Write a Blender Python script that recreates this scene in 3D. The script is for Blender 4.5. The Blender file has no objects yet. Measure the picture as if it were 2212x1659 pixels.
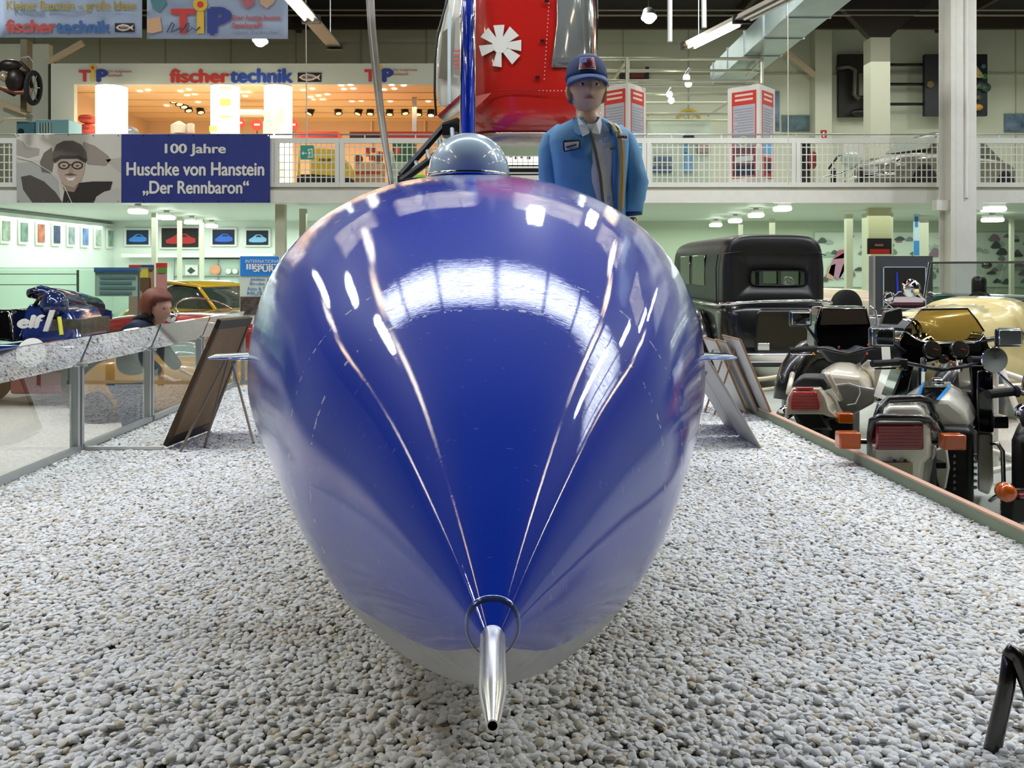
import bpy, bmesh, math, random
from mathutils import Vector, Matrix
random.seed(7)
R = math.radians
SC = bpy.context.scene
COL = SC.collection

# ------------------------------------------------------------------ camera
CAMZ, F, CX, HY = .95, 1900., 1106., 580.      # eye height above the gravel, focal length in pixels, principal point
def P(px, py, d):
    return Vector(((px-CX)/F*d, d, CAMZ-(py-HY)/F*d))
cam = bpy.data.cameras.new('camera'); camo = bpy.data.objects.new('camera', cam); COL.objects.link(camo)
camo.location = (0, 0, CAMZ); camo.rotation_euler = (R(90), 0, 0)
cam.sensor_width = 36; cam.lens = F/2212*36; cam.shift_y = (HY-829.5)/2212; cam.clip_start = .02; cam.clip_end = 200
SC.camera = camo
SC.view_settings.view_transform = 'Standard'; SC.view_settings.look = 'None'
SC.view_settings.gamma = 1; SC.view_settings.use_curve_mapping = False
SC.view_settings.exposure = 0.12
SC.cycles.use_denoising = True
SC.cycles.max_bounces = 7; SC.cycles.diffuse_bounces = 3; SC.cycles.glossy_bounces = 3; SC.cycles.use_adaptive_sampling = True; SC.cycles.adaptive_threshold = .03
SC.cycles.transparent_max_bounces = 16; SC.cycles.transmission_bounces = 6
SC.cycles.sample_clamp_indirect = 6; SC.cycles.caustics_reflective = False; SC.cycles.caustics_refractive = False
# ------------------------------------------------------------------ world and large lights
W = bpy.data.worlds.new('world'); SC.world = W; W.use_nodes = True
W.node_tree.nodes['Background'].inputs[0].default_value = (.55, .6, .65, 1)
W.node_tree.nodes['Background'].inputs[1].default_value = .25
def area(name, loc, sx, sy, power, col=(1,1,1), rot=(0,0,0)):
    l = bpy.data.lights.new(name, 'AREA'); l.shape = 'RECTANGLE'; l.size = sx; l.size_y = sy; l.energy = power; l.color = col
    o = bpy.data.objects.new(name, l); COL.objects.link(o); o.location = loc; o.rotation_euler = rot
    return o
# fill bays added out of view, then fluorescent fittings of the lower gallery and the booth (their housings are built below)
ADDED_BAYS = [(-9, -1), (-5.5, 4.4), (7, 4.2), (-7, 8.5), (1.2, 10.5), (8.5, 8), (-11, 14), (3.8, 14.8), (11, 13.5)]  # added out of view as the main fill over the hall
ADDED_GALLERY_BAYS = [(-12, 21), (2.2, 20.5), (8, 20.5), (14, 20.5)]  # added above the frame to brighten the upper gallery wall
for x, y in ADDED_BAYS:
    area('added_bay_light', (x, y, 7.25), .45, .45, 190, (.97, 1, 1))
for x, y in ADDED_GALLERY_BAYS:
    area('added_gallery_light', (x, y, 7.85), .45, .45, 130, (1, .98, .88))
area('gallery_low_left', (-8.5, 23, 2.2), 9, 6, 420, (.88, 1, .92))
area('gallery_low_right', (7.5, 23, 2.2), 12, 6, 330, (.86, 1, .84))
area('booth_lamps', (-5.8, 22.2, 4.9), 7, 3, 230, (1, .68, .38))
area('gallery_high_fill', (9, 23.5, 6.6), 14, 4, 240, (.95, 1, .9))  # fill light added for the upper gallery wall, no fitting built

# ------------------------------------------------------------------ materials
def lin(c):
    if isinstance(c, str):
        c = c.lstrip('#'); c = [int(c[i:i+2], 16)/255 for i in (0, 2, 4)]
        c = [x/12.92 if x <= .04045 else ((x+.055)/1.055)**2.4 for x in c]
    return (*c[:3], 1)
MATS = {}
def mat(n, col='#808080', rough=.5, metal=0, emit=None, es=0, trans=0, alpha=1, coat=0, vary=0, vscale=8, bump=0, bscale=60, ior=1.45):
    if n in MATS: return MATS[n]
    m = bpy.data.materials.new(n); m.use_nodes = True; MATS[n] = m
    nt = m.node_tree; b = nt.nodes['Principled BSDF']; I = b.inputs
    I['Base Color'].default_value = lin(col); I['Roughness'].default_value = rough; I['Metallic'].default_value = metal
    I['Transmission Weight'].default_value = trans; I['Alpha'].default_value = alpha; I['Coat Weight'].default_value = coat; I['IOR'].default_value = ior
    I['Coat Roughness'].default_value = .04
    if emit: I['Emission Color'].default_value = lin(emit); I['Emission Strength'].default_value = es
    if vary or bump:
        tc = nt.nodes.new('ShaderNodeTexCoord')
    if vary:
        nz = nt.nodes.new('ShaderNodeTexNoise'); nz.inputs['Scale'].default_value = vscale; nz.inputs['Detail'].default_value = 4
        nt.links.new(tc.outputs['Object'], nz.inputs['Vector'])
        cr = nt.nodes.new('ShaderNodeValToRGB'); c = lin(col)
        cr.color_ramp.elements[0].position = .3; cr.color_ramp.elements[1].position = .7
        cr.color_ramp.elements[0].color = (*[max(0, x*(1-vary)) for x in c[:3]], 1)
        cr.color_ramp.elements[1].color = (*[min(1, x*(1+vary)) for x in c[:3]], 1)
        nt.links.new(nz.outputs['Fac'], cr.inputs['Fac']); nt.links.new(cr.outputs['Color'], I['Base Color'])
    if bump:
        n2 = nt.nodes.new('ShaderNodeTexNoise'); n2.inputs['Scale'].default_value = bscale
        nt.links.new(tc.outputs['Object'], n2.inputs['Vector'])
        bp = nt.nodes.new('ShaderNodeBump'); bp.inputs['Strength'].default_value = bump; bp.inputs['Distance'].default_value = .02
        nt.links.new(n2.outputs['Fac'], bp.inputs['Height']); nt.links.new(bp.outputs['Normal'], I['Normal'])
    return m
def glass(n, tint='#e8f4f0', gloss=.12, rough=.0, dark=1.0):
    """thin pane: clear, tinted, with a fresnel-like share of mirror reflection"""
    if n in MATS: return MATS[n]
    m = bpy.data.materials.new(n); m.use_nodes = True; MATS[n] = m; nt = m.node_tree; nt.nodes.clear()
    out = nt.nodes.new('ShaderNodeOutputMaterial'); mix = nt.nodes.new('ShaderNodeMixShader')
    t = nt.nodes.new('ShaderNodeBsdfTransparent'); g = nt.nodes.new('ShaderNodeBsdfGlossy')
    t.inputs[0].default_value = lin(tint); g.inputs['Roughness'].default_value = rough
    lw = nt.nodes.new('ShaderNodeFresnel'); lw.inputs['IOR'].default_value = 1.5
    mp = nt.nodes.new('ShaderNodeMath'); mp.operation = 'MULTIPLY_ADD'; mp.inputs[1].default_value = 1.0; mp.inputs[2].default_value = gloss; mp.use_clamp = True
    ge = nt.nodes.new('ShaderNodeNewGeometry'); inv = nt.nodes.new('ShaderNodeMath'); inv.operation = 'SUBTRACT'; inv.inputs[0].default_value = 1; nt.links.new(ge.outputs['Backfacing'], inv.inputs[1])
    ml = nt.nodes.new('ShaderNodeMath'); ml.operation = 'MULTIPLY'; nt.links.new(mp.outputs[0], ml.inputs[0]); nt.links.new(inv.outputs[0], ml.inputs[1])
    nt.links.new(lw.outputs[0], mp.inputs[0]); nt.links.new(ml.outputs[0], mix.inputs[0])
    nt.links.new(t.outputs[0], mix.inputs[1]); nt.links.new(g.outputs[0], mix.inputs[2]); nt.links.new(mix.outputs[0], out.inputs[0])
    return m
def flat(c, rough=.6): return mat('paint_'+c.strip('#')+('_%d' % (rough*100)), c, rough)
WHITE = mat('white_paint', '#dcdcd6', .45, vary=.03)
CHROME = mat('chrome', '#e6e6e8', .08, 1)
STEEL = mat('galvanised_steel', '#a9b0b2', .35, .8, vary=.08)
BLACK = mat('black_plastic', '#0b0b0c', .4)
RUBBER = mat('rubber', '#101011', .75)
GLOSSBLACK = mat('black_gloss', '#060607', .12, coat=1)

# ------------------------------------------------------------------ mesh helpers
class MB:
    def __init__(s): s.v = []; s.f = []
    def add(s, vs, fs):
        o = len(s.v); s.v += [tuple(v) for v in vs]; s.f += [tuple(i+o for i in f) for f in fs]; return s
    def box(s, c, d, rot=None):
        vs = [Vector((x*d[0]/2, y*d[1]/2, z*d[2]/2)) for x in (-1, 1) for y in (-1, 1) for z in (-1, 1)]
        if rot is not None:
            m = rot if isinstance(rot, Matrix) else Matrix.Rotation(rot, 3, 'Z')
            vs = [m @ v for v in vs]
        return s.add([v+Vector(c) for v in vs], [(0,1,3,2),(4,6,7,5),(0,4,5,1),(2,3,7,6),(0,2,6,4),(1,5,7,3)])
    def pbox(s, x0, y0, x1, y1, d0, d1):       # box between two picture corners, front face at depth d0
        a = P(x0, y0, d0); b = P(x1, y1, d0)
        return s.box(((a.x+b.x)/2, (d0+d1)/2, (a.z+b.z)/2), (abs(b.x-a.x), d1-d0, abs(a.z-b.z)))
    def rings(s, rs, caps=True, closed=True, loop=False):
        n = len(rs[0]); vs = [v for r in rs for v in r]; fs = []
        m = len(rs)
        for i in range(m if loop else m-1):
            for j in range(n if closed else n-1):
                k = (j+1) % n; i2 = (i+1) % m
                fs.append((i*n+j, i*n+k, i2*n+k, i2*n+j))
        if caps and not loop: fs += [tuple(range(n))[::-1], tuple((m-1)*n+j for j in range(n))]
        return s.add(vs, fs)
    def tube(s, pts, r, n=8, caps=True, loop=False):
        pts = [Vector(p) for p in pts]; m = len(pts); rr = r if isinstance(r, (list, tuple)) else [r]*m
        rs = []; up = None
        for i, p in enumerate(pts):
            if loop: t = pts[(i+1) % m]-pts[i-1]
            else: t = pts[min(i+1, m-1)]-pts[max(i-1, 0)]
            t.normalize()
            if up is None: up = t.orthogonal().normalized()
            up = (up-t*up.dot(t)); up = up.normalized() if up.length > 1e-6 else t.orthogonal().normalized()
            w = t.cross(up)
            rs.append([p+(up*math.cos(a)+w*math.sin(a))*rr[i] for a in (2*math.pi*k/n for k in range(n))])
        return s.rings(rs, caps, True, loop)
    def lathe(s, prof, c, ax=(0,0,1), n=24, caps=True):
        c = Vector(c); q = Vector(ax).normalized().to_track_quat('Z', 'Y').to_matrix()
        return s.rings([[c+q @ Vector((r*math.cos(a), r*math.sin(a), h)) for a in (2*math.pi*k/n for k in range(n))] for r, h in prof], caps)
    def ball(s, c, r, n=20, m=12, rot=None):
        r = r if isinstance(r, (list, tuple)) else (r, r, r); c = Vector(c); rs = []
        for i in range(m+1):
            a = math.pi*(i+.02)/(m+.04); rs.append([])
            for k in range(n):
                v = Vector((r[0]*math.sin(a)*math.cos(2*math.pi*k/n), r[1]*math.sin(a)*math.sin(2*math.pi*k/n), r[2]*math.cos(a)))
                rs[-1].append(c+((rot @ v) if rot else v))
        return s.rings(rs)
    def prism(s, front, off):                  # polygon (3D points) pushed along a vector
        n = len(front); off = Vector(off); fr = [Vector(p) for p in front]
        return s.add(fr+[p+off for p in fr], [tuple(range(n)), tuple(range(2*n-1, n-1, -1))]+[(j, j+n, (j+1) % n+n, (j+1) % n) for j in range(n)])
    def ppoly(s, pts, d, th=.01):              # polygon given by picture points at depth d
        return s.prism([P(x, y, d) for x, y in pts], (0, th, 0))
    def build(s, name, m, parent=None, smooth=False, bevel=0, seg=2, sub=0, auto=None):
        me = bpy.data.meshes.new(name); me.from_pydata(s.v, [], s.f); me.update()
        bm = bmesh.new(); bm.from_mesh(me); bmesh.ops.recalc_face_normals(bm, faces=bm.faces); bm.to_mesh(me); bm.free()
        if m: me.materials.append(m)
        o = bpy.data.objects.new(name, me); COL.objects.link(o)
        if smooth: me.shade_smooth()
        if auto: me.shade_smooth(); me.set_sharp_from_angle(angle=R(auto))
        if bevel:
            b = o.modifiers.new('bevel', 'BEVEL'); b.width = bevel; b.segments = seg; b.limit_method = 'ANGLE'; b.angle_limit = R(35)
            me.shade_smooth(); me.set_sharp_from_angle(angle=R(50))
        if sub:
            b = o.modifiers.new('sub', 'SUBSURF'); b.levels = sub; b.render_levels = sub; me.shade_smooth()
        if parent: adopt(o, parent)
        return o
def adopt(o, parent):
    o.parent = parent; o.matrix_parent_inverse = parent_inv(parent)
def world(o): return (world(o.parent) @ o.matrix_parent_inverse @ o.matrix_basis) if o.parent else o.matrix_basis.copy()
def parent_inv(p): return world(p).inverted()
def tag(o, label=None, cat=None, group=None, kind=None):
    if label: o['label'] = label
    if cat: o['category'] = cat
    if group: o['group'] = group
    if kind: o['kind'] = kind
    return o
def thing(name, label, cat, loc=(0,0,0), group=None):
    o = bpy.data.objects.new(name, None); COL.objects.link(o); o.location = loc; o.empty_display_size = .1
    return tag(o, label, cat, group)
def struct(o, label=None): o['kind'] = 'structure'; (label and o.__setitem__('label', label)); return o
def dup(root, loc=None, label=None, rotz=None):
    r = root.copy(); COL.objects.link(r)
    if loc is not None: r.location = loc
    if rotz is not None: r.rotation_euler.z = rotz
    if label: r['label'] = label
    for ch in root.children:
        c = ch.copy(); COL.objects.link(c); c.parent = r; c.matrix_parent_inverse = ch.matrix_parent_inverse
        for g in ch.children:
            k = g.copy(); COL.objects.link(k); k.parent = c; k.matrix_parent_inverse = g.matrix_parent_inverse
    return r
TEXTS = []
def txt(s, x0, y0, x1, y1, d, m, parent, name='lettering', bold=.02, shear=0, skew=0, rz=0):
    c = bpy.data.curves.new(name, 'FONT'); c.body = s; c.size = 1; c.offset = 0; c.extrude = .002; c.shear = shear
    c.materials.append(m); o = bpy.data.objects.new(name, c); COL.objects.link(o)
    a = P(x0, y0, d); b = P(x1, y1, d)
    TEXTS.append((o, (a+b)/2, abs(b.x-a.x), abs(a.z-b.z), parent, rz, bold))
    return o
def embolden(me, b):                           # heavier strokes: the same letters laid over themselves, slightly shifted
    bm = bmesh.new(); bm.from_mesh(me); src = bm.faces[:]
    for i, (dx, dy) in enumerate(((-b, 0), (b, 0), (0, b*.7), (0, -b*.7))):
        g = bmesh.ops.duplicate(bm, geom=src+list({v for f in src for v in f.verts}))
        bmesh.ops.translate(bm, vec=(dx, dy, .0005*(i+1)), verts=[v for v in g['geom'] if isinstance(v, bmesh.types.BMVert)])
    bm.to_mesh(me); bm.free()
def finish_texts():
    bpy.context.view_layer.update(); dg = bpy.context.evaluated_depsgraph_get()
    for o, c, w, h, par, rz, bold in TEXTS:
        bb = [Vector(v) for v in o.bound_box]; lo = Vector([min(v[i] for v in bb) for i in range(3)]); hi = Vector([max(v[i] for v in bb) for i in range(3)])
        sx = w/max(hi.x-lo.x, 1e-4); sy = h/max(hi.y-lo.y, 1e-4); mid = (lo+hi)/2
        rot = Matrix.Rotation(rz, 3, 'Z') @ Matrix.Rotation(R(90), 3, 'X')
        o.rotation_euler = rot.to_euler(); o.scale = (sx, sy, 1)
        o.location = c - rot @ Vector((mid.x*sx, mid.y*sy, 0))
        me = bpy.data.meshes.new_from_object(o.evaluated_get(dg)); bold > .012 and embolden(me, bold); q = bpy.data.objects.new(o.name, me); COL.objects.link(q)
        q.location, q.rotation_euler, q.scale = o.location, o.rotation_euler, o.scale; nm = o.name
        bpy.data.objects.remove(o); q.name = nm
        if par: adopt(q, par)
def interp(tab, x):                            # smooth interpolation through rows (x, a, b, ...)
    n = len(tab)
    if x <= tab[0][0]: return tab[0][1:]
    if x >= tab[-1][0]: return tab[-1][1:]
    i = max(k for k in range(n-1) if tab[k][0] <= x); p = [tab[max(0, i-1)], tab[i], tab[i+1], tab[min(n-1, i+2)]]
    h = p[2][0]-p[1][0]; t = (x-p[1][0])/h; out = []
    for k in range(1, len(tab[0])):
        m1 = (p[2][k]-p[0][k])/(p[2][0]-p[0][0]); m2 = (p[3][k]-p[1][k])/(p[3][0]-p[1][0])
        out.append((2*t**3-3*t*t+1)*p[1][k]+(t**3-2*t*t+t)*h*m1+(3*t*t-2*t**3)*p[2][k]+(t**3-t*t)*h*m2)
    return out
def se(a, e):                                  # superellipse trig
    c = math.cos(a); return math.copysign(abs(c)**e, c)
def ss(a, e):
    c = math.sin(a); return math.copysign(abs(c)**e, c)
# ================================================================== the setting
FZ = -.55                                       # museum floor; the gravel bed stands above it
FLOORM = mat('floor_screed', '#b4b8b0', .35, vary=.05, vscale=1.5)
struct(MB().box((0, 9, FZ-.05), (44, 42, .1)).build('floor', FLOORM))
CEILM = mat('dark_ceiling', '#17110d', .8, vary=.3, vscale=.6)
struct(MB().box((0, 9, 8.5), (44, 42, .2)).build('ceiling', CEILM))
WALLM = mat('cream_wall', '#c6c9b6', .6, vary=.04, vscale=.5)
WZ = (8.4+FZ)/2
struct(MB().box((0, 27.0, WZ), (44, .2, 8.4-FZ)).build('wall_back', WALLM))
struct(MB().box((-20.1, 9, WZ), (.2, 38, 8.4-FZ)).build('wall_left', WALLM))
struct(MB().box((20.1, 9, WZ), (.2, 38, 8.4-FZ)).build('wall_right', WALLM))
struct(MB().box((0, -12.1, WZ), (44, .2, 8.4-FZ)).build('wall_front', mat('front_wall', '#4a463f', .7)))
# roof light: a strip of glazing across the dark ceiling
rl = MB().box((4, 5.6, 8.37), (20, .95, .04)).build('window_1', mat('daylight_glazing', '#ffffff', .5, emit='#e9f3ff', es=21)); struct(rl)
g = MB()
for k in range(11): g.box((-6+2*k, 5.6, 8.34), (.14, .95, .06))
for y in (5.1, 6.1): g.box((4, y, 8.33), (20.2, .1, .1))
g.build('window_frame', mat('dark_frame', '#2a2622', .5), rl)
# roof purlins and braces
pur = mat('purlin_steel', '#3a2f27', .6)
for i, y in enumerate((11.5, 16.5, 21.5, 26)):
    struct(MB().box((0, y, 8.2), (40, .16, .34)).build('trim_%d' % (i+1), pur))
for i, x in enumerate((-13, -6.5, 6.5, 13)):
    struct(MB().box((x, 9, 8.26), (.14, 38, .22)).build('trim_%d' % (i+5), pur))
pp = MB(); pp.tube([(-19, 24, 8.0), (19, 24, 8.0)], .03); pp.tube([(-19, 24, 7.86), (19, 24, 7.86)], .03)
struct(pp.build('trim_9', mat('pipe_grey', '#8d857a', .5)))
# panel joints on the back wall
for i, x in enumerate(range(-19, 20, 2)):
    struct(MB().box((x+.4, 26.89, 5.6), (.03, .03, 5.4)).build('trim_%d' % (20+i), mat('wall_joint', '#a9a893', .6)))
struct(MB().box((0, 26.88, 6.9), (40, .06, .05)).build('trim_45', mat('wall_joint')))
# gallery slab with its front beam
GB = 18.
gz1 = P(0, 404, GB).z; gz0 = P(0, 437, GB).z
struct(MB().box((0, 23.05, (gz1+gz0)/2+.03), (40, 9.9, gz1-gz0-.1)).build('floor_gallery', mat('gallery_white', '#cfd6cc', .5)))
struct(MB().pbox(-900, 411, 2040, 438, GB-.06, GB+.1).build('trim_50', WHITE))
struct(MB().pbox(2098, 411, 3200, 438, GB-.06, GB+.1).build('trim_51', WHITE))
struct(MB().pbox(-900, 402, 3200, 412, GB+.02, GB+.2).build('trim_52', mat('beam_flange', '#b7b39f', .5)))  # shadow on the upper flange is put into its greyer colour
# walls of the lower gallery
LGW = mat('gallery_wall_light', '#dfe9df', .5)
struct(MB().pbox(-500, 445, 1000, 700, 26.72, 26.88).build('wall_gallery_left', LGW))
struct(MB().pbox(1000, 470, 3000, 700, 26.72, 26.88).build('wall_gallery_right', mat('gallery_wall_green', '#c6d3bd', .55)))
struct(MB().box((-12.2, 23, .93), (.2, 8.2, 2.72)).build('wall_gallery_side', LGW))
for i, (x, w, d) in enumerate(((607, 20, 18.6), (334, 10, 21.5), (388, 8, 23), (436, 8, 24), (655, 14, 20), (1833, 14, 22), (1895, 48, 21.5), (1668, 10, 24), (1600, 8, 25), (1990, 22, 24), (2100, 8, 24), (2185, 8, 24))):
    a = P(x, 0, d); struct(MB().box((a.x, d, (gz0+FZ)/2), (w/F*d, w/F*d, gz0-FZ)).build('pillar', mat('pillar_cream', '#cdcdb9', .5)), 'slim cream pillar under the gallery')
# gravel bed: raised tray, edging board on the right
def bedx(y): return 1.76-.065*(y-3.03)
bed = MB().prism([(-2.25, -2, -.03), (bedx(-2), -2, -.03), (bedx(7.2), 7.2, -.03), (-2.25, 7.2, -.03)], (0, 0, FZ+.03)).build('gravel_bed', mat('bed_sand', '#aaa498', .9, vary=.25, vscale=90, bump=.5, bscale=120))
struct(bed, 'raised bed of pale gravel under the blue rocket car')
ed = thing('edging_board', 'green board with pinkish top edge along right side of gravel', 'board', (bedx(3), 3, FZ))
a, b = Vector((bedx(-2)+.015, -2, 0)), Vector((bedx(7.2)+.015, 7.2, 0)); an = math.atan2(b.y-a.y, b.x-a.x); L = (b-a).length; mid = (a+b)/2
MB().box((mid.x, mid.y, (FZ+.045)/2), (L, .028, .045-FZ), an).build('board', mat('edging_green', '#7f8a72', .55, vary=.06), ed)
MB().box((mid.x, mid.y, .048), (L, .03, .008), an).build('top_edge', mat('edging_wood', '#c79f86', .6), ed)
# pebbles
def pebble_mesh(k):
    bm = bmesh.new(); bmesh.ops.create_icosphere(bm, subdivisions=2, radius=1); rr = random.Random(k)
    ds = [Vector((rr.gauss(0,1), rr.gauss(0,1), rr.gauss(0,1))).normalized() for _ in range(7)]; cut = [rr.uniform(.55, .95) for _ in range(7)]
    for v in bm.verts:
        for d_, c_ in zip(ds, cut):
            q = v.co.dot(d_)
            if q > c_: v.co -= d_*(q-c_)*.85
        v.co.x *= 1.25; v.co.z *= .6
    me = bpy.data.meshes.new('pebble'); bm.to_mesh(me); bm.free(); me.shade_smooth(); me.set_sharp_from_angle(angle=R(28)); return me
def pebble_material():
    m = bpy.data.materials.new('pebble_stone'); m.use_nodes = True; nt = m.node_tree; b = nt.nodes['Principled BSDF']; b.inputs['Roughness'].default_value = .75
    oi = nt.nodes.new('ShaderNodeObjectInfo'); cr = nt.nodes.new('ShaderNodeValToRGB'); e = cr.color_ramp.elements
    e[0].position = 0; e[0].color = lin('#e4e5e4'); e[1].position = 1; e[1].color = lin('#d6cfc0')
    for p_, c_ in ((.3, '#dadad8'), (.5, '#e9e9e8'), (.62, '#cfcfcd'), (.75, '#dcd9d2'), (.87, '#cdc9c0'), (.95, '#c4b79f')):
        x = e.new(p_); x.color = lin(c_)
    nt.links.new(oi.outputs['Random'], cr.inputs['Fac']); nt.links.new(cr.outputs[0], b.inputs['Base Color'])
    return m
PM = pebble_material(); PEB = [pebble_mesh(k) for k in range(5)]
for m_ in PEB: m_.materials.append(PM)
srcs = []; rr = random.Random(3); n = 0
while n < 300:
    y = rr.uniform(1.66, 2.02); x = rr.uniform(-.98, .98)*y*.6
    o = bpy.data.objects.new('pebble', PEB[n % 5]); COL.objects.link(o)
    s_ = rr.uniform(.0075, .0118); o.scale = (s_, s_, s_); o.location = (x, y, rr.uniform(.001, .005)); o.rotation_euler = (rr.uniform(-.4, .4), rr.uniform(-.4, .4), rr.uniform(0, 6.28))
    adopt(o, bed)
    if n < 5: srcs.append(o)
    n += 1
def scatter(name, poly, z, density, dmin, smin, smax, sd):
    me = bpy.data.meshes.new(name); me.from_pydata([(x, y, z) for x, y in poly], [], [tuple(range(len(poly)))]); me.materials.append(PM)
    o = bpy.data.objects.new(name, me); COL.objects.link(o)
    ng = bpy.data.node_groups.new(name, 'GeometryNodeTree')
    ng.interface.new_socket('Geometry', in_out='INPUT', socket_type='NodeSocketGeometry'); ng.interface.new_socket('Geometry', in_out='OUTPUT', socket_type='NodeSocketGeometry')
    N, Lk = ng.nodes.new, ng.links.new
    i, ou = N('NodeGroupInput'), N('NodeGroupOutput'); dp = N('GeometryNodeDistributePointsOnFaces'); dp.distribute_method = 'POISSON'
    dp.inputs['Distance Min'].default_value = dmin; dp.inputs['Density Max'].default_value = density
    jn = N('GeometryNodeJoinGeometry'); ip = N('GeometryNodeInstanceOnPoints'); ip.inputs['Pick Instance'].default_value = True
    for s in srcs:
        oi = N('GeometryNodeObjectInfo'); oi.inputs['Object'].default_value = s; oi.inputs['As Instance'].default_value = False
        gi = N('GeometryNodeGeometryToInstance'); Lk(oi.outputs['Geometry'], gi.inputs[0]); Lk(gi.outputs[0], jn.inputs[0])
    def rnd(t, lo, hi, seed):
        r_ = N('FunctionNodeRandomValue'); r_.data_type = t; r_.inputs['Seed'].default_value = seed
        k = 0 if t == 'FLOAT_VECTOR' else 2
        r_.inputs[k].default_value = lo; r_.inputs[k+1].default_value = hi; return r_.outputs[0 if t == 'FLOAT_VECTOR' else 1]
    sp = N('GeometryNodeSetPosition'); Lk(i.outputs[0], dp.inputs['Mesh']); Lk(dp.outputs['Points'], sp.inputs['Geometry'])
    Lk(rnd('FLOAT_VECTOR', (0, 0, -.004), (0, 0, .004), 5), sp.inputs['Offset'])
    Lk(sp.outputs[0], ip.inputs['Points']); Lk(jn.outputs[0], ip.inputs['Instance'])
    Lk(rnd('FLOAT_VECTOR', (-.4, -.4, 0), (.4, .4, 6.28), 1), ip.inputs['Rotation']); Lk(rnd('FLOAT', smin, smax, 2), ip.inputs['Scale'])
    Lk(ip.outputs[0], ou.inputs[0])
    md = o.modifiers.new('scatter', 'NODES'); md.node_group = ng
    o['kind'] = 'stuff'; adopt(o, bed); return o
scatter('pebbles', [(-2.24, 1.3), (bedx(1.3), 1.3), (bedx(4.3), 4.3), (-2.24, 4.3)], -.008, 16000, .0085, .007, .0115, 0)
scatter('pebbles', [(-2.24, 4.3), (bedx(4.3), 4.3), (bedx(7.15), 7.15), (-2.24, 7.15)], -.008, 11000, .010, .008, .0125, 9)
struct(MB().prism([(-9.5, 4, FZ+.02), (-2.4, 4, FZ+.02), (-2.4, 12, FZ+.02), (-9.5, 12, FZ+.02)], (0, 0, -.015)).build('floor_pale_strip', mat('pale_gravel_floor', '#d3cbc4', .8, vary=.12, vscale=50, bump=.5, bscale=70)), 'pale gritty floor around the racing car')
# ================================================================== the rocket car
rk = thing('rocket_car', 'long blue and silver rocket car pointing its nose probe at the viewer', 'rocket car', (-.1, 2.4, 0))
TAB = [(1.00, -0.406, -0.420, -0.434, 0.014), (1.06, -0.352, -0.412, -0.479, 0.054), (1.15, -0.275, -0.400, -0.541, 0.113), (1.30, -0.156, -0.370, -0.617, 0.206),
       (1.50, -0.024, -0.330, -0.698, 0.328), (1.75, 0.098, -0.305, -0.716, 0.425), (2.00, 0.178, -0.282, -0.728, 0.511), (2.30, 0.240, -0.292, -0.740, 0.592),
       (2.70, 0.285, -0.31, -0.752, 0.592), (3.20, 0.290, -0.32, -0.766, 0.545), (4.00, 0.270, -0.33, -0.78, 0.47), (5.50, .22, -.33, -.79, .40), (8.0, .15, -.3, -.76, .34), (10.5, .02, -.28, -.6, .22)]
def raxis(y): return .0525-.0645*y-.010*max(0., min(1., (1.35-y)/.35))**1.5
def rsec(y, a):
    zt, zw, zb, w = interp(TAB, y); up = math.sin(a) > 0; e = .86 if up else 1.07
    return Vector((raxis(y)+w*se(a, e), y, CAMZ+zw+((zt-zw) if up else (zw-zb))*ss(a, e)))
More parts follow.
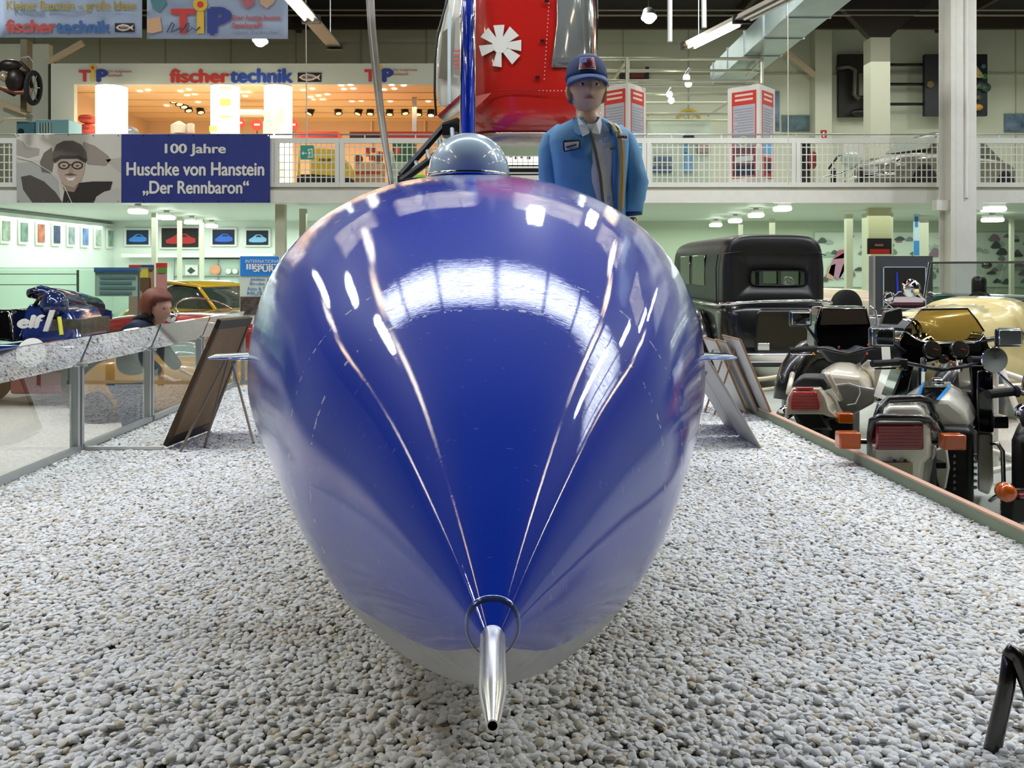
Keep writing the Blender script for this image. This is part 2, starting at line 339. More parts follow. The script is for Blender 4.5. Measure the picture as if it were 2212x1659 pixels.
def rocket_paint():
    m = bpy.data.materials.new('rocket_blue'); m.use_nodes = True; nt = m.node_tree; b = nt.nodes['Principled BSDF']; I = b.inputs; N = nt.nodes.new; Lk = nt.links.new
    I['Base Color'].default_value = (.0003, .036, .50, 1); I['Roughness'].default_value = .45; I['Specular IOR Level'].default_value = .12; I['Coat Weight'].default_value = 1; I['Coat Roughness'].default_value = .035; I['Coat IOR'].default_value = 1.65
    tc = N('ShaderNodeTexCoord'); sx = N('ShaderNodeSeparateXYZ'); Lk(tc.outputs['Object'], sx.inputs[0])
    # fine rings of wear round the hull, each broken into dashes
    nz = N('ShaderNodeTexNoise'); nz.inputs['Scale'].default_value = 75; nz.inputs['Detail'].default_value = 3; Lk(tc.outputs['Object'], nz.inputs['Vector'])
    gt = N('ShaderNodeMath'); gt.operation = 'GREATER_THAN'; gt.inputs[1].default_value = .56; Lk(nz.outputs['Fac'], gt.inputs[0])
    acc = None
    for y0, wd in ((1.43, .0022), (1.53, .002), (2.02, .003)):
        d = N('ShaderNodeMath'); d.operation = 'SUBTRACT'; d.inputs[1].default_value = y0; Lk(sx.outputs['Y'], d.inputs[0])
        ab = N('ShaderNodeMath'); ab.operation = 'ABSOLUTE'; Lk(d.outputs[0], ab.inputs[0])
        lt = N('ShaderNodeMath'); lt.operation = 'LESS_THAN'; lt.inputs[1].default_value = wd; Lk(ab.outputs[0], lt.inputs[0])
        if acc is None: acc = lt.outputs[0]
        else:
            s_ = N('ShaderNodeMath'); s_.operation = 'ADD'; Lk(acc, s_.inputs[0]); Lk(lt.outputs[0], s_.inputs[1]); acc = s_.outputs[0]
    mu = N('ShaderNodeMath'); mu.operation = 'MULTIPLY'; Lk(acc, mu.inputs[0]); Lk(gt.outputs[0], mu.inputs[1])
    # hair scratches
    mp = N('ShaderNodeMapping'); mp.inputs['Scale'].default_value = (1, 30, 1.2); mp.inputs['Rotation'].default_value = (0, 0, .3); Lk(tc.outputs['Object'], mp.inputs[0])
    n2 = N('ShaderNodeTexNoise'); n2.inputs['Scale'].default_value = 38; n2.inputs['Detail'].default_value = 2; Lk(mp.outputs[0], n2.inputs['Vector'])
    g2 = N('ShaderNodeMath'); g2.operation = 'GREATER_THAN'; g2.inputs[1].default_value = .765; Lk(n2.outputs['Fac'], g2.inputs[0])
    ad = N('ShaderNodeMath'); ad.operation = 'MAXIMUM'; Lk(mu.outputs[0], ad.inputs[0]); Lk(g2.outputs[0], ad.inputs[1])
    mx = N('ShaderNodeMix'); mx.data_type = 'RGBA'; mx.inputs[6].default_value = (.0003, .036, .50, 1); mx.inputs[7].default_value = (.5, .55, .7, 1)
    Lk(ad.outputs[0], mx.inputs[0]); Lk(mx.outputs[2], I['Base Color'])
    bp = N('ShaderNodeBump'); bp.inputs['Strength'].default_value = .05; bp.inputs['Distance'].default_value = .002; Lk(n2.outputs['Fac'], bp.inputs['Height']); Lk(bp.outputs[0], I['Coat Normal'])
    return m
RBLUE = rocket_paint()
SILV = mat('belly_silver', '#b9bcc2', .3, .85, vary=.1, vscale=40, bump=.06, bscale=200)
ST = [1+.0125*i for i in range(8)]+[1.1+.03*i for i in range(12)]+[1.46+.045*i for i in range(22)]+[2.45+.12*i for i in range(12)]+[4.0+.4*i for i in range(17)]
A0, A1 = R(-38), R(218)                        # blue above this line, silver below
na, nb = 72, 36
def a0(y): return R(-46+max(0, min(1, (y-1.1)/1.2))*26)
MB().rings([[rsec(y, a0(y)+(math.pi-2*a0(y))*k/na) for k in range(na+1)] for y in ST], caps=False, closed=False).build('hull', RBLUE, rk, smooth=True)
MB().rings([[rsec(y, math.pi-a0(y)+(math.pi+2*a0(y))*k/nb) for k in range(nb+1)] for y in ST], caps=False, closed=False).build('belly', SILV, rk, smooth=True)
MB().rings([[rsec(ST[-1], 2*math.pi*k/40) for k in range(40)], [Vector((raxis(ST[-1]), ST[-1]+.02, CAMZ-.3)) for k in range(40)]]).build('tail_plate', SILV, rk)
# collar, probe with open tip
def axp(y): return Vector((raxis(y), y, CAMZ-.42+(y-1)*.02))
ring = []
for dy, dr in ((-.003, .0), (-.001, .0012), (.0015, .0014), (.0035, .0)):
    rr_ = [rsec(1.024+dy, 2*math.pi*k/48) for k in range(48)]; c_ = sum(rr_, Vector())/48
    ring.append([p+(p-c_).normalized()*dr for p in rr_])
MB().rings(ring, caps=False).build('nose_collar', mat('collar_blue', '#4a5a94', .2, .5, coat=1), rk, smooth=True)
dirp = (P(1064, 1568, .806)-axp(1.0)); base = axp(1.02); tip = P(1064, 1568, .806); ax = (tip-base); Lp = ax.length
MB().lathe([(.0135, 0), (.0142, .01), (.0142, Lp-.075), (.0138, Lp-.066), (.0128, Lp-.05), (.0066, Lp-.004), (.006, Lp), (.0045, Lp), (.0042, Lp-.03)], base, ax, 40, caps=False).build('pitot_probe', mat('polished_aluminium', '#e2e3e0', .24, 1, vary=.04, vscale=30), rk, auto=35)
MB().lathe([(.0046, Lp-.03), (.0001, Lp-.03)], base, ax, 20, caps=False).build('probe_bore', BLACK, rk)
# canopy
cb = Vector((raxis(3.4), 3.4, CAMZ+.285)); dm = thing('x', 'x', 'x'); bpy.data.objects.remove(dm)
rc = .157
def dome(z0, z1, r, h, n=14):
    out = []
    for i in range(n+1):
        z = z0+(z1-z0)*i/n; q = min(1, max(0, (z/h))); out.append((r*math.sqrt(max(0.0004, 1-q**2.2)), z))
    return out
cz = CAMZ+.22
MB().lathe([(rc*.985, 0), (rc*.985, .135), (rc*.9, .14)], (cb.x, 3.4, cz), n=48).build('canopy_window_band', GLOSSBLACK, rk, auto=40)
MB().lathe([(rc*1.005, .132)]+[(rc*math.cos(t)**.9, .14+.162*math.sin(t)) for t in [math.pi/2*i/16*.995 for i in range(17)]], (cb.x, 3.4, cz), n=48).build('canopy_dome', mat('canopy_silver_blue', '#a3bccb', .3, .0, coat=1), rk, smooth=True)
MB().lathe([(rc*.99, .13), (rc*1.03, .133), (rc*1.03, .142), (rc*.99, .145)], (cb.x, 3.4, cz), n=48).build('canopy_rim', CHROME, rk, smooth=True)
# tail fin: thick rounded blade
fx = P(1009, 0, 4.75).x; th = .0365
sec = [(th*math.cos(t), -.05*math.sin(t)) for t in [math.pi*k/16 for k in range(17)]]+[(-th, .5), (-.012, 1.1), (.012, 1.1), (th, .5)]
fr = []
for z, y0, k in ((.9, 4.8, 1), (1.6, 4.8, 1), (2.3, 4.85, 1), (2.62, 4.95, .9), (2.68, 5.05, .6)):
    fr.append([Vector((fx-.0645*q*k+p*k, y0+q*k, z)) for p, q in sec])
MB().rings(fr).build('tail_fin', RBLUE, rk, smooth=True)
MB().tube([(fx-.036, 4.81, z) for z in (.95, 1.6, 2.3)]+[(fx-.036, 4.87, 2.5)], .006, 8).build('fin_edge_trim', CHROME, rk, smooth=True)
MB().tube([(fx+.037, 4.81, z) for z in (.95, 1.6, 2.3)]+[(fx+.037, 4.87, 2.5)], .006, 8).build('fin_edge_trim', CHROME, rk, smooth=True)
# canard winglets
CAN = mat('winglet_blue', '#3b6fc0', .15, .5, coat=1)
for sx in (-1, 1):
    yc = 2.56; xr = raxis(yc)+sx*.45; xt = raxis(yc)+sx*.762; z = CAMZ-.1*yc
    secs = []
    for x, c0, c1, t in ((xr, -.1, .14, .011), (raxis(yc)+sx*.6, -.09, .12, .009), (xt-sx*.01, -.06, .08, .006), (xt, -.03, .06, .002)):
        secs.append([Vector((x, yc+(c0+c1)/2+(c1-c0)/2*math.cos(a), z+t*math.sin(a))) for a in [2*math.pi*k/16 for k in range(16)]])
    MB().rings(secs).build('canard_winglet', CAN, rk, smooth=True)
# wheels out of sight under the hull, carrying it
for x, y in ((-.12, 2.9), (-.42, 3.15), (-1.15, 8.2), (.15, 8.2)):
    w = MB().lathe([(.05, -.05), (.15, -.06), (.18, -.03), (.18, .03), (.15, .06), (.05, .05)], (raxis(3.0)+.1*(1 if x > -.2 else -1) if y < 4 else x, y, .18), (1, 0, 0), 28).build('wheel', RUBBER, rk, auto=40)
for x in (-1.15, .15):
    MB().tube([(x, 8.2, .18), (raxis(8.2), 8.0, .6)], .03).build('axle_strut', SILV, rk)
# ================================================================== left: glass fence, board, cars, visitor
GL = glass('clear_glass', '#f4f8f6', .16); MIR = glass('reflecting_perspex', '#eef2f2', .6, .03)
ALU = mat('aluminium_profile', '#b3b6b4', .35, .7)
FX = -2.26; fy = [3.62, 4.57, 5.47, 6.37, 7.2]; FT = .445
for i in range(4):
    y0, y1 = fy[i], fy[i+1]
    t = thing('fence_panel', ('nearest', 'second nearest', 'third', 'farthest')[i]+' glass panel of the low fence left of the gravel', 'glass fence', (FX, (y0+y1)/2, 0), 'glass fence left of the gravel')
    MB().box((FX, (y0+y1)/2, FT/2+.01), (.008, y1-y0-.06, FT-.02)).build('pane', GL, t)
    MB().box((FX+.015, (y0+y1)/2, .018), (.03, y1-y0-.04, .03)).build('bottom_rail', ALU, t)
    for y in (y0+.022, y1-.022):
        MB().box((FX, y, FT/2), (.045, .026, FT)).build('post', ALU, t, bevel=.003)
    a = MB().prism([(FX+.01, y0+.012, FT), (FX+.01, y1-.012, FT), (FX+.075, y1-.012, FT+.155), (FX+.075, y0+.012, FT+.155)], (-.009, 0, .004))
    a.build('slanted_pane', MIR, t)
    MB().box((FX+.005, y0+.03, FT), (.05, .05, .02)).build('corner_bracket', ALU, t)
t = thing('fence_panel', 'glass fence panel across the far left end of the gravel', 'glass fence', (-1.6, 7.2, 0), 'glass fence left of the gravel')
MB().box((-1.55, 7.2, .23), (1.3, .008, .42)).build('pane', GL, t)
MB().box((-1.55, 7.19, .02), (1.34, .03, .03)).build('bottom_rail', ALU, t)
for x in (-2.2, -.9): MB().box((x, 7.2, .23), (.03, .03, .45)).build('post', ALU, t)
sp_ = P(175, 971, 4.62); e_ = P(352, 971, 4.62)
tag(MB().box(((sp_.x+e_.x)/2, 4.62, .008), (e_.x-sp_.x, .02, .016)).build('floor_strip', WHITE), 'thin white strip lying on the gravel beside the glass fence', 'strip')
# big leaning board seen from behind
b0, b1, b2, b3 = Vector((-1.82, 4.63, .012)), Vector((-1.76, 5.12, .012)), P(545, 686, 5.12), P(477, 692, 4.63)
t = thing('display_board', 'large framed display board leaning on thin legs, seen from behind', 'display board', b0)
def on(u, v): return b0.lerp(b1, u).lerp(b3.lerp(b2, u), v)
nrm = (b1-b0).cross(b3-b0).normalized()
if nrm.x < 0: nrm = -nrm
MB().prism([on(.03, .03), on(.97, .03), on(.97, .97), on(.03, .97)], -nrm*.012).build('back_sheet', mat('hardboard', '#8d7350', .7, vary=.08, vscale=20), t)
fm = mat('frame_wood', '#4e3922', .5)
for u0, v0, u1, v1 in ((0, 0, 1, .07), (0, .93, 1, 1), (0, .07, .06, .93), (.94, .07, 1, .93)):
    MB().prism([on(u0, v0)+nrm*.004, on(u1, v0)+nrm*.004, on(u1, v1)+nrm*.004, on(u0, v1)+nrm*.004], -nrm*.025).build('frame_rail', mat('frame_dark', '#2a2118', .5) if v1-v0 < .2 else fm, t)
legm = mat('leg_grey', '#84786a', .5)
MB().tube([on(.5, .72)+nrm*.03, Vector((-1.72, 4.56, .0))], .007).build('leg', legm, t)
MB().tube([on(.55, .72)+nrm*.03, Vector((-1.63, 4.66, .0))], .007).build('leg', legm, t)
MB().tube([on(.8, .62)+nrm*.02, P(548, 957, 4.78)*1], .007).build('leg', mat('leg_pale', '#b0a48f', .5), t)
# visitor behind the fence
def skin_body(name, verts, edges, radii, m, parent, sub=2, root=0):
    me = bpy.data.meshes.new(name); me.from_pydata([tuple(v) for v in verts], edges, []); me.materials.append(m)
    o = bpy.data.objects.new(name, me); COL.objects.link(o)
    sk = o.modifiers.new('skin', 'SKIN'); sk.use_smooth_shade = True
    for i, r_ in enumerate(radii):
        me.skin_vertices[0].data[i].radius = r_ if isinstance(r_, tuple) else (r_, r_)
        me.skin_vertices[0].data[i].use_root = (i == root)
    s_ = o.modifiers.new('sub', 'SUBSURF'); s_.levels = sub; s_.render_levels = sub
    if parent: adopt(o, parent)
    return o
def head_mesh(c, h, yaw, pitch=0):
    """a head with brow, nose, lips, chin and ears; faces -Y before turning"""
    m = MB(); rs = []; N_, M_ = 40, 30; w = h*.36; dp = h*.43
    for i in range(M_+1):
        a = math.pi*(i+.02)/(M_+.04); z = math.cos(a); row = []
        for k in range(N_):
            th_ = 2*math.pi*k/N_; x = math.sin(a)*math.sin(th_); y = -math.sin(a)*math.cos(th_)
            X, Y, Z = x*w, y*dp, z*h*.5
            if z < 0:
                f = 1+.42*z*(1 if y > -.1 else .62); X *= f; Y *= (1+.38*z) if y > 0 else (1+.12*z)
            fr = max(0, -y)
            g = lambda u, v, su, sv: math.exp(-((x-u)/su)**2-((z-v)/sv)**2)*fr
            Y -= h*(.10*g(0, -.16, .13, .12)+.05*g(0, .02, .1, .16)+.03*g(0, .2, .5, .08)+.025*g(0, -.46, .22, .06)+.045*g(0, -.78, .3, .16))
            Y += h*(.035*g(-.36, .06, .16, .09)+.035*g(.36, .06, .16, .09)+.015*g(0, -.6, .3, .05))
            row.append(Vector((X, Y, Z)))
        rs.append(row)
    m.rings(rs)
    for sx in (-1, 1): m.ball((sx*w*1.0, h*.05, -h*.02), (h*.035, h*.07, h*.12), 10, 8)
    rot = Matrix.Rotation(yaw, 3, 'Z') @ Matrix.Rotation(pitch, 3, 'X')
    m.v = [tuple(Vector(c)+rot @ Vector(v)) for v in m.v]
    return m, rot
def hand(name, wrist, dirv, side, m, parent, s=1.):
    d = Vector(dirv).normalized(); sd = (Vector(side)-d*Vector(side).dot(d)).normalized(); n_ = d.cross(sd)
    v = [Vector(wrist), Vector(wrist)+d*.05*s, Vector(wrist)+d*.09*s]; e = [(0, 1), (1, 2)]; r_ = [(.022*s, .018*s), (.036*s, .016*s), (.038*s, .014*s)]
    for k, (off, ln) in enumerate(((-.03, .07), (-.01, .08), (.01, .077), (.03, .06))):
        b_ = v[2]+sd*off*s+d*.01*s; i = len(v); v += [b_, b_+d*ln*.5*s+n_*.006*s, b_+d*ln*.9*s+n_*.03*s]; e += [(2, i), (i, i+1), (i+1, i+2)]; r_ += [.0095*s, .0088*s, .0075*s]
    i = len(v); v += [v[0]+d*.035*s-sd*.035*s, v[0]+d*.075*s-sd*.055*s+n_*.015*s]; e += [(0, i), (i, i+1)]; r_ += [.012*s, .009*s]
    return skin_body(name, v, e, r_, m, parent, 1)
SKIN = mat('skin', '#d09f84', .5)
kx, ky = P(332, 660, 6.3).x, 6.3; kz = P(332, 662, 6.3).z
t = thing('person', 'brown-haired visitor in a dark blue jacket bending forward behind the glass fence', 'person', (kx, ky, FZ))
hm, rot = head_mesh((kx+.03, ky, kz-.015), .235, R(65), R(6)); hm.build('head', SKIN, t, smooth=True)
hb = MB(); rs = []
for i in range(15):
    a = math.pi*(i+.02)/14.04*.86; rs.append([])
    for k in range(32):
        th_ = 2*math.pi*k/32; v = Vector((math.sin(a)*math.sin(th_)*.108, -math.sin(a)*math.cos(th_)*.128, math.cos(a)*.128))
        if v.y < -.05 and v.z < .03: v.y *= .62; v.z = max(v.z, .0)
        if v.y > 0 and v.z < 0: v.x *= 1.05
        rs[-1].append(Vector((kx+.02, ky, kz+.012))+rot @ v)
hb.rings(rs).build('hair', mat('hair_auburn', '#6a3520', .55, vary=.25, vscale=40), t, smooth=True)
for sx in (-1, 1): MB().ball(Vector((kx+.03, ky, kz-.015))+rot @ Vector((sx*.035, -.094, .012)), .0055, 10, 8).build('eye', mat('eye_dark', '#3a2a22', .3), t)
JK = mat('jacket_dark_blue', '#172338', .7, vary=.15, vscale=30, bump=.2); JEAN = mat('jeans', '#3c4d66', .8, vary=.1)
sk_ = lambda z: FZ+z
skin_body('jacket', [(kx-.16, ky, sk_(.72)), (kx-.15, ky, sk_(.9)), (kx-.09, ky, sk_(1.06)), (kx-.05, ky, sk_(1.14)), (kx-.08, ky-.15, sk_(1.08)), (kx+.0, ky-.2, sk_(.88)), (kx+.12, ky-.17, sk_(.76)), (kx-.08, ky+.15, sk_(1.08)), (kx+.0, ky+.2, sk_(.88)), (kx+.12, ky+.17, sk_(.76))],
          [(0,1),(1,2),(2,3),(2,4),(4,5),(5,6),(2,7),(7,8),(8,9)], [(.13,.12),(.14,.12),(.14,.11),(.075,.075),.07,.055,.045,.07,.055,.045], JK, t)
skin_body('trousers', [(kx-.16, ky, sk_(.72)), (kx-.15, ky-.08, sk_(.62)), (kx-.12, ky-.09, sk_(.36)), (kx-.15, ky-.09, sk_(.08)), (kx-.15, ky+.08, sk_(.62)), (kx-.12, ky+.09, sk_(.36)), (kx-.15, ky+.09, sk_(.08))],
          [(0,1),(1,2),(2,3),(0,4),(4,5),(5,6)], [(.12,.11),.085,.06,.05,.085,.06,.05], JEAN, t)
MB().tube([(kx-.06, ky, sk_(1.1)), (kx+.0, ky, sk_(1.22))], .045, 12).build('neck', SKIN, t, smooth=True)
MB().tube([Vector((kx-.045, ky, sk_(1.15)))+Vector((math.cos(a)*.075, math.sin(a)*.085, .02*math.cos(a))) for a in [2*math.pi*k/16 for k in range(16)]], .028, 8, loop=True).build('collar', mat('fur_collar', '#0e0d10', .9), t, smooth=True)
for s_ in (-1, 1): hand('hand', (kx+.12, ky+s_*.17, sk_(.76)), (1, 0, -.5), (0, 1, 0), SKIN, t, .85)
for s_ in (-1, 1): MB().ball((kx-.11, ky+s_*.09, sk_(.045)), (.12, .045, .045), 16, 8).build('shoe', BLACK, t, smooth=True)

# ------------------------------------------------------------------ generic pieces of vehicles
def wheel(parent, c, r, w, ax, rim=None, name='wheel'):
    o = MB().lathe([(r*.55, -w/2), (r*.9, -w/2), (r, -w*.34), (r, w*.34), (r*.9, w/2), (r*.55, w/2)], c, ax, 36).build(name, RUBBER, parent, auto=40)
    MB().lathe([(.01, -w*.3), (r*.3, -w*.42), (r*.5, -w*.38), (r*.57, -w*.5), (r*.57, w*.5), (r*.5, w*.38), (.01, w*.3)], c, ax, 28).build('rim', rim or mat('rim_grey', '#8f8f8c', .3, .7), o, auto=40)
    return o
def loftcar(name, tab, m, parent, e=.55, n=36, y0=None, xform=None, sub=0):
    """tab rows: (y, half width, z bottom, z top, widest z)"""
    ys = [tab[0][0]+(tab[-1][0]-tab[0][0])*i/40 for i in range(41)]; rs = []
    for y in ys:
        w, zb, zt, zw = interp(tab, y); row = []
        for k in range(n):
            a = 2*math.pi*k/n; s_ = ss(a, e)
            v = Vector((w*se(a, e), y, zw+((zt-zw) if s_ > 0 else (zw-zb))*s_)); row.append(xform @ v if xform else v)
        rs.append(row)
    return MB().rings(rs).build(name, m, parent, smooth=True)
# dark blue racing car (d about 9): cockpit cowl, airbox, wide rear tyre
t = thing('racing_car', 'dark blue racing car with white lettering behind the glass fence', 'racing car', P(110, 882, 9.6))
RB = mat('racer_blue', '#16285e', .15, coat=1)
d0 = 9.6
MB().prism([P(45, 745, d0), P(175, 745, d0), P(165, 700, d0+.1), P(150, 668, d0+.25), P(60, 655, d0+.35), P(35, 700, d0+.15)], (0, .7, .0)).build('cowl', RB, t, bevel=.05, seg=3)
MB().pbox(-60, 745, 180, 800, d0-.35, d0+1.6).build('tub', RB, t, bevel=.08, seg=3)
txt('elf', 40, 681, 94, 708, d0-.04, WHITE, t, bold=.06, shear=.2)
MB().ppoly([(92, 716), (103, 716), (118, 670), (107, 670)], d0-.03, .02).build('white_stripe', WHITE, t)
MB().lathe([(.15, 0), (.155, .012), (.01, .02)], P(68, 762, d0-.36), (0, -1, .25), 28).build('number_roundel', WHITE, t)
ab = MB(); ab.tube([P(62, 634, d0+.4), P(85, 632, d0+.4), P(115, 640, d0+.6), P(150, 650, d0+1.0), P(200, 668, d0+1.8)], [.05, .085, .1, .13, .16], 16); ab.build('airbox', mat('airbox_blue', '#24335f', .12, .4, coat=1), t, smooth=True)
MB().tube([P(62+10*k, 640+(-14 if k % 2 else 14)*0, d0+.35)+Vector((0, 0, .06*math.sin(k))) for k in range(3)], .03, 10).build('intake_lip', GLOSSBLACK, t, smooth=True)
MB().ball(P(118, 660, d0+.25), (.14, .18, .17), 18, 12).build('intake_trumpet', mat('airbox_blue'), t, smooth=True)
hp_ = [P(75, 660, d0+.3), P(88, 640, d0+.3), P(110, 632, d0+.3), P(132, 645, d0+.3), P(140, 672, d0+.3), P(140, 710, d0+.3)]
MB().tube(hp_, .022, 10).build('roll_hoop', mat('copper_hoop', '#8a6a58', .2, .9), t, smooth=True)
MB().prism([P(95, 628, d0+.5), P(150, 645, d0+1.4), P(240, 672, d0+2.0), P(240, 690, d0+2.0), P(150, 660, d0+1.4)], (0, .03, .0)).build('rear_deck', RB, t)
eng = MB()
for k in range(7): eng.tube([P(108+9*k, 690, d0+.2+.06*k), P(112+9*k, 668+3*k, d0+.3+.06*k)], .03, 8)
eng.pbox(105, 690, 175, 730, d0+.1, d0+.8); eng.build('engine', mat('engine_metal', '#6d6f6a', .3, .8, vary=.3, vscale=12), t)
MB().tube([P(128, 685, d0), P(133, 724, d0-.05)], .022, 8).build('yellow_hose', flat('#c9c63c'), t)
wheel(t, P(212, 818, 9.5)+Vector((0, 0, 0)), .33, .42, (1, -.35, 0), mat('magnesium_rim', '#77706a', .35, .7))
wheel(t, Vector((P(-60, 800, 9.6).x, 9.7, FZ+.33)), .33, .42, (1, -.35, 0), mat('magnesium_rim'))
MB().prism([(P(8, 745, 9.5).x-.3, 9.5, FZ+.75), (P(30, 745, 9.5).x, 9.5, FZ+.7), (P(12, 670, 9.5).x, 9.6, FZ+1.05), (P(8, 670, 9.5).x-.3, 9.6, FZ+1.05)], (0, .5, 0)).build('cockpit_side', GLOSSBLACK, t, bevel=.03)
MB().pbox(20, 800, 150, 852, 9.4, 10.6).build('skirt', mat('racer_red', '#7d2328', .3, coat=.5), t, bevel=.03)
# low glass case with panels over the racing car
t = thing('glass_case', 'large green-tinted glass case standing behind the racing car', 'display case', (P(150, 0, 11.75).x, 11.75, FZ))
GC = glass('case_glass', '#e6f0ea', .05)
CD = 11.75; xs = P(-30, 0, CD).x, P(168, 0, CD).x, P(300, 0, CD).x; zt_ = P(0, 583, CD).z
for a, b in ((xs[0], xs[1]), (xs[1], xs[2])): MB().box(((a+b)/2, CD, (zt_+FZ)/2), (b-a-.01, .012, zt_-FZ)).build('pane', GC, t)
MB().box(((xs[0]+xs[2])/2, CD+.25, zt_+.02), (xs[2]-xs[0], .5, .03)).build('top_pane', GC, t)
for x in xs: MB().box((x, CD, (zt_+FZ)/2), (.02, .03, zt_-FZ)).build('edge_strip', mat('case_edge', '#4e5c55', .3), t)
for y in (592, 615): MB().tube([P(-30, y, CD-.02), P(168, y, CD-.02)], .006, 6).build('cross_wire', mat('case_edge'), t)
MB().pbox(205, 585, 300, 640, CD+.3, CD+.33).build('blue_text_panel', flat('#dfe6dc'), t)
for k in range(4): MB().pbox(215, 597+11*k, 292-8*(k % 2), 602+11*k, CD+.28, CD+.3).build('text_line', flat('#8fa3b5'), t)
MB().pbox(203, 578, 302, 588, CD+.26, CD+.3).build('blue_heading', flat('#5876b8'), t)
# orange-yellow car low behind the fence
t = thing('yellow_display_car', 'low amber-yellow car body seen through the glass fence', 'car', (P(350, 0, 8.6).x, 8.6, FZ))
AM = mat('amber_paint', '#a8782c', .3, coat=.8)
c_ = Vector((P(385, 0, 8.8).x, 8.8, FZ))
X = Matrix.Translation(c_) @ Matrix.Rotation(R(78), 4, 'Z')
loftcar('body', [(-.95, .3, .12, .42, .3), (-.7, .46, .1, .6, .36), (0, .5, .1, .66, .38), (.6, .48, .1, .62, .36), (.9, .32, .14, .45, .3)], AM, t, .6, xform=X)
MB().ball(X @ Vector((0, -.05, .62)), (.3, .25, .15), 20, 10).build('cockpit_bubble', mat('grey_perspex', '#7d8a8a', .1, coat=1), t, smooth=True)
for s_ in (-.55, .55):
    for q in (-.5, .5): wheel(t, X @ Vector((q, s_, .16)), .16, .1, X.to_3x3() @ Vector((1, 0, 0)))
# red open car and yellow coupe
t = thing('red_sports_car', 'red open sports car with small curved windscreen behind the visitor', 'car', (P(440, 0, 13.6).x, 13.6, FZ))
RD = mat('car_red', '#b3211c', .2, coat=1)
X = Matrix.Translation((P(430, 0, 13.6).x, 13.6, FZ)) @ Matrix.Rotation(R(64), 4, 'Z')
loftcar('body', [(-1.9, .35, .2, .62, .45), (-1.5, .68, .16, .78, .5), (-.4, .74, .15, .84, .5), (.6, .74, .15, .82, .5), (1.5, .66, .17, .72, .45), (1.9, .3, .25, .55, .42)], RD, t, .5, xform=X)
MB().tube([X @ Vector((.55*math.cos(a), -.15+.28*math.sin(a), .84+.2*math.sin(a))) for a in [math.pi*k/14 for k in range(15)]], .014, 8).build('windscreen_frame', CHROME, t, smooth=True)
for q in (-.58, .58):
    for s_ in (-1.2, 1.2): wheel(t, X @ Vector((q, s_, .3)), .3, .16, X.to_3x3() @ Vector((1, 0, 0)))
MB().lathe([(.05, 0), (.09, .05), (.08, .1)], P(374, 684, 12.8), (0, -1, 0), 16).build('headlamp', CHROME, t, smooth=True)
t = thing('yellow_coupe', 'bright yellow coupe with dark windows under the left gallery', 'car', (P(470, 0, 16).x, 16, FZ))
YL = mat('car_yellow', '#d9b410', .2, coat=1)
X = Matrix.Translation((P(452, 0, 16).x, 16, FZ)) @ Matrix.Rotation(R(58), 4, 'Z')
loftcar('body', [(-1.95, .45, .22, .6, .45), (-1.5, .78, .18, .78, .5), (0, .82, .16, .82, .5), (1.3, .8, .18, .82, .52), (1.95, .55, .25, .66, .48)], YL, t, .5, xform=X)
loftcar('cabin', [(-.85, .6, .7, .8, .75), (-.3, .6, .7, 1.2, .8), (.35, .58, .7, 1.26, .8), (1.1, .6, .7, .95, .78), (1.5, .6, .7, .78, .74)], mat('car_glass_dark', '#39483f', .08, coat=1), t, .5, xform=X)
MB().rings([[X @ Vector((x*w_, y, z)) for x, z in ((-1, zz), (-.8, zz+.035), (.8, zz+.035), (1, zz))] for y, w_, zz in ((-.35, .5, 1.17), (0, .52, 1.25), (.5, .52, 1.25), (.8, .5, 1.14))]).build('roof', YL, t, smooth=True)
for s_ in (-1, 1): MB().tube([X @ Vector((s_*.6, -.9, .8)), X @ Vector((s_*.52, -.35, 1.19)), X @ Vector((s_*.52, .55, 1.26)), X @ Vector((s_*.6, 1.3, .82))], .03, 8).build('roof_pillar', YL, t, smooth=True)
for q in (-.66, .66):
    for s_ in (-1.25, 1.25): wheel(t, X @ Vector((q, s_, .3)), .3, .18, X.to_3x3() @ Vector((1, 0, 0)))
# standing sign SPUR-1
t = thing('standing_sign', 'blue and white standing sign about a model railway event', 'sign', P(557, 700, 11.8))
MB().pbox(518, 553, 602, 700, 11.8, 11.85).build('board', flat('#c9d3c4'), t)
MB().pbox(519, 554, 602, 596, 11.785, 11.8).build('blue_header', flat('#1f7fd0'), t)
txt('INTERNATIONALE', 530, 561, 612, 568, 11.78, WHITE, t, bold=.01)
txt('SPUR-1', 548, 574, 604, 587, 11.78, WHITE, t, bold=.04)
for k in range(12): MB().pbox(532+6*k, 570, 536+6*k, 573+9*(k < 3), 11.78, 11.785).build('print_bar', WHITE, t)
for k, s_ in enumerate(('Jedes Jahr', 'Ende Juni', 'Auto & Technik', 'MUSEUM')): txt(s_, 540-6*(k > 1), 600+10*k, 600, 607+10*k, 11.79, flat('#3d7fc4'), t, bold=.005)
MB().pbox(519, 641, 602, 680, 11.785, 11.8).build('crowd_photo', mat('crowd_print', '#4a4038', .6, vary=.7, vscale=14), t)
for x in (522, 598): MB().pbox(x-1, 700, x+1, 815, 11.82, 11.85).build('leg', ALU, t)
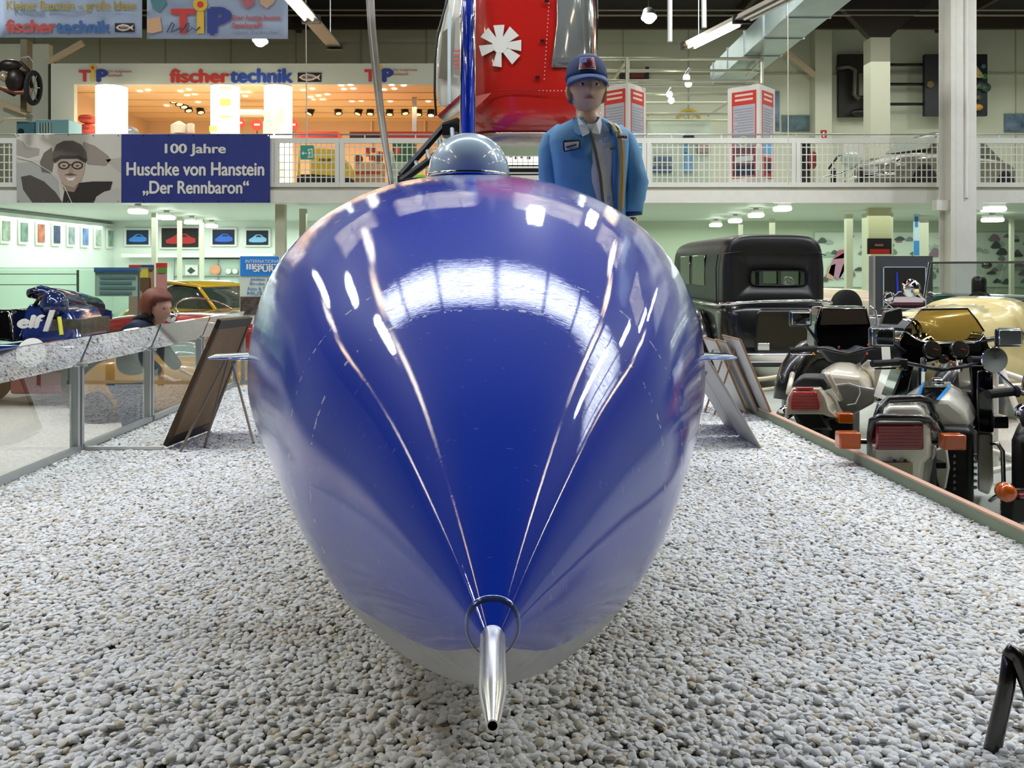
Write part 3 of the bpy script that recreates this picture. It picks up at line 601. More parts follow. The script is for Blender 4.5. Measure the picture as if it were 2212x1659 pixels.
# red/blue poster rack
t = thing('poster_rack', 'narrow rack of red and blue posters behind the visitor', 'rack', P(312, 700, 15))
MB().pbox(278, 572, 330, 700, 15.02, 15.08).build('back_panel', flat('#b9a08a'), t)
for k, (x0, y0, x1, y1, c) in enumerate(((279, 572, 305, 581, '#b53a30'), (305, 572, 330, 583, '#34407f'), (300, 578, 320, 600, '#c7c24a'), (302, 601, 322, 628, '#5d4c30'), (337, 568, 357, 700, '#b98a86'), (337, 568, 357, 578, '#c03028'), (340, 578, 356, 590, '#5c8f3a'))):
    MB().pbox(x0, y0, x1, y1, 14.98-.01*k, 15.02).build('poster', flat(c), t)
MB().pbox(290, 700, 350, 770, 15.1, 15.3).build('stand', ALU, t)
# framed car photographs on the bright wall
for (x0, y0, x1, y1, c1, c2, lab) in ((273, 497, 320, 528, '#0d2440', '#3a7fd0', 'framed photo of a blue and red car, leftmost on the bright wall'), (349, 493, 428, 534, '#1a1210', '#b42a28', 'largest framed photo showing a red car on the bright wall'),
        (459, 496, 506, 528, '#0a1838', '#2f62c8', 'framed photo of a blue curved car with light arcs'), (532, 498, 579, 529, '#0d1c30', '#7fb8e0', 'framed photo of a pale blue open car beside the pillar')):
    d = 26.62; t = thing('framed_photo', lab, 'picture', P((x0+x1)/2, y1, d), 'framed car photographs under the left gallery')
    MB().pbox(x0-5, y0-4, x1+5, y1+4, d+.02, d+.08).build('mount', WHITE, t)
    MB().pbox(x0, y0, x1, y1, d, d+.02).build('print', flat(c1), t)
    w, h = x1-x0, y1-y0
    MB().ppoly([(x0+w*u, y0+h*v) for u, v in ((.12, .62), (.3, .45), (.45, .28), (.66, .28), (.8, .45), (.93, .55), (.92, .75), (.75, .82), (.3, .82), (.12, .78))], d-.01, .01).build('car_print', flat(c2), t)
    MB().ppoly([(x0+w*u, y0+h*v) for u, v in ((.42, .45), (.5, .34), (.63, .34), (.72, .46))], d-.015, .005).build('window_print', flat('#20262c'), t)
# ledge, lower showcases
tag(MB().pbox(262, 548, 590, 556, 26.2, 26.7).build('ledge', WHITE), 'long white ledge under the framed car photos', 'shelf')
t = thing('wall_showcase', 'pale green wall showcase with small round exhibits', 'showcase', P(450, 640, 26.6))
MB().pbox(375, 560, 590, 690, 26.5, 26.72).build('cabinet', mat('showcase_green', '#b9cfc0', .4), t)
for x in (375, 470, 517): MB().pbox(x-1, 560, x+1, 690, 26.45, 26.5).build('divider', ALU, t)
MB().pbox(375, 594, 590, 596, 26.4, 26.5).build('shelf_line', ALU, t)
MB().pbox(400, 572, 427, 596, 26.42, 26.46).build('white_card', WHITE, t); MB().ppoly([(404, 585), (412, 577), (422, 585), (412, 592)], 26.41, .01).build('emblem_print', flat('#3b4a40'), t)
MB().lathe([(.16, 0), (.16, .03), (.1, .05)], P(465, 583, 26.45), (0, -1, 0), 20).build('orange_badge', flat('#d99a78'), t)
for x in (494, 508): MB().lathe([(.08, 0), (.08, .03)], P(x, 586, 26.45), (0, -1, 0), 16).build('dial', WHITE, t)
t = thing('car_bonnet', 'pale yellow car bonnet standing upright under the gallery', 'bonnet', P(432, 660, 20))
MB().prism([P(395, 655, 20), P(463, 655, 20), P(458, 612, 20.1), P(452, 605, 20.12), P(405, 605, 20.12), P(400, 612, 20.1)], (0, .08, 0)).build('panel', mat('bonnet_yellow', '#d2d69a', .3), t, bevel=.03)
MB().pbox(400, 655, 458, 720, 20.05, 20.15).build('prop', ALU, t)
# pictures on the bright side wall
for k in range(9):
    y = 26.4-.78*k; w = .42; lab = 'narrow picture on bright left side wall, number %s from the far corner' % ('one', 'two', 'three', 'four', 'five', 'six', 'seven', 'eight', 'nine')[k]
    t = thing('wall_picture', lab, 'picture', (-12.08, y, 1.9), 'pictures on the bright side wall')
    MB().box((-12.07, y, 1.85), (.04, w, .62)).build('mount', WHITE, t)
    MB().box((-12.04, y, 1.85), (.02, w*.72, .46)).build('print', mat('print_%d' % k, ('#7f9a86', '#9fb0a0', '#6a86b0', '#8a9c9a', '#3d4a66', '#b06a50', '#6f8a7a', '#90a08c', '#83978c')[k], .6, vary=.4, vscale=5), t)
# ================================================================== right: leaning boards, motorcycles, cars
def leaning(name, lab, foot, w, h, dx, m, edge, group, k=0, dz=0):
    """thin board standing on the gravel along the bed, its top leaning towards the rocket car"""
    t = thing(name, lab, 'display board', foot, group); f = Vector(foot); a = Vector((-.065, 1, 0)).normalized()*w; up = Vector((dx, 0, h))
    n_ = a.cross(up).normalized()*.01
    MB().prism([f, f+a, f+a+up, f+up], n_).build('sheet', m, t)
    for p0, p1 in ((f, f+up), (f+a, f+a+up), (f+up, f+up+a), (f, f+a)): MB().tube([p0+n_*.5, p1+n_*.5], .007, 6).build('edge_strip', edge, t)
    MB().tube([f+a*.5+up*.85-n_*.5, f+a*.5+Vector((dx*1.5, 0, 0))], .006, 6).build('strut', edge, t)
    return t
PALE = mat('board_white', '#c2c2bd', .45, vary=.05); WOOD = mat('board_edge_wood', '#9c7752', .6); GRY = mat('board_edge_grey', '#9a9a94', .4, .3)
G_ = 'information boards leaning along right edge of the gravel'
leaning('information_board', 'nearest leaning information board, seen edge-on beside the rocket car', P(1640, 968, 4.66), .32, .46, -.27, PALE, GRY, G_)
leaning('information_board', 'second leaning information board with thin grey edge', P(1604, 940, 5.02), .34, .47, -.28, PALE, GRY, G_)
leaning('information_board', 'third leaning information board with wooden edge', P(1612, 892, 5.75), .30, .47, -.2, PALE, WOOD, G_)
leaning('information_board', 'fourth leaning information board standing between two wooden-edged boards', P(1640, 898, 5.68), .26, .47, -.21, PALE, WOOD, G_)
leaning('information_board', 'rightmost leaning information board with brown wooden edge', P(1670, 907, 5.5), .36, .5, -.21, PALE, WOOD, G_)
# ------------------------------------------------------------------ front motorcycle (white, blue stripes)
BW = mat('bike_white', '#e8e3d4', .22, coat=1); LENS = mat('red_lens', '#7a0f16', .15, coat=1); ORN = mat('orange_lens', '#c9570c', .15, coat=1)
SMK = glass('smoked_screen', '#cbbf9a', .06); MG = mat('mirror_glass', '#cfd6da', .03, 1); BLU = flat('#1c7fc4', .3); NAVY = flat('#12224c', .3); BARM = mat('black_bar', '#141416', .3, coat=.6)
def gauge(t, c, r, n=(0, -1, .35)):
    o = MB().lathe([(r, 0), (r*1.05, .03), (r*.95, .035)], c, n, 24).build('gauge', BARM, t, auto=40)
    MB().lathe([(r*.9, .036), (.001, .037)], c, n, 20).build('dial_face', flat('#1b1717', .3), o)
    q = Vector(n).normalized(); a_ = Vector(c)+q*.04
    MB().tube([a_, a_+Vector((r*.6, 0, -r*.15))], .0015, 5).build('needle', flat('#d8502e'), o)
def mirror(t, x0, y0, x1, y1, d, arm, glasscol=MG):
    o = MB().pbox(x0, y0, x1, y1, d, d+.05).build('mirror_housing', BARM, t, bevel=.02, seg=3)
    MB().pbox(x0+4, y0+4, x1-4, y1-4, d-.006, d+.004).build('mirror_glass', glasscol, o, bevel=.012, seg=2)
    c = P((x0+x1)/2, (y0+y1)/2, d+.04); MB().tube([c, Vector(arm)], .012, 8).build('mirror_arm', BARM, o)
def indicator(t, x0, y0, x1, y1, d, root):
    o = MB().pbox(x0, y0, x1, y1, d, d+.07).build('indicator', ORN, t, bevel=.008, seg=2)
    MB().tube([P((x0+x1)/2, (y0+y1)/2, d+.06), root], .013, 8).build('indicator_stalk', BARM, o)
m1 = thing('motorcycle', 'white motorcycle with blue stripes and rectangular red tail light', 'motorcycle', (P(1965, 0, 4.8).x, 4.8, FZ), 'motorcycles beside the gravel bed')
D = 4.25
def secs(rows):                                 # rows: depth, list of picture corners -> lofted shell
    return [[P(x, y, d) for x, y in pts] for d, pts in rows]
MB().rings(secs([(D+.02, [(1886, 915), (1890, 905), (2004, 905), (2008, 915), (2010, 985), (1995, 1000), (1985, 1085), (1895, 1085), (1888, 1000), (1884, 985)]),
                 (D+.25, [(1890, 905), (1905, 890), (2005, 890), (2020, 910), (2022, 980), (2015, 1000), (2010, 1060), (1920, 1060), (1900, 1000), (1890, 985)]),
                 (D+.55, [(1905, 905), (1915, 880), (2005, 880), (2022, 905), (2024, 945), (2020, 960), (2010, 975), (1925, 975), (1912, 960), (1906, 945)])])).build('tail_cowl', BW, m1, bevel=.02, seg=3)
tl = MB().pbox(1893, 916, 1997, 973, D-.03, D+.03).build('tail_light', LENS, m1, bevel=.01, seg=2)
for k in range(7): MB().pbox(1898, 921+7*k, 1992, 923+7*k, D-.034, D-.028).build('lens_rib', flat('#a8343a', .2), tl)
MB().pbox(1890, 913, 2000, 917, D-.032, D+.0).build('lens_bezel', BARM, tl)
MB().pbox(1912, 1000, 1972, 1045, D-.005, D+.02).build('plate_panel', mat('plate_beige', '#a89a80', .4), m1)
for x in (1932, 1955): MB().lathe([(.008, 0), (.008, .006)], P(x, 995, D-.0), (0, -1, 0), 10).build('bolt', BLACK, m1)
MB().tube([P(1880, 985, D+.15), P(1880, 935, D+.0), P(1884, 908, D-.02), P(1900, 901, D-.03), P(1985, 902, D-.03), P(2004, 908, D-.02), P(2030, 938, D+.15), P(2045, 950, D+.45)], .017, 10).build('grab_rail', BARM, m1, smooth=True)
MB().tube([P(1895, 900, D+.1), P(1902, 877, D+.18), P(1918, 863, D+.2), P(1985, 860, D+.2), P(2005, 866, D+.22), P(2018, 895, D+.28), P(2032, 925, D+.45)], .02, 10).build('luggage_rail', BARM, m1, smooth=True)
MB().rings(secs([(D+.05, [(1905, 905), (1910, 885), (1922, 877), (1980, 876), (1995, 884), (2002, 905)]), (D+.4, [(1912, 905), (1915, 872), (1930, 866), (1985, 866), (2000, 873), (2008, 905)])])).build('seat_hump', BW, m1, bevel=.02, seg=3)
MB().rings(secs([(D+.4, [(1925, 905), (1930, 872), (1990, 872), (2010, 905)]), (D+.9, [(1930, 900), (1935, 868), (2010, 868), (2030, 900)])])).build('seat', mat('seat_grey', '#3a3632', .6), m1, bevel=.02)
tank = MB().rings(secs([(D+.8, [(1950, 935), (1938, 905), (1945, 880), (1975, 862), (2050, 862), (2085, 890), (2092, 915), (2085, 935)]),
                 (D+1.0, [(1938, 930), (1930, 890), (1945, 862), (1985, 838), (2055, 836), (2095, 862), (2112, 895), (2105, 930)]),
                 (D+1.25, [(1942, 925), (1940, 880), (1960, 850), (1995, 826), (2052, 826), (2090, 850), (2108, 885), (2100, 925)]),
                 (D+1.4, [(1955, 915), (1952, 870), (1975, 845), (2000, 830), (2048, 830), (2080, 845), (2095, 880), (2088, 915)])])).build('tank', BW, m1, bevel=.03, seg=3)
def strip_on(rows, m, name, parent, th=.004):
    MB().rings([[P(x0, y0, d-.012), P(x1, y1, d-.012), P(x1, y1+1, d+.01), P(x0, y0+1, d+.01)] for d, x0, y0, x1, y1 in rows]).build(name, m, parent)
strip_on([(D+.785, 1985, 863, 2022, 863), (D+.99, 1993, 837, 2045, 836), (D+1.24, 1998, 824, 2049, 824)], GLOSSBLACK, 'tank_panel', tank)
strip_on([(D+.78, 1978, 864, 1985, 863), (D+.985, 1987, 837, 1993, 837), (D+1.235, 1993, 825, 1998, 824)], BLU, 'blue_stripe', tank)
strip_on([(D+.78, 2022, 863, 2030, 864), (D+.985, 2045, 836, 2052, 837), (D+1.235, 2049, 824, 2054, 825)], BLU, 'blue_stripe', tank)
MB().lathe([(.035, 0), (.035, .01), (.02, .015)], P(2026, 822, D+1.22), (0, -.2, 1), 20).build('filler_cap', CHROME, tank, smooth=True)
for k, (c, o) in enumerate((('#12224c', 0), ('#1c4f9c', 7), ('#2f9bdc', 13))):
    MB().prism([P(2066+k*2, 930, D+.97), P(2070+k*2, 908+o, D+.97), P(2084, 899+o, D+.97), P(2112, 896+o, D+1.0), P(2112, 903+o, D+1.0), P(2088, 906+o, D+.97), P(2077+k*2, 915+o*.7, D+.97), P(2072+k*2, 930, D+.97)], (0, .01, 0)).build('side_stripe', flat(c, .3), tank)
# fairing
fd = D+1.25
MB().prism([P(1944, 735, fd), P(1950, 718, fd+.1), P(1958, 716, fd+.1), P(1985, 733, fd+.08), P(2010, 740, fd+.08), P(2100, 740, fd+.08), P(2116, 735, fd+.08), P(2127, 718, fd+.1), P(2140, 760, fd), P(2146, 800, fd), P(2146, 930, fd-.05), P(2105, 930, fd-.05), P(2095, 790, fd), P(2040, 775, fd+.05), P(1975, 790, fd), P(1962, 850, fd), P(1925, 860, fd), P(1948, 800, fd)], (0, .16, .0)).build('fairing_inner', GLOSSBLACK, m1, bevel=.01)
MB().prism([P(1937, 728, fd+.14), P(1946, 735, fd+.14), P(1952, 800, fd+.14), P(1930, 870, fd+.14), P(1922, 868, fd+.14), P(1942, 800, fd+.14)], (0, .25, 0)).build('fairing_edge', BW, m1)
MB().prism([P(1975, 690, fd+.02), P(1990, 671, fd+.06), P(2090, 669, fd+.06), P(2107, 690, fd+.02), P(2124, 716, fd), P(2114, 733, fd-.02), P(2100, 737, fd-.03), P(2010, 737, fd-.03), P(1985, 730, fd-.02), P(1955, 712, fd)], (0, .006, .0)).build('windscreen', SMK, m1)
MB().tube([P(1953, 712, fd), P(1975, 688, fd+.02), P(1990, 669, fd+.06), P(2090, 667, fd+.06), P(2109, 690, fd+.02), P(2126, 716, fd)], .006, 8).build('screen_edge', BARM, m1)
gauge(m1, P(2010, 757, fd-.12), .052); gauge(m1, P(2069, 757, fd-.12), .052); gauge(m1, P(2036, 778, fd-.14), .026)
for x, y, c in ((2016, 787, '#2347c8'), (2024, 781, '#d9821c'), (2055, 782, '#d9821c'), (2062, 789, '#c42a1c')): MB().ball(P(x, y, fd-.16), .009, 10, 8).build('warning_lamp', flat(c, .2), m1)
for x in (1995, 2072): MB().tube([P(x, 775, fd-.15), P(x, 800, fd-.12)], .018, 12).build('handlebar_clamp', CHROME, m1)
MB().tube([P(1885, 786, fd-.35), P(1945, 782, fd-.28), P(1985, 790, fd-.18), P(2035, 800, fd-.15), P(2090, 790, fd-.18), P(2120, 778, fd-.28), P(2150, 778, fd-.35)], .012, 10).build('handlebar', BARM, m1, smooth=True)
for a, b in (((1884, 786), (1946, 782)), ((2095, 776), (2150, 777))): MB().tube([P(*a, fd-.36), P(*b, fd-.29)], .02, 12).build('grip', RUBBER, m1)
for a, b in (((1888, 797), (1950, 795)), ((2100, 790), (2146, 792))): MB().tube([P(*a, fd-.4), P(*b, fd-.32)], .006, 8).build('lever', CHROME, m1)
MB().pbox(1945, 776, 1962, 800, fd-.32, fd-.22).build('switch_block', BARM, m1, bevel=.006); MB().ball(P(1939, 797, fd-.37), .008, 10, 8).build('switch_button', flat('#e08a20', .2), m1)
mirror(m1, 1880, 706, 1936, 750, fd-.12, P(1955, 760, fd+.05)); mirror(m1, 2155, 709, 2212, 750, fd-.12, P(2135, 760, fd+.05))
MB().rings(secs([(fd-.3, [(2112, 935), (2144, 935), (2146, 1040), (2136, 1070), (2112, 1060)]), (fd+.3, [(2105, 930), (2146, 930), (2146, 1030), (2136, 1050), (2105, 1040)])])).build('side_panel', BW, m1, bevel=.015, seg=3)
MB().rings(secs([(fd-.32, [(2110, 800), (2145, 800), (2147, 936), (2110, 936)]), (fd+.3, [(2108, 800), (2140, 800), (2144, 930), (2108, 930)])])).build('side_fairing_upper', GLOSSBLACK, m1, bevel=.015)
MB().pbox(2147, 899, 2180, 926, fd-.35, fd-.22).build('front_indicator', BARM, m1, bevel=.008)
indicator(m1, 1814, 935, 1861, 971, D+.0, P(1900, 955, D+.12)); indicator(m1, 2040, 940, 2089, 973, D+.0, P(1995, 956, D+.12))
MB().tube([P(2140, 958, D+.75), P(2155, 958, D+.72), P(2166, 975, D+.7), P(2168, 1040, D+.7), P(2158, 1068, D+.7), P(2138, 1082, D+.75)], .012, 10).build('crash_bar', CHROME, m1, smooth=True)
wheel(m1, Vector((P(1985, 0, 4.75).x, 4.72, FZ+.3)), .3, .14, (1, -.5, 0)); wheel(m1, Vector((2.95, 6.05, FZ+.3)), .3, .12, (1, -.5, 0))
MB().rings(secs([(D+.6, [(2012, 975), (2045, 960), (2052, 1010), (2042, 1065), (2030, 1070), (2020, 1030)]), (D+.95, [(2015, 965), (2048, 955), (2054, 1000), (2046, 1050), (2032, 1055), (2020, 1020)])])).build('pannier_guard', BW, m1, bevel=.012)
en = MB(); en.box((P(2040, 0, 5.2).x, 5.25, FZ+.38), (.34, .6, .45), R(-26)); en.build('engine_block', mat('engine_dark', '#1d1c1b', .4, .5, vary=.4, vscale=14), m1, bevel=.04)
for k in range(6): MB().tube([P(2060, 985+14*k, D+.7), P(2108, 983+14*k, D+.8)], .01, 8).build('cooling_fin', STEEL, m1)
MB().tube([P(2090, 940, D+.85), P(2088, 1010, D+.8)], .022, 10).build('shock_absorber', STEEL, m1)
MB().tube([(P(2030, 0, 4.5).x+.02, 4.45, FZ+.28), (P(2035, 0, 5.2).x, 5.3, FZ+.22)], .045, 14).build('exhaust', CHROME, m1, smooth=True)
MB().pbox(2025, 1000, 2044, 1012, D+.5, D+.6).build('bracket', BLACK, m1)
# ------------------------------------------------------------------ second motorcycle (cream and grey)
m2 = thing('motorcycle', 'cream and grey motorcycle with slanted tail behind the striped one', 'motorcycle', (P(1790, 0, 6).x, 6, FZ), 'motorcycles beside the gravel bed')
D2 = 5.5; CRM = mat('bike_cream', '#d9cfba', .22, coat=1); GYP = mat('bike_grey', '#6d6a63', .25, coat=.8)
MB().rings(secs([(D2+.02, [(1697, 905), (1700, 860), (1712, 838), (1770, 838), (1784, 858), (1792, 885), (1815, 905), (1790, 900), (1775, 895), (1705, 895)]),
                 (D2+.4, [(1702, 895), (1706, 850), (1718, 826), (1790, 826), (1805, 850), (1815, 880), (1830, 900), (1800, 895), (1790, 890), (1710, 890)])])).build('tail_cowl', CRM, m2, bevel=.02, seg=3)
tl = MB().rings(secs([(D2-.03, [(1710, 886), (1706, 870), (1712, 846), (1764, 846), (1772, 870), (1768, 886)]), (D2+.05, [(1710, 888), (1704, 870), (1711, 844), (1766, 844), (1775, 870), (1770, 888)])])).build('tail_light', mat('red_lens_bright', '#a8161a', .15, coat=1), m2, bevel=.008)
for k in range(5): MB().pbox(1712, 851+7*k, 1766, 853+7*k, D2-.034, D2-.028).build('lens_rib', flat('#c84a48', .2), tl)
MB().pbox(1722, 838, 1757, 842, D2-.01, D2+.02).build('tail_badge', flat('#b8321c'), m2)
MB().rings(secs([(D2+.1, [(1710, 838), (1718, 822), (1735, 814), (1775, 814), (1786, 830), (1788, 842)]), (D2+.5, [(1720, 836), (1725, 812), (1740, 806), (1785, 806), (1800, 825), (1802, 842)])])).build('seat', mat('seat_black', '#17181b', .5), m2, bevel=.02, seg=3)
for xs_ in ((1703, 850, 1712, 808), (1788, 808, 1815, 862)): MB().tube([P(xs_[0], xs_[1], D2+.1), P((xs_[0]+xs_[2])/2, (xs_[1]+xs_[3])/2, D2+.15), P(xs_[2], xs_[3], D2+.3)], .018, 8).build('grab_handle', CRM, m2, smooth=True)
tank = MB().rings(secs([(D2+.6, [(1760, 850), (1762, 822), (1790, 806), (1860, 812), (1880, 845), (1878, 865)]), (D2+.9, [(1762, 835), (1775, 800), (1805, 782), (1845, 784), (1885, 815), (1890, 860)]), (D2+1.2, [(1770, 825), (1785, 795), (1812, 779), (1840, 780), (1875, 805), (1880, 850)])])).build('tank', CRM, m2, bevel=.03, seg=3)
MB().lathe([(.04, 0), (.045, .012), (.02, .02)], P(1810, 779, D2+1.0), (0, -.3, 1), 20).build('filler_cap', CHROME, tank, smooth=True)
MB().rings(secs([(D2+.45, [(1800, 905), (1802, 830), (1830, 826), (1892, 840), (1890, 870), (1845, 895)]), (D2+1.1, [(1810, 890), (1812, 825), (1840, 822), (1895, 835), (1892, 860), (1850, 880)])])).build('side_cover', GYP, m2, bevel=.02, seg=3)
MB().tube([P(1832, 828, D2+.43), P(1856, 835, D2+.43), P(1858, 850, D2+.43), P(1848, 872, D2+.43), P(1830, 875, D2+.43)], .004, 6).build('side_outline', WHITE, m2)
f2 = D2+1.15
MB().prism([P(1762, 700, f2), P(1772, 662, f2+.05), P(1874, 662, f2+.05), P(1880, 700, f2), P(1888, 745, f2), P(1870, 765, f2-.05), P(1775, 765, f2-.05), P(1760, 745, f2)], (0, .2, 0)).build('fairing', GLOSSBLACK, m2, bevel=.02, seg=3)
MB().prism([P(1772, 702, f2-.02), P(1777, 668, f2+.03), P(1868, 666, f2+.03), P(1876, 700, f2-.02)], (0, .006, 0)).build('windscreen', mat('screen_brown', '#2a241d', .06, coat=1), m2)
MB().tube([P(1880, 662, f2), P(1892, 672, f2+.02), P(1896, 700, f2+.05), P(1884, 712, f2+.05)], .008, 8).build('chrome_rail', CHROME, m2, smooth=True)
MB().tube([P(1705, 756, f2-.35), P(1775, 752, f2-.25), P(1830, 765, f2-.2), P(1880, 752, f2-.25), P(1935, 752, f2-.35)], .013, 10).build('handlebar', BARM, m2, smooth=True)
for a, b in (((1704, 757), (1762, 753)), ((1890, 753), (1936, 752))): MB().tube([P(*a, f2-.36), P(*b, f2-.28)], .021, 12).build('grip', RUBBER, m2)
MB().tube([P(1708, 764, f2-.4), P(1760, 765, f2-.32)], .006, 8).build('lever', CHROME, m2)
MB().prism([P(1772, 752, f2-.2), P(1800, 750, f2-.2), P(1815, 758, f2-.2), P(1845, 758, f2-.2), P(1860, 748, f2-.2), P(1878, 752, f2-.2), P(1866, 780, f2-.2), P(1845, 790, f2-.2), P(1800, 785, f2-.2)], (0, .12, 0)).build('dashboard', mat('dash_grey', '#2c2f33', .5), m2, bevel=.01)
for x, y, c in ((1757, 764, '#e0902a'), (1873, 764, '#c8302a'), (1876, 745, '#d8502a'), (1812, 750, '#8a2018')): MB().ball(P(x, y, f2-.38), .009, 10, 8).build('switch_lamp', flat(c, .2), m2)
mirror(m2, 1707, 671, 1755, 706, f2-.1, P(1768, 740, f2)); 
MB().prism([P(1905, 700, f2+.05), P(1912, 674, f2+.05), P(1948, 664, f2+.05), P(1952, 690, f2+.05), P(1940, 702, f2+.05)], (0, .06, 0)).build('mirror_housing', BARM, m2, bevel=.008)
indicator(m2, 1812, 893, 1845, 915, D2+.0, P(1780, 900, D2+.15))
MB().rings(secs([(D2+.1, [(1715, 890), (1765, 890), (1790, 925), (1740, 930)]), (D2+.5, [(1720, 888), (1775, 888), (1800, 930), (1750, 935)])])).build('under_tail', BLACK, m2, bevel=.01)
wheel(m2, Vector((P(1765, 0, 5.9).x, 5.95, FZ+.3)), .3, .14, (1, -.5, 0)); wheel(m2, Vector((2.75, 7.25, FZ+.3)), .3, .12, (1, -.5, 0))
MB().box((P(1805, 0, 6.4).x, 6.5, FZ+.4), (.36, .6, .5), R(-26)).build('engine_block', mat('engine_dark'), m2, bevel=.05)
MB().tube([P(1692, 895, D2+.3), P(1715, 880, D2+.6)], .045, 14).build('exhaust', CHROME, m2, smooth=True)
MB().prism([P(1885, 800, f2-.3), P(1905, 783, f2-.3), P(1918, 790, f2-.3), P(1920, 830, f2-.3), P(1897, 865, f2-.3), P(1888, 850, f2-.3)], (0, .25, 0)).build('leg_shield', CRM, m2, bevel=.012)
# ------------------------------------------------------------------ third motorcycle at the frame edge
m3 = thing('motorcycle', 'dark motorcycle cut off at right frame edge with round orange indicator', 'motorcycle', (2.75, 4.5, FZ), 'motorcycles beside the gravel bed')
o = MB().lathe([(.001, -.045), (.025, -.042), (.04, -.025), (.043, 0), (.04, .03), (.02, .05)], P(2173, 1063, 4.0), (.2, 1, 0), 24).build('indicator', ORN, m3, smooth=True)
MB().tube([P(2190, 1060, 4.04), P(2260, 1058, 4.2)], .012, 10).build('indicator_stalk', CHROME, o)
MB().pbox(2186, 1075, 2235, 1130, 4.05, 4.15).build('rear_lamp_block', BLACK, m3, bevel=.01); MB().pbox(2203, 1068, 2240, 1078, 4.02, 4.1).build('tail_light', LENS, m3, bevel=.005)
MB().pbox(2207, 1085, 2260, 1180, 4.1, 4.3).build('mudguard', CHROME, m3, bevel=.02)
MB().tube([P(2134, 852, 4.55), P(2195, 845, 4.6)], .023, 12).build('grip', RUBBER, m3); MB().tube([P(2190, 846, 4.6), P(2240, 855, 4.75), P(2330, 850, 4.8)], .013, 10).build('handlebar', CHROME, m3, smooth=True)
MB().lathe([(.024, 0), (.032, .01), (.024, .02)], P(2192, 846, 4.58), (1, .1, .1), 14).build('grip_collar', RUBBER, m3)
ms = MB().lathe([(.068, 0), (.071, .008), (.068, .016)], P(2146, 777, 4.7), (0, -1, 0), 32).build('round_mirror', CHROME, m3, auto=40)
MB().lathe([(.064, .017), (.001, .018)], P(2146, 777, 4.7), (0, -1, 0), 28).build('mirror_glass', MG, ms)
MB().tube([P(2150, 800, 4.72), P(2195, 842, 4.62)], .007, 8).build('mirror_stem', CHROME, m3)
MB().ball(P(2212, 890, 4.5), .045, 20, 12).build('chrome_lamp', CHROME, m3, smooth=True)
for x, y in ((2.62, 4.3), (3.4, 5.5)): wheel(m3, Vector((x, y, FZ+.32)), .32, .12, (1, -.65, 0))
loftcar('tank', [(4.75, .08, .35, .45, .4), (4.95, .15, .28, .5, .36), (5.25, .15, .28, .52, .36), (5.4, .07, .34, .44, .4)], GLOSSBLACK, m3, .8, xform=Matrix.Translation((3.08, 5.0, -.1)) @ Matrix.Rotation(R(-33), 4, 'Z') @ Matrix.Translation((0, -5.08, 0)))
MB().box((2.78, 4.55, .2), (.24, .6, .1), R(-33)).build('seat', RUBBER, m3, bevel=.04); MB().box((3.02, 4.95, -.15), (.34, .5, .4), R(-33)).build('engine_block', mat('engine_dark'), m3, bevel=.05)
# ------------------------------------------------------------------ black limousine
lm = thing('limousine', 'black vintage limousine with leather roof and small rear window', 'car', (P(1675, 0, 11).x, 12.5, FZ))
LEA = mat('black_leather', '#151517', .38, bump=.05, bscale=30); LBK = mat('limo_black', '#0d0d0e', .28, coat=.6, bump=.03, bscale=40)
lx = P(1672, 0, 11).x; zb_, zt_ = P(0, 655, 11).z, P(0, 506, 11).z; zc_ = (zb_+zt_)/2
def cabring(y, sx, sz, hz=0, e=.42, n=56):
    out = []
    for k in range(n):
        a = 2*math.pi*k/n; ee = e if math.sin(a) > 0 else .12; c_, s_ = se(a, ee), ss(a, ee); w = .64*sx*(1-.06*max(0, s_)); s_ = s_ if s_ > 0 else s_*(1.08+(1-sz)*1.1)
        out.append(Vector((lx+w*c_, y, zc_+hz+(zt_-zb_)/2*sz*s_)))
    return out
def winring(y, n=56): return [Vector((lx+P(1680, 0, 11).x-P(1672, 0, 11).x+.345*se(2*math.pi*k/n, .35), y, P(0, 601, 11).z+.095*ss(2*math.pi*k/n, .35))) for k in range(n)]
MB().rings([winring(11.02), winring(10.97), cabring(10.98, .86, .86), cabring(10.995, .95, .95), cabring(11.06, 1, 1), cabring(11.3, 1.01, 1.02), cabring(14.0, 1.01, 1.02), cabring(14.4, .98, .98)], caps=False).build('leather_roof', LEA, lm, smooth=True)
MB().tube([v for v in winring(10.965)], .008, 6, loop=True).build('window_frame', BLACK, lm)
MB().rings([winring(11.0), [v+Vector((0, .004, 0)) for v in winring(11.0)]]).build('rear_window_pane', GL, lm)
MB().pbox(1632, 585, 1640, 618, 11.03, 11.06).build('window_divider', BLACK, lm)
for y in (535, ): MB().tube([P(1565, 548, 10.99), P(1580, 546, 10.965), P(1600, 544, 10.95), P(1770, 546, 10.95), P(1784, 552, 10.99)], .006, 6).build('roof_seam', BLACK, lm)
MB().tube([Vector((lx-.655, 11.2, zt_-.25)), Vector((lx-.67, 11.25, zc_)), Vector((lx-.66, 11.25, zb_))], .008, 6).build('roof_seam', BLACK, lm)
for s_ in (-1, 1):
    for y0, y1 in ((12.0, 12.8), (13.0, 13.7)): MB().box((lx+s_*.645, (y0+y1)/2, zc_-.02), (.02, y1-y0, .42)).build('side_window', mat('limo_glass', '#10130f', .05, coat=1), lm, bevel=.03)
loftcar('body', [(10.78, .52, FZ+.3, zb_-.06, zb_-.35), (10.86, .64, FZ+.28, zb_+.0, zb_-.3), (11.1, .7, FZ+.28, zb_+.03, zb_-.3), (13.5, .72, FZ+.28, zb_+.03, zb_-.3), (14.6, .6, FZ+.3, zb_-.02, zb_-.3), (16.2, .38, FZ+.35, zb_-.05, zb_-.3)], LBK, lm, .35, xform=Matrix.Translation((lx, 0, 0)))
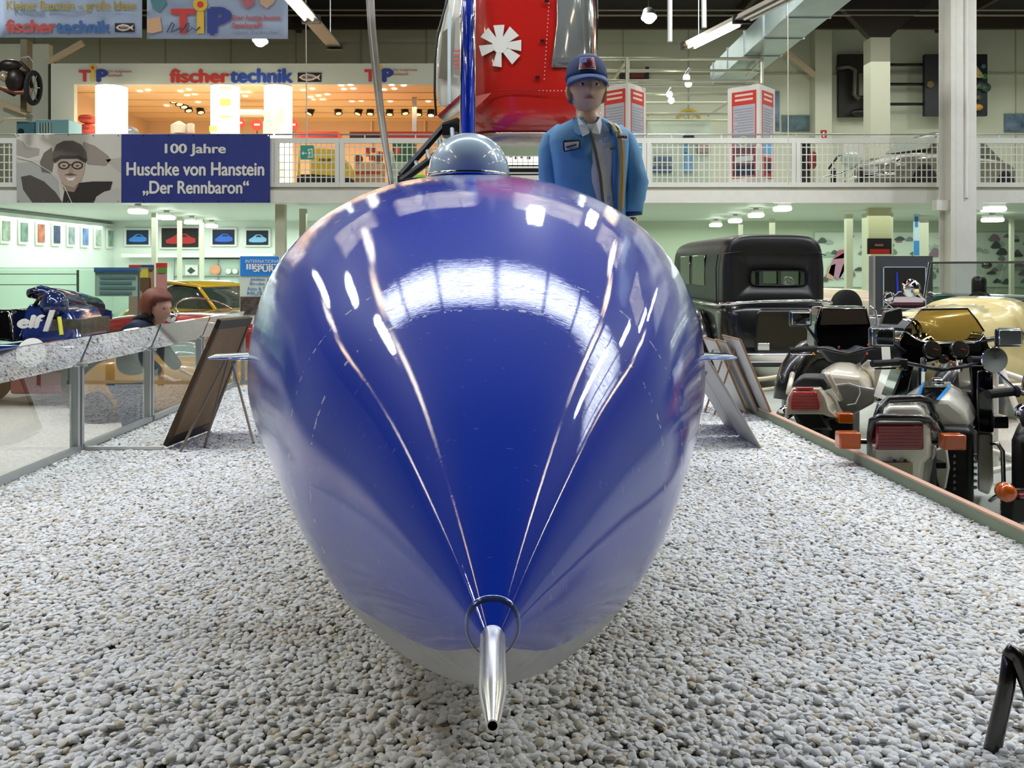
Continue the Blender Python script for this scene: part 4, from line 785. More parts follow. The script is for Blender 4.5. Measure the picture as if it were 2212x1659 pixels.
MB().prism([Vector((lx-.3, 10.74, FZ+.3)), Vector((lx+.42, 10.74, FZ+.3)), Vector((lx+.42, 10.74, zb_-.12)), Vector((lx+.36, 10.76, zb_-.06)), Vector((lx-.24, 10.76, zb_-.06)), Vector((lx-.3, 10.74, zb_-.12))], (0, .2, 0)).build('trunk_lid', LBK, lm, bevel=.03, seg=3)
MB().tube([Vector((lx-.74, 14.5, zb_-.02)), Vector((lx-.74, 11.6, zb_-.03)), Vector((lx-.73, 11.05, zb_-.02)), Vector((lx-.63, 10.84, zb_+.0)), Vector((lx-.2, 10.79, zb_+.03)), Vector((lx+.35, 10.79, zb_+.04)), Vector((lx+.63, 10.84, zb_+.02)), Vector((lx+.73, 11.05, zb_+.0))], .022, 10).build('chrome_belt', CHROME, lm, smooth=True)
MB().pbox(1637, 741, 1663, 757, 10.7, 10.74).build('lock_plate', CHROME, lm, bevel=.008)
for s_ in (-1, 1):
    MB().tube([Vector((lx+s_*.78, 11.9+.55*math.cos(a), FZ+.34+.5*math.sin(a))) for a in [math.pi*(k/10*1.1-.05) for k in range(11)]], .13, 12).build('rear_fender', LBK, lm, smooth=True)
    wheel(lm, Vector((lx+s_*.72, 11.9, FZ+.36)), .36, .17, (1, 0, 0), CHROME); wheel(lm, Vector((lx+s_*.72, 15.4, FZ+.36)), .36, .17, (1, 0, 0), CHROME)
    MB().tube([Vector((lx+s_*.78, 15.4+.55*math.cos(a), FZ+.36+.5*math.sin(a))) for a in [math.pi*(k/10*1.1-.05) for k in range(11)]], .12, 12).build('front_fender', LBK, lm, smooth=True)
MB().box((lx, 10.62, FZ+.42), (1.5, .05, .12)).build('rear_bumper', CHROME, lm, bevel=.02)
wheel(lm, Vector((lx+.98, 12.6, zb_-.12)), .36, .16, (1, -.3, 0), CHROME, 'spare_wheel')
# ------------------------------------------------------------------ cream vintage car
vc = thing('vintage_car', 'cream vintage open car with chrome radiator mascot and flat windscreen', 'car', (3.9, 8.2, FZ))
CR = mat('cream_paint', '#d6c48c', .25, coat=1); BLT = mat('black_trim', '#0c0b0a', .3, coat=.5)
X = Matrix.Translation((P(2060, 0, 8).x, 8.15, FZ)) @ Matrix.Rotation(R(128), 4, 'Z')   # +Y is the car's front
def V(x, y, z): return X @ Vector((x, y, z))
hz = lambda py, d: P(0, py, d).z-FZ
hood = []
for y, w, zt in ((.95, .27, 1.08), (.6, .33, 1.12), (0, .42, 1.16), (-.45, .5, 1.19)):
    hood.append([V(w*se(a, .7), y, .62+(zt-.62)*ss(a, .55) if math.sin(a) > 0 else .62+.28*ss(a, .4)) for a in [2*math.pi*k/36 for k in range(36)]])
MB().rings(hood).build('bonnet', CR, vc, smooth=True)
MB().rings([[V(.5*se(a, .5), y, .7+(zt-.7)*ss(a, .5) if math.sin(a) > 0 else .7+.38*ss(a, .4)) for a in [2*math.pi*k/36 for k in range(36)]] for y, zt in ((-.45, 1.2), (-.75, 1.23))]).build('scuttle', CR, vc, smooth=True)
MB().rings([[V(w*se(a, .45), y, .6+.38*ss(a, .4)) for a in [2*math.pi*k/36 for k in range(36)]] for y, w in ((-.75, .52), (-1.6, .6), (-2.4, .58), (-2.9, .4))]).build('tub', CR, vc, smooth=True)
for s_ in (-1, 1):
    MB().tube([V(s_*.46, .95, .86), V(s_*.5, -.4, .9), V(s_*.52, -.75, .93), V(s_*.55, -.95, .85), V(s_*.6, -1.2, .72), V(s_*.62, -1.6, .78)], .022, 8).build('black_moulding', BLT, vc, smooth=True)
    MB().tube([V(s_*.68, 1.05+.45*math.cos(a), .34+.42*math.sin(a)) for a in [math.pi*(k/10*1.05) for k in range(11)]], .11, 10).build('front_fender', BLT, vc, smooth=True)
    MB().tube([V(s_*.7, -2.2+.45*math.cos(a), .34+.42*math.sin(a)) for a in [math.pi*(k/10*1.05) for k in range(11)]], .11, 10).build('rear_fender', CR, vc, smooth=True)
    for y in (1.05, -2.2): wheel(vc, V(s_*.66, y, .34), .34, .12, X.to_3x3() @ Vector((1, 0, 0)), CHROME)
    MB().lathe([(.02, -.12), (.07, -.08), (.095, 0), (.09, .02), (.001, .03)], V(s_*.62, -.55, 1.3), X.to_3x3() @ Vector((0, 1, 0)), 24).build('scuttle_lamp', CHROME, vc, smooth=True)
    MB().tube([V(s_*.62, -.6, 1.3), V(s_*.52, -.65, 1.18)], .014, 8).build('lamp_bracket', CHROME, vc)
    MB().tube([V(s_*.56, -.7, 1.16), V(s_*.56, -.82, 1.56)], .014, 8).build('windscreen_post', CHROME if s_ > 0 else BLT, vc)
    MB().lathe([(.02, -.2), (.1, -.1), (.13, 0), (.001, .02)], V(s_*.36, 1.15, .85), X.to_3x3() @ Vector((0, 1, 0)), 24).build('headlamp', CHROME, vc, smooth=True)
MB().tube([V(-.56, -.82, 1.56), V(.56, -.82, 1.56)], .011, 8).build('windscreen_top', BLT, vc); MB().prism([V(-.55, -.7, 1.2), V(.55, -.7, 1.2), V(.55, -.82, 1.55), V(-.55, -.82, 1.55)], (0, 0, .006)).build('windscreen_pane', GL, vc)
MB().ball(V(0, -.84, 1.53), (.05, .05, .035), 12, 8).build('rear_view_mirror', BLT, vc, smooth=True)
MB().rings([[V(.3*se(a, .5), y, .72+.38*ss(a, .45)) for a in [2*math.pi*k/28 for k in range(28)]] for y in (.95, 1.05)]).build('radiator_shell', CHROME, vc, bevel=.02)
MB().box(V(0, 1.055, .7), (.44, .02, .6), X.to_3x3()).build('radiator_grille', BLACK, vc)
mm = MB().tube([V(0, 1, 1.08), V(0, 1, 1.14)], .035, 12).build('mascot', CHROME, vc, smooth=True)
MB().tube([V(-.06, 1, 1.15), V(0, 1, 1.2), V(.06, 1, 1.15)], .014, 8).build('mascot_wings', CHROME, mm); MB().tube([V(.045*math.cos(a), 1, 1.25+.045*math.sin(a)) for a in [2*math.pi*k/14 for k in range(14)]], .012, 8, loop=True).build('mascot_ring', CHROME, mm)
MB().tube([V(.17*math.cos(a)+.2, -1.15, 1.08+.17*math.sin(a)) for a in [2*math.pi*k/24 for k in range(24)]], .014, 8, loop=True).build('steering_wheel', BLT, vc)
for y in (-1.55, -2.25): MB().box(V(0, y, .95), (.98, .18, .45), X.to_3x3()).build('seat_back', mat('seat_leather_black', '#121316', .45), vc, bevel=.07, seg=3)
# stand-up picture of a car in a dark frame
t = thing('framed_poster', 'large black framed poster of a white sports car standing on the floor', 'poster', P(1952, 760, 10))
MB().pbox(1890, 553, 2015, 792, 10, 10.08).build('board', mat('poster_grey', '#3c3f45', .5), t)
MB().pbox(1886, 553, 1891, 792, 9.98, 10.1).build('frame_edge', ALU, t)
for x0, y0, x1, y1 in ((1908, 576, 2001, 578), (1908, 666, 2001, 668), (1908, 576, 1910, 668), (1999, 576, 2001, 668)): MB().pbox(x0, y0, x1, y1, 9.985, 10).build('white_border', flat('#9fb0ba'), t)
MB().pbox(1910, 578, 1999, 666, 9.99, 10).build('picture', flat('#0f0f13'), t)
MB().ppoly([(1936, 588), (1939, 588), (1942, 640), (1937, 640)], 9.985, .005).build('blue_beam_print', flat('#1f35c0'), t)
MB().ppoly([(1914, 646), (1930, 640), (1942, 629), (1960, 629), (1972, 640), (1996, 645), (1996, 653), (1914, 653)], 9.98, .005).build('car_print', flat('#c9bfc6'), t); MB().ppoly([(1933, 640), (1943, 631), (1958, 631), (1966, 640)], 9.975, .004).build('car_window_print', flat('#1a1418'), t)
MB().pbox(1914, 653, 1994, 660, 9.98, 9.985).build('car_side_print', flat('#4f1a2c'), t)
# second cream car behind, red and green cars further right
t = thing('cream_saloon', 'pale cream car behind the limousine and the framed poster', 'car', (P(1850, 0, 17.3).x, 17.3, FZ))
X2 = Matrix.Translation((6.25, 17.4, FZ)) @ Matrix.Rotation(R(88), 4, 'Z'); CR2 = mat('pale_cream', '#e0cfae', .3, coat=.8)
loftcar('body', [(-2, .4, .3, .8, .6), (-1.6, .7, .25, .98, .62), (0, .75, .22, 1.12, .65), (1.4, .7, .25, 1.05, .62), (2, .4, .3, .85, .6)], CR2, t, .5, xform=X2)
wheel(t, P(1828, 665, 16.4), .34, .16, (.4, -1, 0), CHROME, 'spare_wheel'); MB().ball(P(1828, 636, 16.6), .06, 14, 8).build('lamp', CHROME, t, smooth=True)
for s_ in (-1.3, 1.3):
    for q in (-.66, .66): wheel(t, X2 @ Vector((q, s_, .34)), .34, .16, X2.to_3x3() @ Vector((1, 0, 0)))
t = thing('green_open_car', 'dark green open car with black seats behind the vintage windscreen', 'car', (8.3, 14.6, FZ))
X3 = Matrix.Translation((8.2, 14.8, FZ)) @ Matrix.Rotation(R(60), 4, 'Z')
loftcar('body', [(-1.9, .4, .3, .8, .6), (-1.4, .72, .25, 1.0, .62), (0, .78, .22, 1.08, .65), (1.3, .7, .25, 1.05, .62), (1.9, .4, .3, .8, .6)], mat('deep_green', '#12392c', .15, coat=1), t, .5, xform=X3)
for y in (-.6, .3): MB().box(X3 @ Vector((0, y, 1.15)), (1.0, .2, .45), X3.to_3x3()).build('seat_back', BLACK, t, bevel=.08, seg=3)
MB().ball(X3 @ Vector((0, -1.1, 1.1)), (.35, .35, .12), 20, 10).build('folded_hood', mat('teal_cover', '#2f8f78', .3), t, smooth=True)
for s_ in (-1.2, 1.2):
    for q in (-.7, .7): wheel(t, X3 @ Vector((q, s_, .33)), .33, .16, X3.to_3x3() @ Vector((1, 0, 0)))
t = thing('red_vintage_car', 'salmon red vintage car cut off at the right frame edge', 'car', (8.2, 11.3, FZ))
X4 = Matrix.Translation((8.35, 11.3, FZ)) @ Matrix.Rotation(R(88), 4, 'Z')
loftcar('body', [(-1.8, .4, .3, .9, .6), (-1.2, .7, .25, 1.1, .65), (0, .75, .22, 1.2, .7), (1.0, .72, .25, 1.42, .7), (1.35, .6, .3, 1.3, .7)], mat('salmon_red', '#b5573f', .3, coat=.6), t, .45, xform=X4)
for s_ in (-1.1, 1.1):
    for q in (-.66, .66): wheel(t, X4 @ Vector((q, s_, .33)), .33, .16, X4.to_3x3() @ Vector((1, 0, 0)))
# rope barriers and white rails
RP = mat('cream_rope', '#cdbfa4', .8)
for k, (y0, lab) in enumerate(((812, 'upper sagging cream rope in front of the limousine'), (836, 'lower sagging cream rope in front of the limousine'))):
    pts = [P(1530+u*180, y0-6+4*(u*(1-u))*14, 8.4+.4*u) for u in [i/14 for i in range(15)]]
    tag(MB().tube(pts, .022, 8).build('barrier_rope', RP, smooth=True), lab, 'rope', 'barrier ropes')
t = thing('rope_post', 'slim chrome post carrying the ropes beside the limousine', 'post', (P(1694, 0, 8.6).x, 8.6, FZ))
MB().tube([(P(1694, 0, 8.6).x, 8.6, FZ), (P(1694, 0, 8.6).x, 8.6, P(0, 800, 8.6).z)], .025, 12).build('pole', STEEL, t); MB().lathe([(.14, 0), (.14, .02), (.03, .04)], (P(1694, 0, 8.6).x, 8.6, FZ), n=24).build('base', STEEL, t)
t = thing('tube_barrier', 'white tubular barrier with crossing rails behind the motorcycles', 'barrier', (P(2180, 0, 6.6).x, 6.6, FZ)); WT = mat('white_tube', '#d2cabd', .35)
for a, b in (((2138, 795, 6.6), (2300, 850, 6.2)), ((2128, 838, 6.6), (2300, 828, 6.6)), ((2150, 760, 6.6), (2225, 960, 6.2)), ((2120, 968, 6.3), (2300, 1020, 6.0)), ((2130, 1020, 6.1), (2300, 985, 6.1))):
    MB().tube([P(*a), P(*b)], .022, 10).build('rail', WT, t)
MB().tube([(P(2150, 0, 6.6).x, 6.6, FZ), P(2150, 760, 6.6)], .022, 10).build('upright', WT, t)
gb = MB().prism([P(2080, 960, 7.1)*1, P(2420, 1010, 6.2), P(2500, 960, 7.4), P(2130, 905, 8.6)], (0, 0, -.02))
zc0 = FZ+.06; gb.v = [(x, y, zc0 if i < 4 else FZ) for i, (x, y, z) in enumerate(gb.v)]
struct(gb.build('floor_gravel_strip', mat('distant_gravel', '#c9c2b6', .9, vary=.2, vscale=60, bump=.6, bscale=80)), 'second pale gravel patch behind the motorcycles')
# black tube foot at the lower right corner
t = thing('tube_stand', 'black bent steel tube stand at lower right corner of the view', 'stand', (P(2170, 0, 1.9).x, 1.9, 0))
BT = mat('black_tube', '#17100d', .3, coat=.7)
MB().tube([P(2183, 1410, 1.75), P(2175, 1480, 1.75), P(2148, 1600, 1.75), P(2120, 1740, 1.75)], [.014, .0155, .0165, .017], 16).build('leg', BT, t, smooth=True)
MB().tube([P(2176, 1420, 1.74), P(2187, 1406, 1.74), P(2199, 1415, 1.735), P(2225, 1490, 1.73), P(2290, 1700, 1.72)], [.012, .0155, .0165, .0165, .0165], 16).build('leg', BT, t, smooth=True)
# under-gallery hangings and wall posters on the right
def panel(name, lab, cat, x0, y0, x1, y1, d, m, th=.04, parts=(), group=None):
    t = thing(name, lab, cat, P((x0+x1)/2, y1, d), group); MB().pbox(x0, y0, x1, y1, d, d+th).build('panel', m, t)
    for k, (n_, a, b, c_, e_, col) in enumerate(parts): MB().pbox(a, b, c_, e_, d-.012-.003*k, d).build(n_, flat(col) if isinstance(col, str) else col, t)
    return t
MUR = mat('mural_sketches', '#d3ddd2', .6)
panel('wall_mural', 'pale mural with scattered car sketches on the back wall', 'mural', 1760, 502, 2300, 620, 26.66, MUR)
rr = random.Random(5); mt = bpy.data.objects['wall_mural']
for k in range(95):
    x = rr.uniform(1765, 2210); y = rr.uniform(512, 612); w = rr.uniform(10, 30); h = w*rr.uniform(.25, .6)
    MB().ppoly([(x, y), (x+w*.2, y-h*.5), (x+w*.45, y-h), (x+w*.75, y-h*.8), (x+w, y-h*.2), (x+w*.9, y+h*.2), (x+w*.2, y+h*.25)], 26.64-.0003*k, .004).build('car_sketch', flat(rr.choice(['#7d8a82', '#5a645f', '#9fb0a6', '#8d7a88', '#a9b8ae', '#4f5652'])), mt)
for pts, c in ((((1790, 590), (1800, 560), (1825, 545), (1830, 575), (1812, 605)), '#c08aa6'), (((1800, 560), (1812, 540), (1835, 538), (1838, 556)), '#b56a80'), (((1812, 600), (1822, 570), (1838, 572), (1835, 603)), '#aeb8cf'), (((1785, 600), (1790, 575), (1805, 570), (1800, 605)), '#d0a890')):
    MB().ppoly(pts, 26.61, .006).build('colour_sketch', flat(c), mt)
panel('hanging_screen', 'beige hanging screen under the gallery above a red and black sign', 'screen', 1876, 449, 1925, 549, 20.81, mat('screen_beige', '#cdcaa4', .6), .1)
t = panel('picture_sign', 'small black and red picture sign hanging above the framed poster', 'sign', 1875, 515, 1926, 549, 20.75, flat('#120c0c'), .06, [('red_car_print', 1879, 538, 1922, 549, '#b8241c'), ('grey_print', 1890, 527, 1908, 532, '#8a5a58')])
t = panel('pillar_banner', 'narrow blue and white banner on a pillar beside the white column', 'banner', 1974, 456, 1986, 552, 23.3, flat('#bcd0e0'), .03, [('blue_block', 1974, 520, 1986, 552, '#3a86c8'), ('blue_emblem', 1977, 468, 1983, 490, '#3f78b8')])
# ================================================================== gallery: railing, banners, booth, exhibits
def gpy(d): return 580-(gz1-CAMZ)*F/d                 # picture height of the gallery floor at a depth
WR = mat('railing_white', '#d8dad4', .4)
names = ['left of the race driver banner', 'behind left half of the driver banner', 'behind right half of the driver banner', 'with the green exit sign hanging before it', 'left of the blue tail fin', 'behind the mannequin', 'between mannequin and second info pillar', 'in front of the parked grey car', 'right of the white column']
spl = [-330, 36, 330, 592, 733, 1062, 1397, 1720, 2038, 2106, 2420]; idx = 0
for i in range(len(spl)-1):
    if i == 8: continue
    x0, x1 = spl[i], spl[i+1]; t = thing('railing', 'white mesh railing section '+names[idx], 'railing', P((x0+x1)/2, 402, GB), 'gallery railing sections'); idx += 1
    MB().tube([P(x0+2, 290.5, GB), P(x1-2, 290.5, GB)], .018, 8).build('handrail', STEEL, t)
    MB().pbox(x0, 298, x1, 309, GB-.03, GB+.03).build('upper_rail', WR, t)
    MB().pbox(x0, 394, x1, 404, GB-.03, GB+.03).build('lower_rail', WR, t)
    for x in (x0+5, x1-5): MB().pbox(x-4.5, 298, x+4.5, 404, GB-.035, GB+.035).build('post', WR, t)
    n = max(1, round((x1-x0)/110))
    for k in range(1, n+1): MB().pbox(x0+(x1-x0)*(k-.5)/n-1.2, 290, x0+(x1-x0)*(k-.5)/n+1.2, 299, GB-.01, GB+.01).build('handrail_support', WR, t)
    g = MB(); k = x0+11
    while k < x1-10: g.pbox(k-1.0, 308, k+1.0, 395, GB-.005, GB+.005); k += 11.3
    for y in (318, 334, 350.5, 367, 383): g.pbox(x0+9, y-1.0, x1-9, y+1.0, GB-.008, GB+.002)
    g.build('mesh_grid', WR, t)
# ------------------------------------------------------------------ long banner with portrait
BD = GB-.11
t = thing('banner', 'wide blue banner with white lettering and a driver portrait on the railing', 'banner', P(310, 438, BD))
MB().pbox(262, 290, 583, 438, BD, BD+.015).build('blue_cloth', mat('banner_blue', '#22307c', .55, vary=.06, vscale=1.5), t)
ph = MB().pbox(36, 290, 262, 438, BD, BD+.015).build('portrait_cloth', flat('#c4bfb4'), t)
txt('100 Jahre', 357, 311, 487, 337, BD-.006, WHITE, t, bold=.03); txt('Huschke von Hanstein', 274, 351, 570, 379, BD-.006, WHITE, t, bold=.03); txt('„Der Rennbaron“', 309, 391, 537, 422, BD-.006, WHITE, t, bold=.03)
def pr(name, pts, c, k): MB().ppoly(pts, BD-.003-.002*k, .002).build(name, flat(c), ph)
pr('print_sky', [(36, 290), (262, 290), (262, 345), (200, 350), (36, 345)], '#cdc8be', 0)
pr('print_trees', [(36, 300), (50, 306), (58, 318), (75, 320), (75, 318), (86, 322), (84, 336), (60, 342), (36, 335)], '#a39d95', 1)
pr('print_car_side', [(36, 352), (70, 350), (100, 362), (125, 385), (130, 438), (36, 438)], '#a8a6a2', 1)
pr('print_dark_hood', [(45, 382), (65, 378), (95, 392), (120, 415), (135, 438), (70, 438), (50, 410)], '#4f4a46', 2)
pr('print_hair_shadow', [(86, 350), (95, 330), (112, 318), (116, 350), (112, 375), (90, 372)], '#6f6860', 2)
pr('print_glove', [(180, 306), (205, 315), (232, 335), (240, 345), (228, 358), (190, 355), (176, 335)], '#968c82', 2)
pr('print_sleeve', [(228, 345), (262, 340), (262, 375), (245, 362)], '#b5aea4', 2)
pr('print_shoulder', [(135, 438), (140, 405), (170, 395), (200, 392), (243, 392), (238, 410), (215, 420), (205, 438)], '#2c2724', 3)
pr('print_white_car', [(203, 438), (208, 425), (225, 414), (250, 408), (262, 408), (262, 438)], '#b9b7b2', 4)
pr('print_face', [(123, 345), (184, 345), (182, 370), (174, 392), (160, 405), (145, 405), (132, 392), (124, 372)], '#b09c8c', 4)
pr('print_neck', [(132, 392), (140, 400), (160, 405), (170, 398), (160, 415), (138, 412)], '#8f7d70', 5)
pr('print_helmet', [(113, 345), (114, 328), (122, 312), (138, 304), (158, 304), (175, 312), (186, 328), (188, 345), (170, 338), (130, 338)], '#5f5850', 5)
pr('print_helmet_brim', [(113, 345), (130, 336), (170, 336), (188, 345), (184, 352), (168, 343), (132, 343), (118, 352)], '#3e3934', 6)
for cx in (138, 167): MB().tube([P(cx+11*math.cos(a), 357+7.5*math.sin(a), BD-.018) for a in [2*math.pi*k/18 for k in range(18)]], .012, 6, loop=True).build('print_spectacles', flat('#221d1a'), ph)
pr('print_spectacle_bridge', [(149, 355), (156, 355), (156, 357), (149, 357)], '#221d1a', 7)
for cx in (138, 167): pr('print_eye', [(cx-4, 358), (cx, 356), (cx+4, 358), (cx, 360)], '#3a302a', 6)
pr('print_nose', [(150, 358), (155, 358), (158, 374), (148, 374)], '#9c8778', 6)
pr('print_moustache', [(138, 378), (152, 374), (167, 378), (152, 379)], '#5a4a40', 7)
pr('print_smile', [(142, 383), (152, 385), (164, 382), (158, 390), (148, 390)], '#e4ddd2', 7)
MB().tube([P(36, 340, BD-.02), P(70, 348, BD-.02), P(110, 372, BD-.02), P(140, 405, BD-.02), P(155, 438, BD-.02)], .008, 6).build('print_windshield_line', flat('#d8d6d0'), ph)
for k in range(11):
    for y in (293, 435): MB().lathe([(.012, 0), (.012, .012)], P(40+54*k, y, BD-.002), (0, -1, 0), 10).build('eyelet', CHROME, t)
# ------------------------------------------------------------------ hanging cloth banners at upper left
def fish_logo(t, x0, y0, x1, y1, d):
    o = MB().pbox(x0, y0, x1, y1, d-.01, d).build('logo_plate', flat('#1c1a17'), t); w, h = x1-x0, y1-y0
    MB().ppoly([(x0+w*u, y0+h*v) for u, v in ((.04, .5), (.2, .22), (.42, .1), (.65, .2), (.8, .4), (.97, .15), (.9, .5), (.97, .85), (.8, .6), (.65, .8), (.42, .9), (.2, .78))], d-.016, .004).build('fish_shape', flat('#dcc8bc'), o)
    MB().ppoly([(x0+w*u, y0+h*v) for u, v in ((.14, .5), (.26, .32), (.44, .24), (.62, .32), (.76, .5), (.62, .68), (.44, .76), (.26, .68))], d-.02, .003).build('fish_inside', flat('#a89c92'), o)
    txt('fischer', x0+w*.2, y0+h*.38, x0+w*.68, y0+h*.62, d-.024, flat('#1c1a17'), o, bold=.01, shear=.2)
def tip_logo(t, x0, y0, x1, y1, d, cols=('#c33a34', '#d8b23a', '#2c3c86')):
    w, h = x1-x0, y1-y0; yt = y0+h*.3
    T = MB(); T.ppoly([(x0, yt), (x0+w*.42, yt), (x0+w*.42, yt+h*.16), (x0+w*.27, yt+h*.16), (x0+w*.27, y1), (x0+w*.15, y1), (x0+w*.15, yt+h*.16), (x0, yt+h*.16)], d-.012, .008); T.build('letter_T', flat(cols[0]), t)
    MB().pbox(x0+w*.45, y0+h*.38, x0+w*.57, y1, d-.012, d-.004).build('letter_i', flat(cols[1]), t)
    r_ = h*.2/F*d; MB().lathe([(r_, 0), (r_, .008)], P(x0+w*.51, y0+h*.18, d-.012), (0, -1, 0), 24).build('letter_i_dot', flat(cols[1]), t); MB().lathe([(r_*.45, 0), (r_*.45, .006)], P(x0+w*.51, y0+h*.18, d-.022), (0, -1, 0), 20).build('letter_i_centre', flat(cols[0]), t)
    txt('P', x0+w*.68, yt, x1, y1, d-.008, flat(cols[2]), t, 'letter_P', bold=.07)
def cloth(name, x0, y0, x1, y1, d, m, t, amp=.02, n=24):
    a, b = P(x0, y0, d), P(x1, y1, d); m_ = MB(); rs = []
    for j in range(9):
        z = a.z+(b.z-a.z)*j/8; rs.append([Vector((a.x+(b.x-a.x)*i/n, d+.02+amp*math.sin(i*1.1+.7)*(1-.6*j/8), z)) for i in range(n+1)])
    o = m_.rings(rs, caps=False, closed=False).build(name, m, t, smooth=True); s_ = o.modifiers.new('thick', 'SOLIDIFY'); s_.thickness = .01; s_.offset = 1
    return o
HB = mat('banner_pale_blue', '#9aa9c2', .6, vary=.12, vscale=.7); hd = 15.
t = thing('hanging_banner', 'pale hanging cloth banner with yellow slogan above red and blue lettering', 'banner', P(150, 80, hd))
cloth('cloth', -2, -180, 305, 80, hd, HB, t)
txt('Kleiner Baustein – große Ideen', 15, 2, 293, 27, hd-.03, flat('#a3913f'), t, bold=.02); txt('fischer', 14, 43, 120, 70, hd-.03, flat('#b04a48'), t, bold=.05); txt('technik', 122, 45, 237, 70, hd-.03, flat('#3c659c'), t, bold=.05)
fish_logo(t, 248, 50, 290, 69, hd-.02)
t = thing('hanging_banner', 'pale blue hanging cloth banner with large coloured toy lettering', 'banner', P(470, 83, hd))
cloth('cloth', 316, -180, 621, 83, hd, HB, t, .015)
tip_logo(t, 369, -4, 494, 72, hd-.03); txt('Der lustig-bunte', 502, 33, 606, 46, hd-.03, flat('#b5504e'), t); txt('Spielspaß!', 502, 49, 566, 63, hd-.03, flat('#b5504e'), t); txt('vom Erfinder', 502, 66, 606, 72, hd-.03, flat('#70809a'), t, bold=0); MB().tube([P(x, y, hd-.05) for x, y in ((360, 70), (372, 48), (376, 52), (370, 70), (382, 64), (390, 60), (392, 68), (402, 52), (408, 50), (404, 70), (416, 60), (424, 66), (432, 58))], .012, 6).build('signature', flat('#4a5068'), t)
for pts, c in ((((318, 42), (345, 36), (350, 66), (330, 72), (318, 70)), '#c9a27c'), (((322, -10), (352, -12), (359, 8), (345, 26), (330, 18)), '#4f7f88'), (((515, -10), (546, -10), (550, 8), (532, 20)), '#a8606a'), (((562, -12), (594, -12), (592, 5), (576, 18), (562, 8)), '#c2a184'), (((352, -20), (400, -20), (388, -5), (360, -4)), '#b06a66')):
    MB().ppoly(pts, hd-.04, .01).build('toy_shape_print', flat(c), t)
for x in (5, 300, 322, 615): MB().tube([P(x, -180, hd), P(x, -260, hd)], .01, 6).build('hanging_cord', BLACK, t if x > 310 else bpy.data.objects['hanging_banner'])
# ------------------------------------------------------------------ exhibition booth
fd_ = 20.; zc = P(0, 182, fd_).z
bo = thing('exhibition_booth', 'white exhibition booth with long lettered fascia and warm lit interior', 'booth', P(520, 404, fd_))
FAS = mat('fascia_white', '#c3c9ba', .5); WARM = mat('booth_wall', '#d8b58f', .6); CEI = mat('booth_ceiling', '#e2c49a', .6)
MB().pbox(110, 137, 1005, 182, fd_, fd_+.15).build('fascia', FAS, bo); MB().pbox(110, 182, 160, 404, fd_, fd_+.15).build('front_panel', FAS, bo)
x0, x1 = P(112, 0, fd_).x, P(1003, 0, fd_).x
MB().box(((x0+x1)/2, 22.65, zc+.03), (x1-x0, 5.0, .06)).build('booth_ceiling', CEI, bo); MB().box(((x0+x1)/2, 25.1, (zc+gz1)/2), (x1-x0, .1, zc-gz1)).build('back_wall', WARM, bo)
for x in (x0+.05, x1-.05): MB().box((x, 22.65, (zc+gz1)/2), (.1, 4.9, zc-gz1)).build('side_wall', WARM, bo)
for k in range(5): MB().box(((x0+x1)/2, 20.9+.9*k, zc-.01), (x1-x0-.3, .04, .03)).build('ceiling_batten', mat('batten', '#d3ae80', .6), bo)
for x in (632, 800, 915, 280, 460): MB().pbox(x*1.0, 230, x+4, 404, 24.98, 25.04).build('wall_batten', mat('batten_pale', '#e0c7a8', .5), bo)
MB().pbox(890, 182, 900, 404, 21.5, 21.6).build('inner_post', ALU, bo)
tip_logo(bo, 170, 140, 230, 176, fd_-.01); txt('Der lustig-bunte', 233, 151, 284, 158, fd_-.01, flat('#c98a80'), bo); txt('Spielspaß!', 233, 160, 264, 167, fd_-.01, flat('#c98a80'), bo)
txt('fischer', 368, 150, 494, 178, fd_-.01, flat('#c23a30'), bo, bold=.05); txt('technik', 498, 149, 631, 178, fd_-.01, flat('#2f4fa8'), bo, bold=.05); fish_logo(bo, 643, 157, 694, 177, fd_-.005)
tip_logo(bo, 787, 138, 847, 176, fd_-.01); txt('Der lustig-bunte', 850, 148, 901, 155, fd_-.01, flat('#c98a80'), bo); txt('Spielspaß!', 850, 157, 882, 164, fd_-.01, flat('#c98a80'), bo)
DL = mat('downlight_warm', '#ffffff', .5, emit='#fff0d0', es=14)
for k, (px, py) in enumerate(((302, 196), (320, 194), (390, 196), (408, 193), (404, 205), (421, 203), (520, 198), (530, 207), (536, 198), (655, 194), (675, 191), (671, 209), (688, 206), (707, 203), (678, 215), (697, 214), (737, 184), (757, 183), (743, 192), (763, 191), (760, 218), (780, 217), (846, 183), (872, 184), (852, 191), (843, 218), (925, 218), (428, 220), (360, 227), (830, 193))):
    d = 4.1/(580-py)*F*(zc-CAMZ)/4.1
    c = P(px, py, min(d, 24.8)); c.z = zc-.005
    MB().lathe([(.05, 0), (.055, -.012), (.001, -.014)], c, n=14).build('downlight', DL, bo)
def spot(lab, px, py, d, tilt, lit=False):
    t = thing('spotlight', lab, 'spotlight', P(px, py-14, d), 'black spotlights in the booth'); c = P(px, py, d); q = Vector((tilt, -.3, -1)).normalized()
    MB().tube([P(px, py-14, d), P(px, py-4, d)], .02, 8).build('bracket', BLACK, t)
    MB().lathe([(.06, -.17), (.09, -.15), (.1, .1), (.11, .13)], c, q, 16).build('lamp_body', BLACK, t, auto=40)
    MB().lathe([(.075, .132), (.001, .134)], c, q, 14).build('lens', DL if lit else mat('lens_glow', '#ffe9c0', .2, emit='#ffd9a0', es=1.2), t)
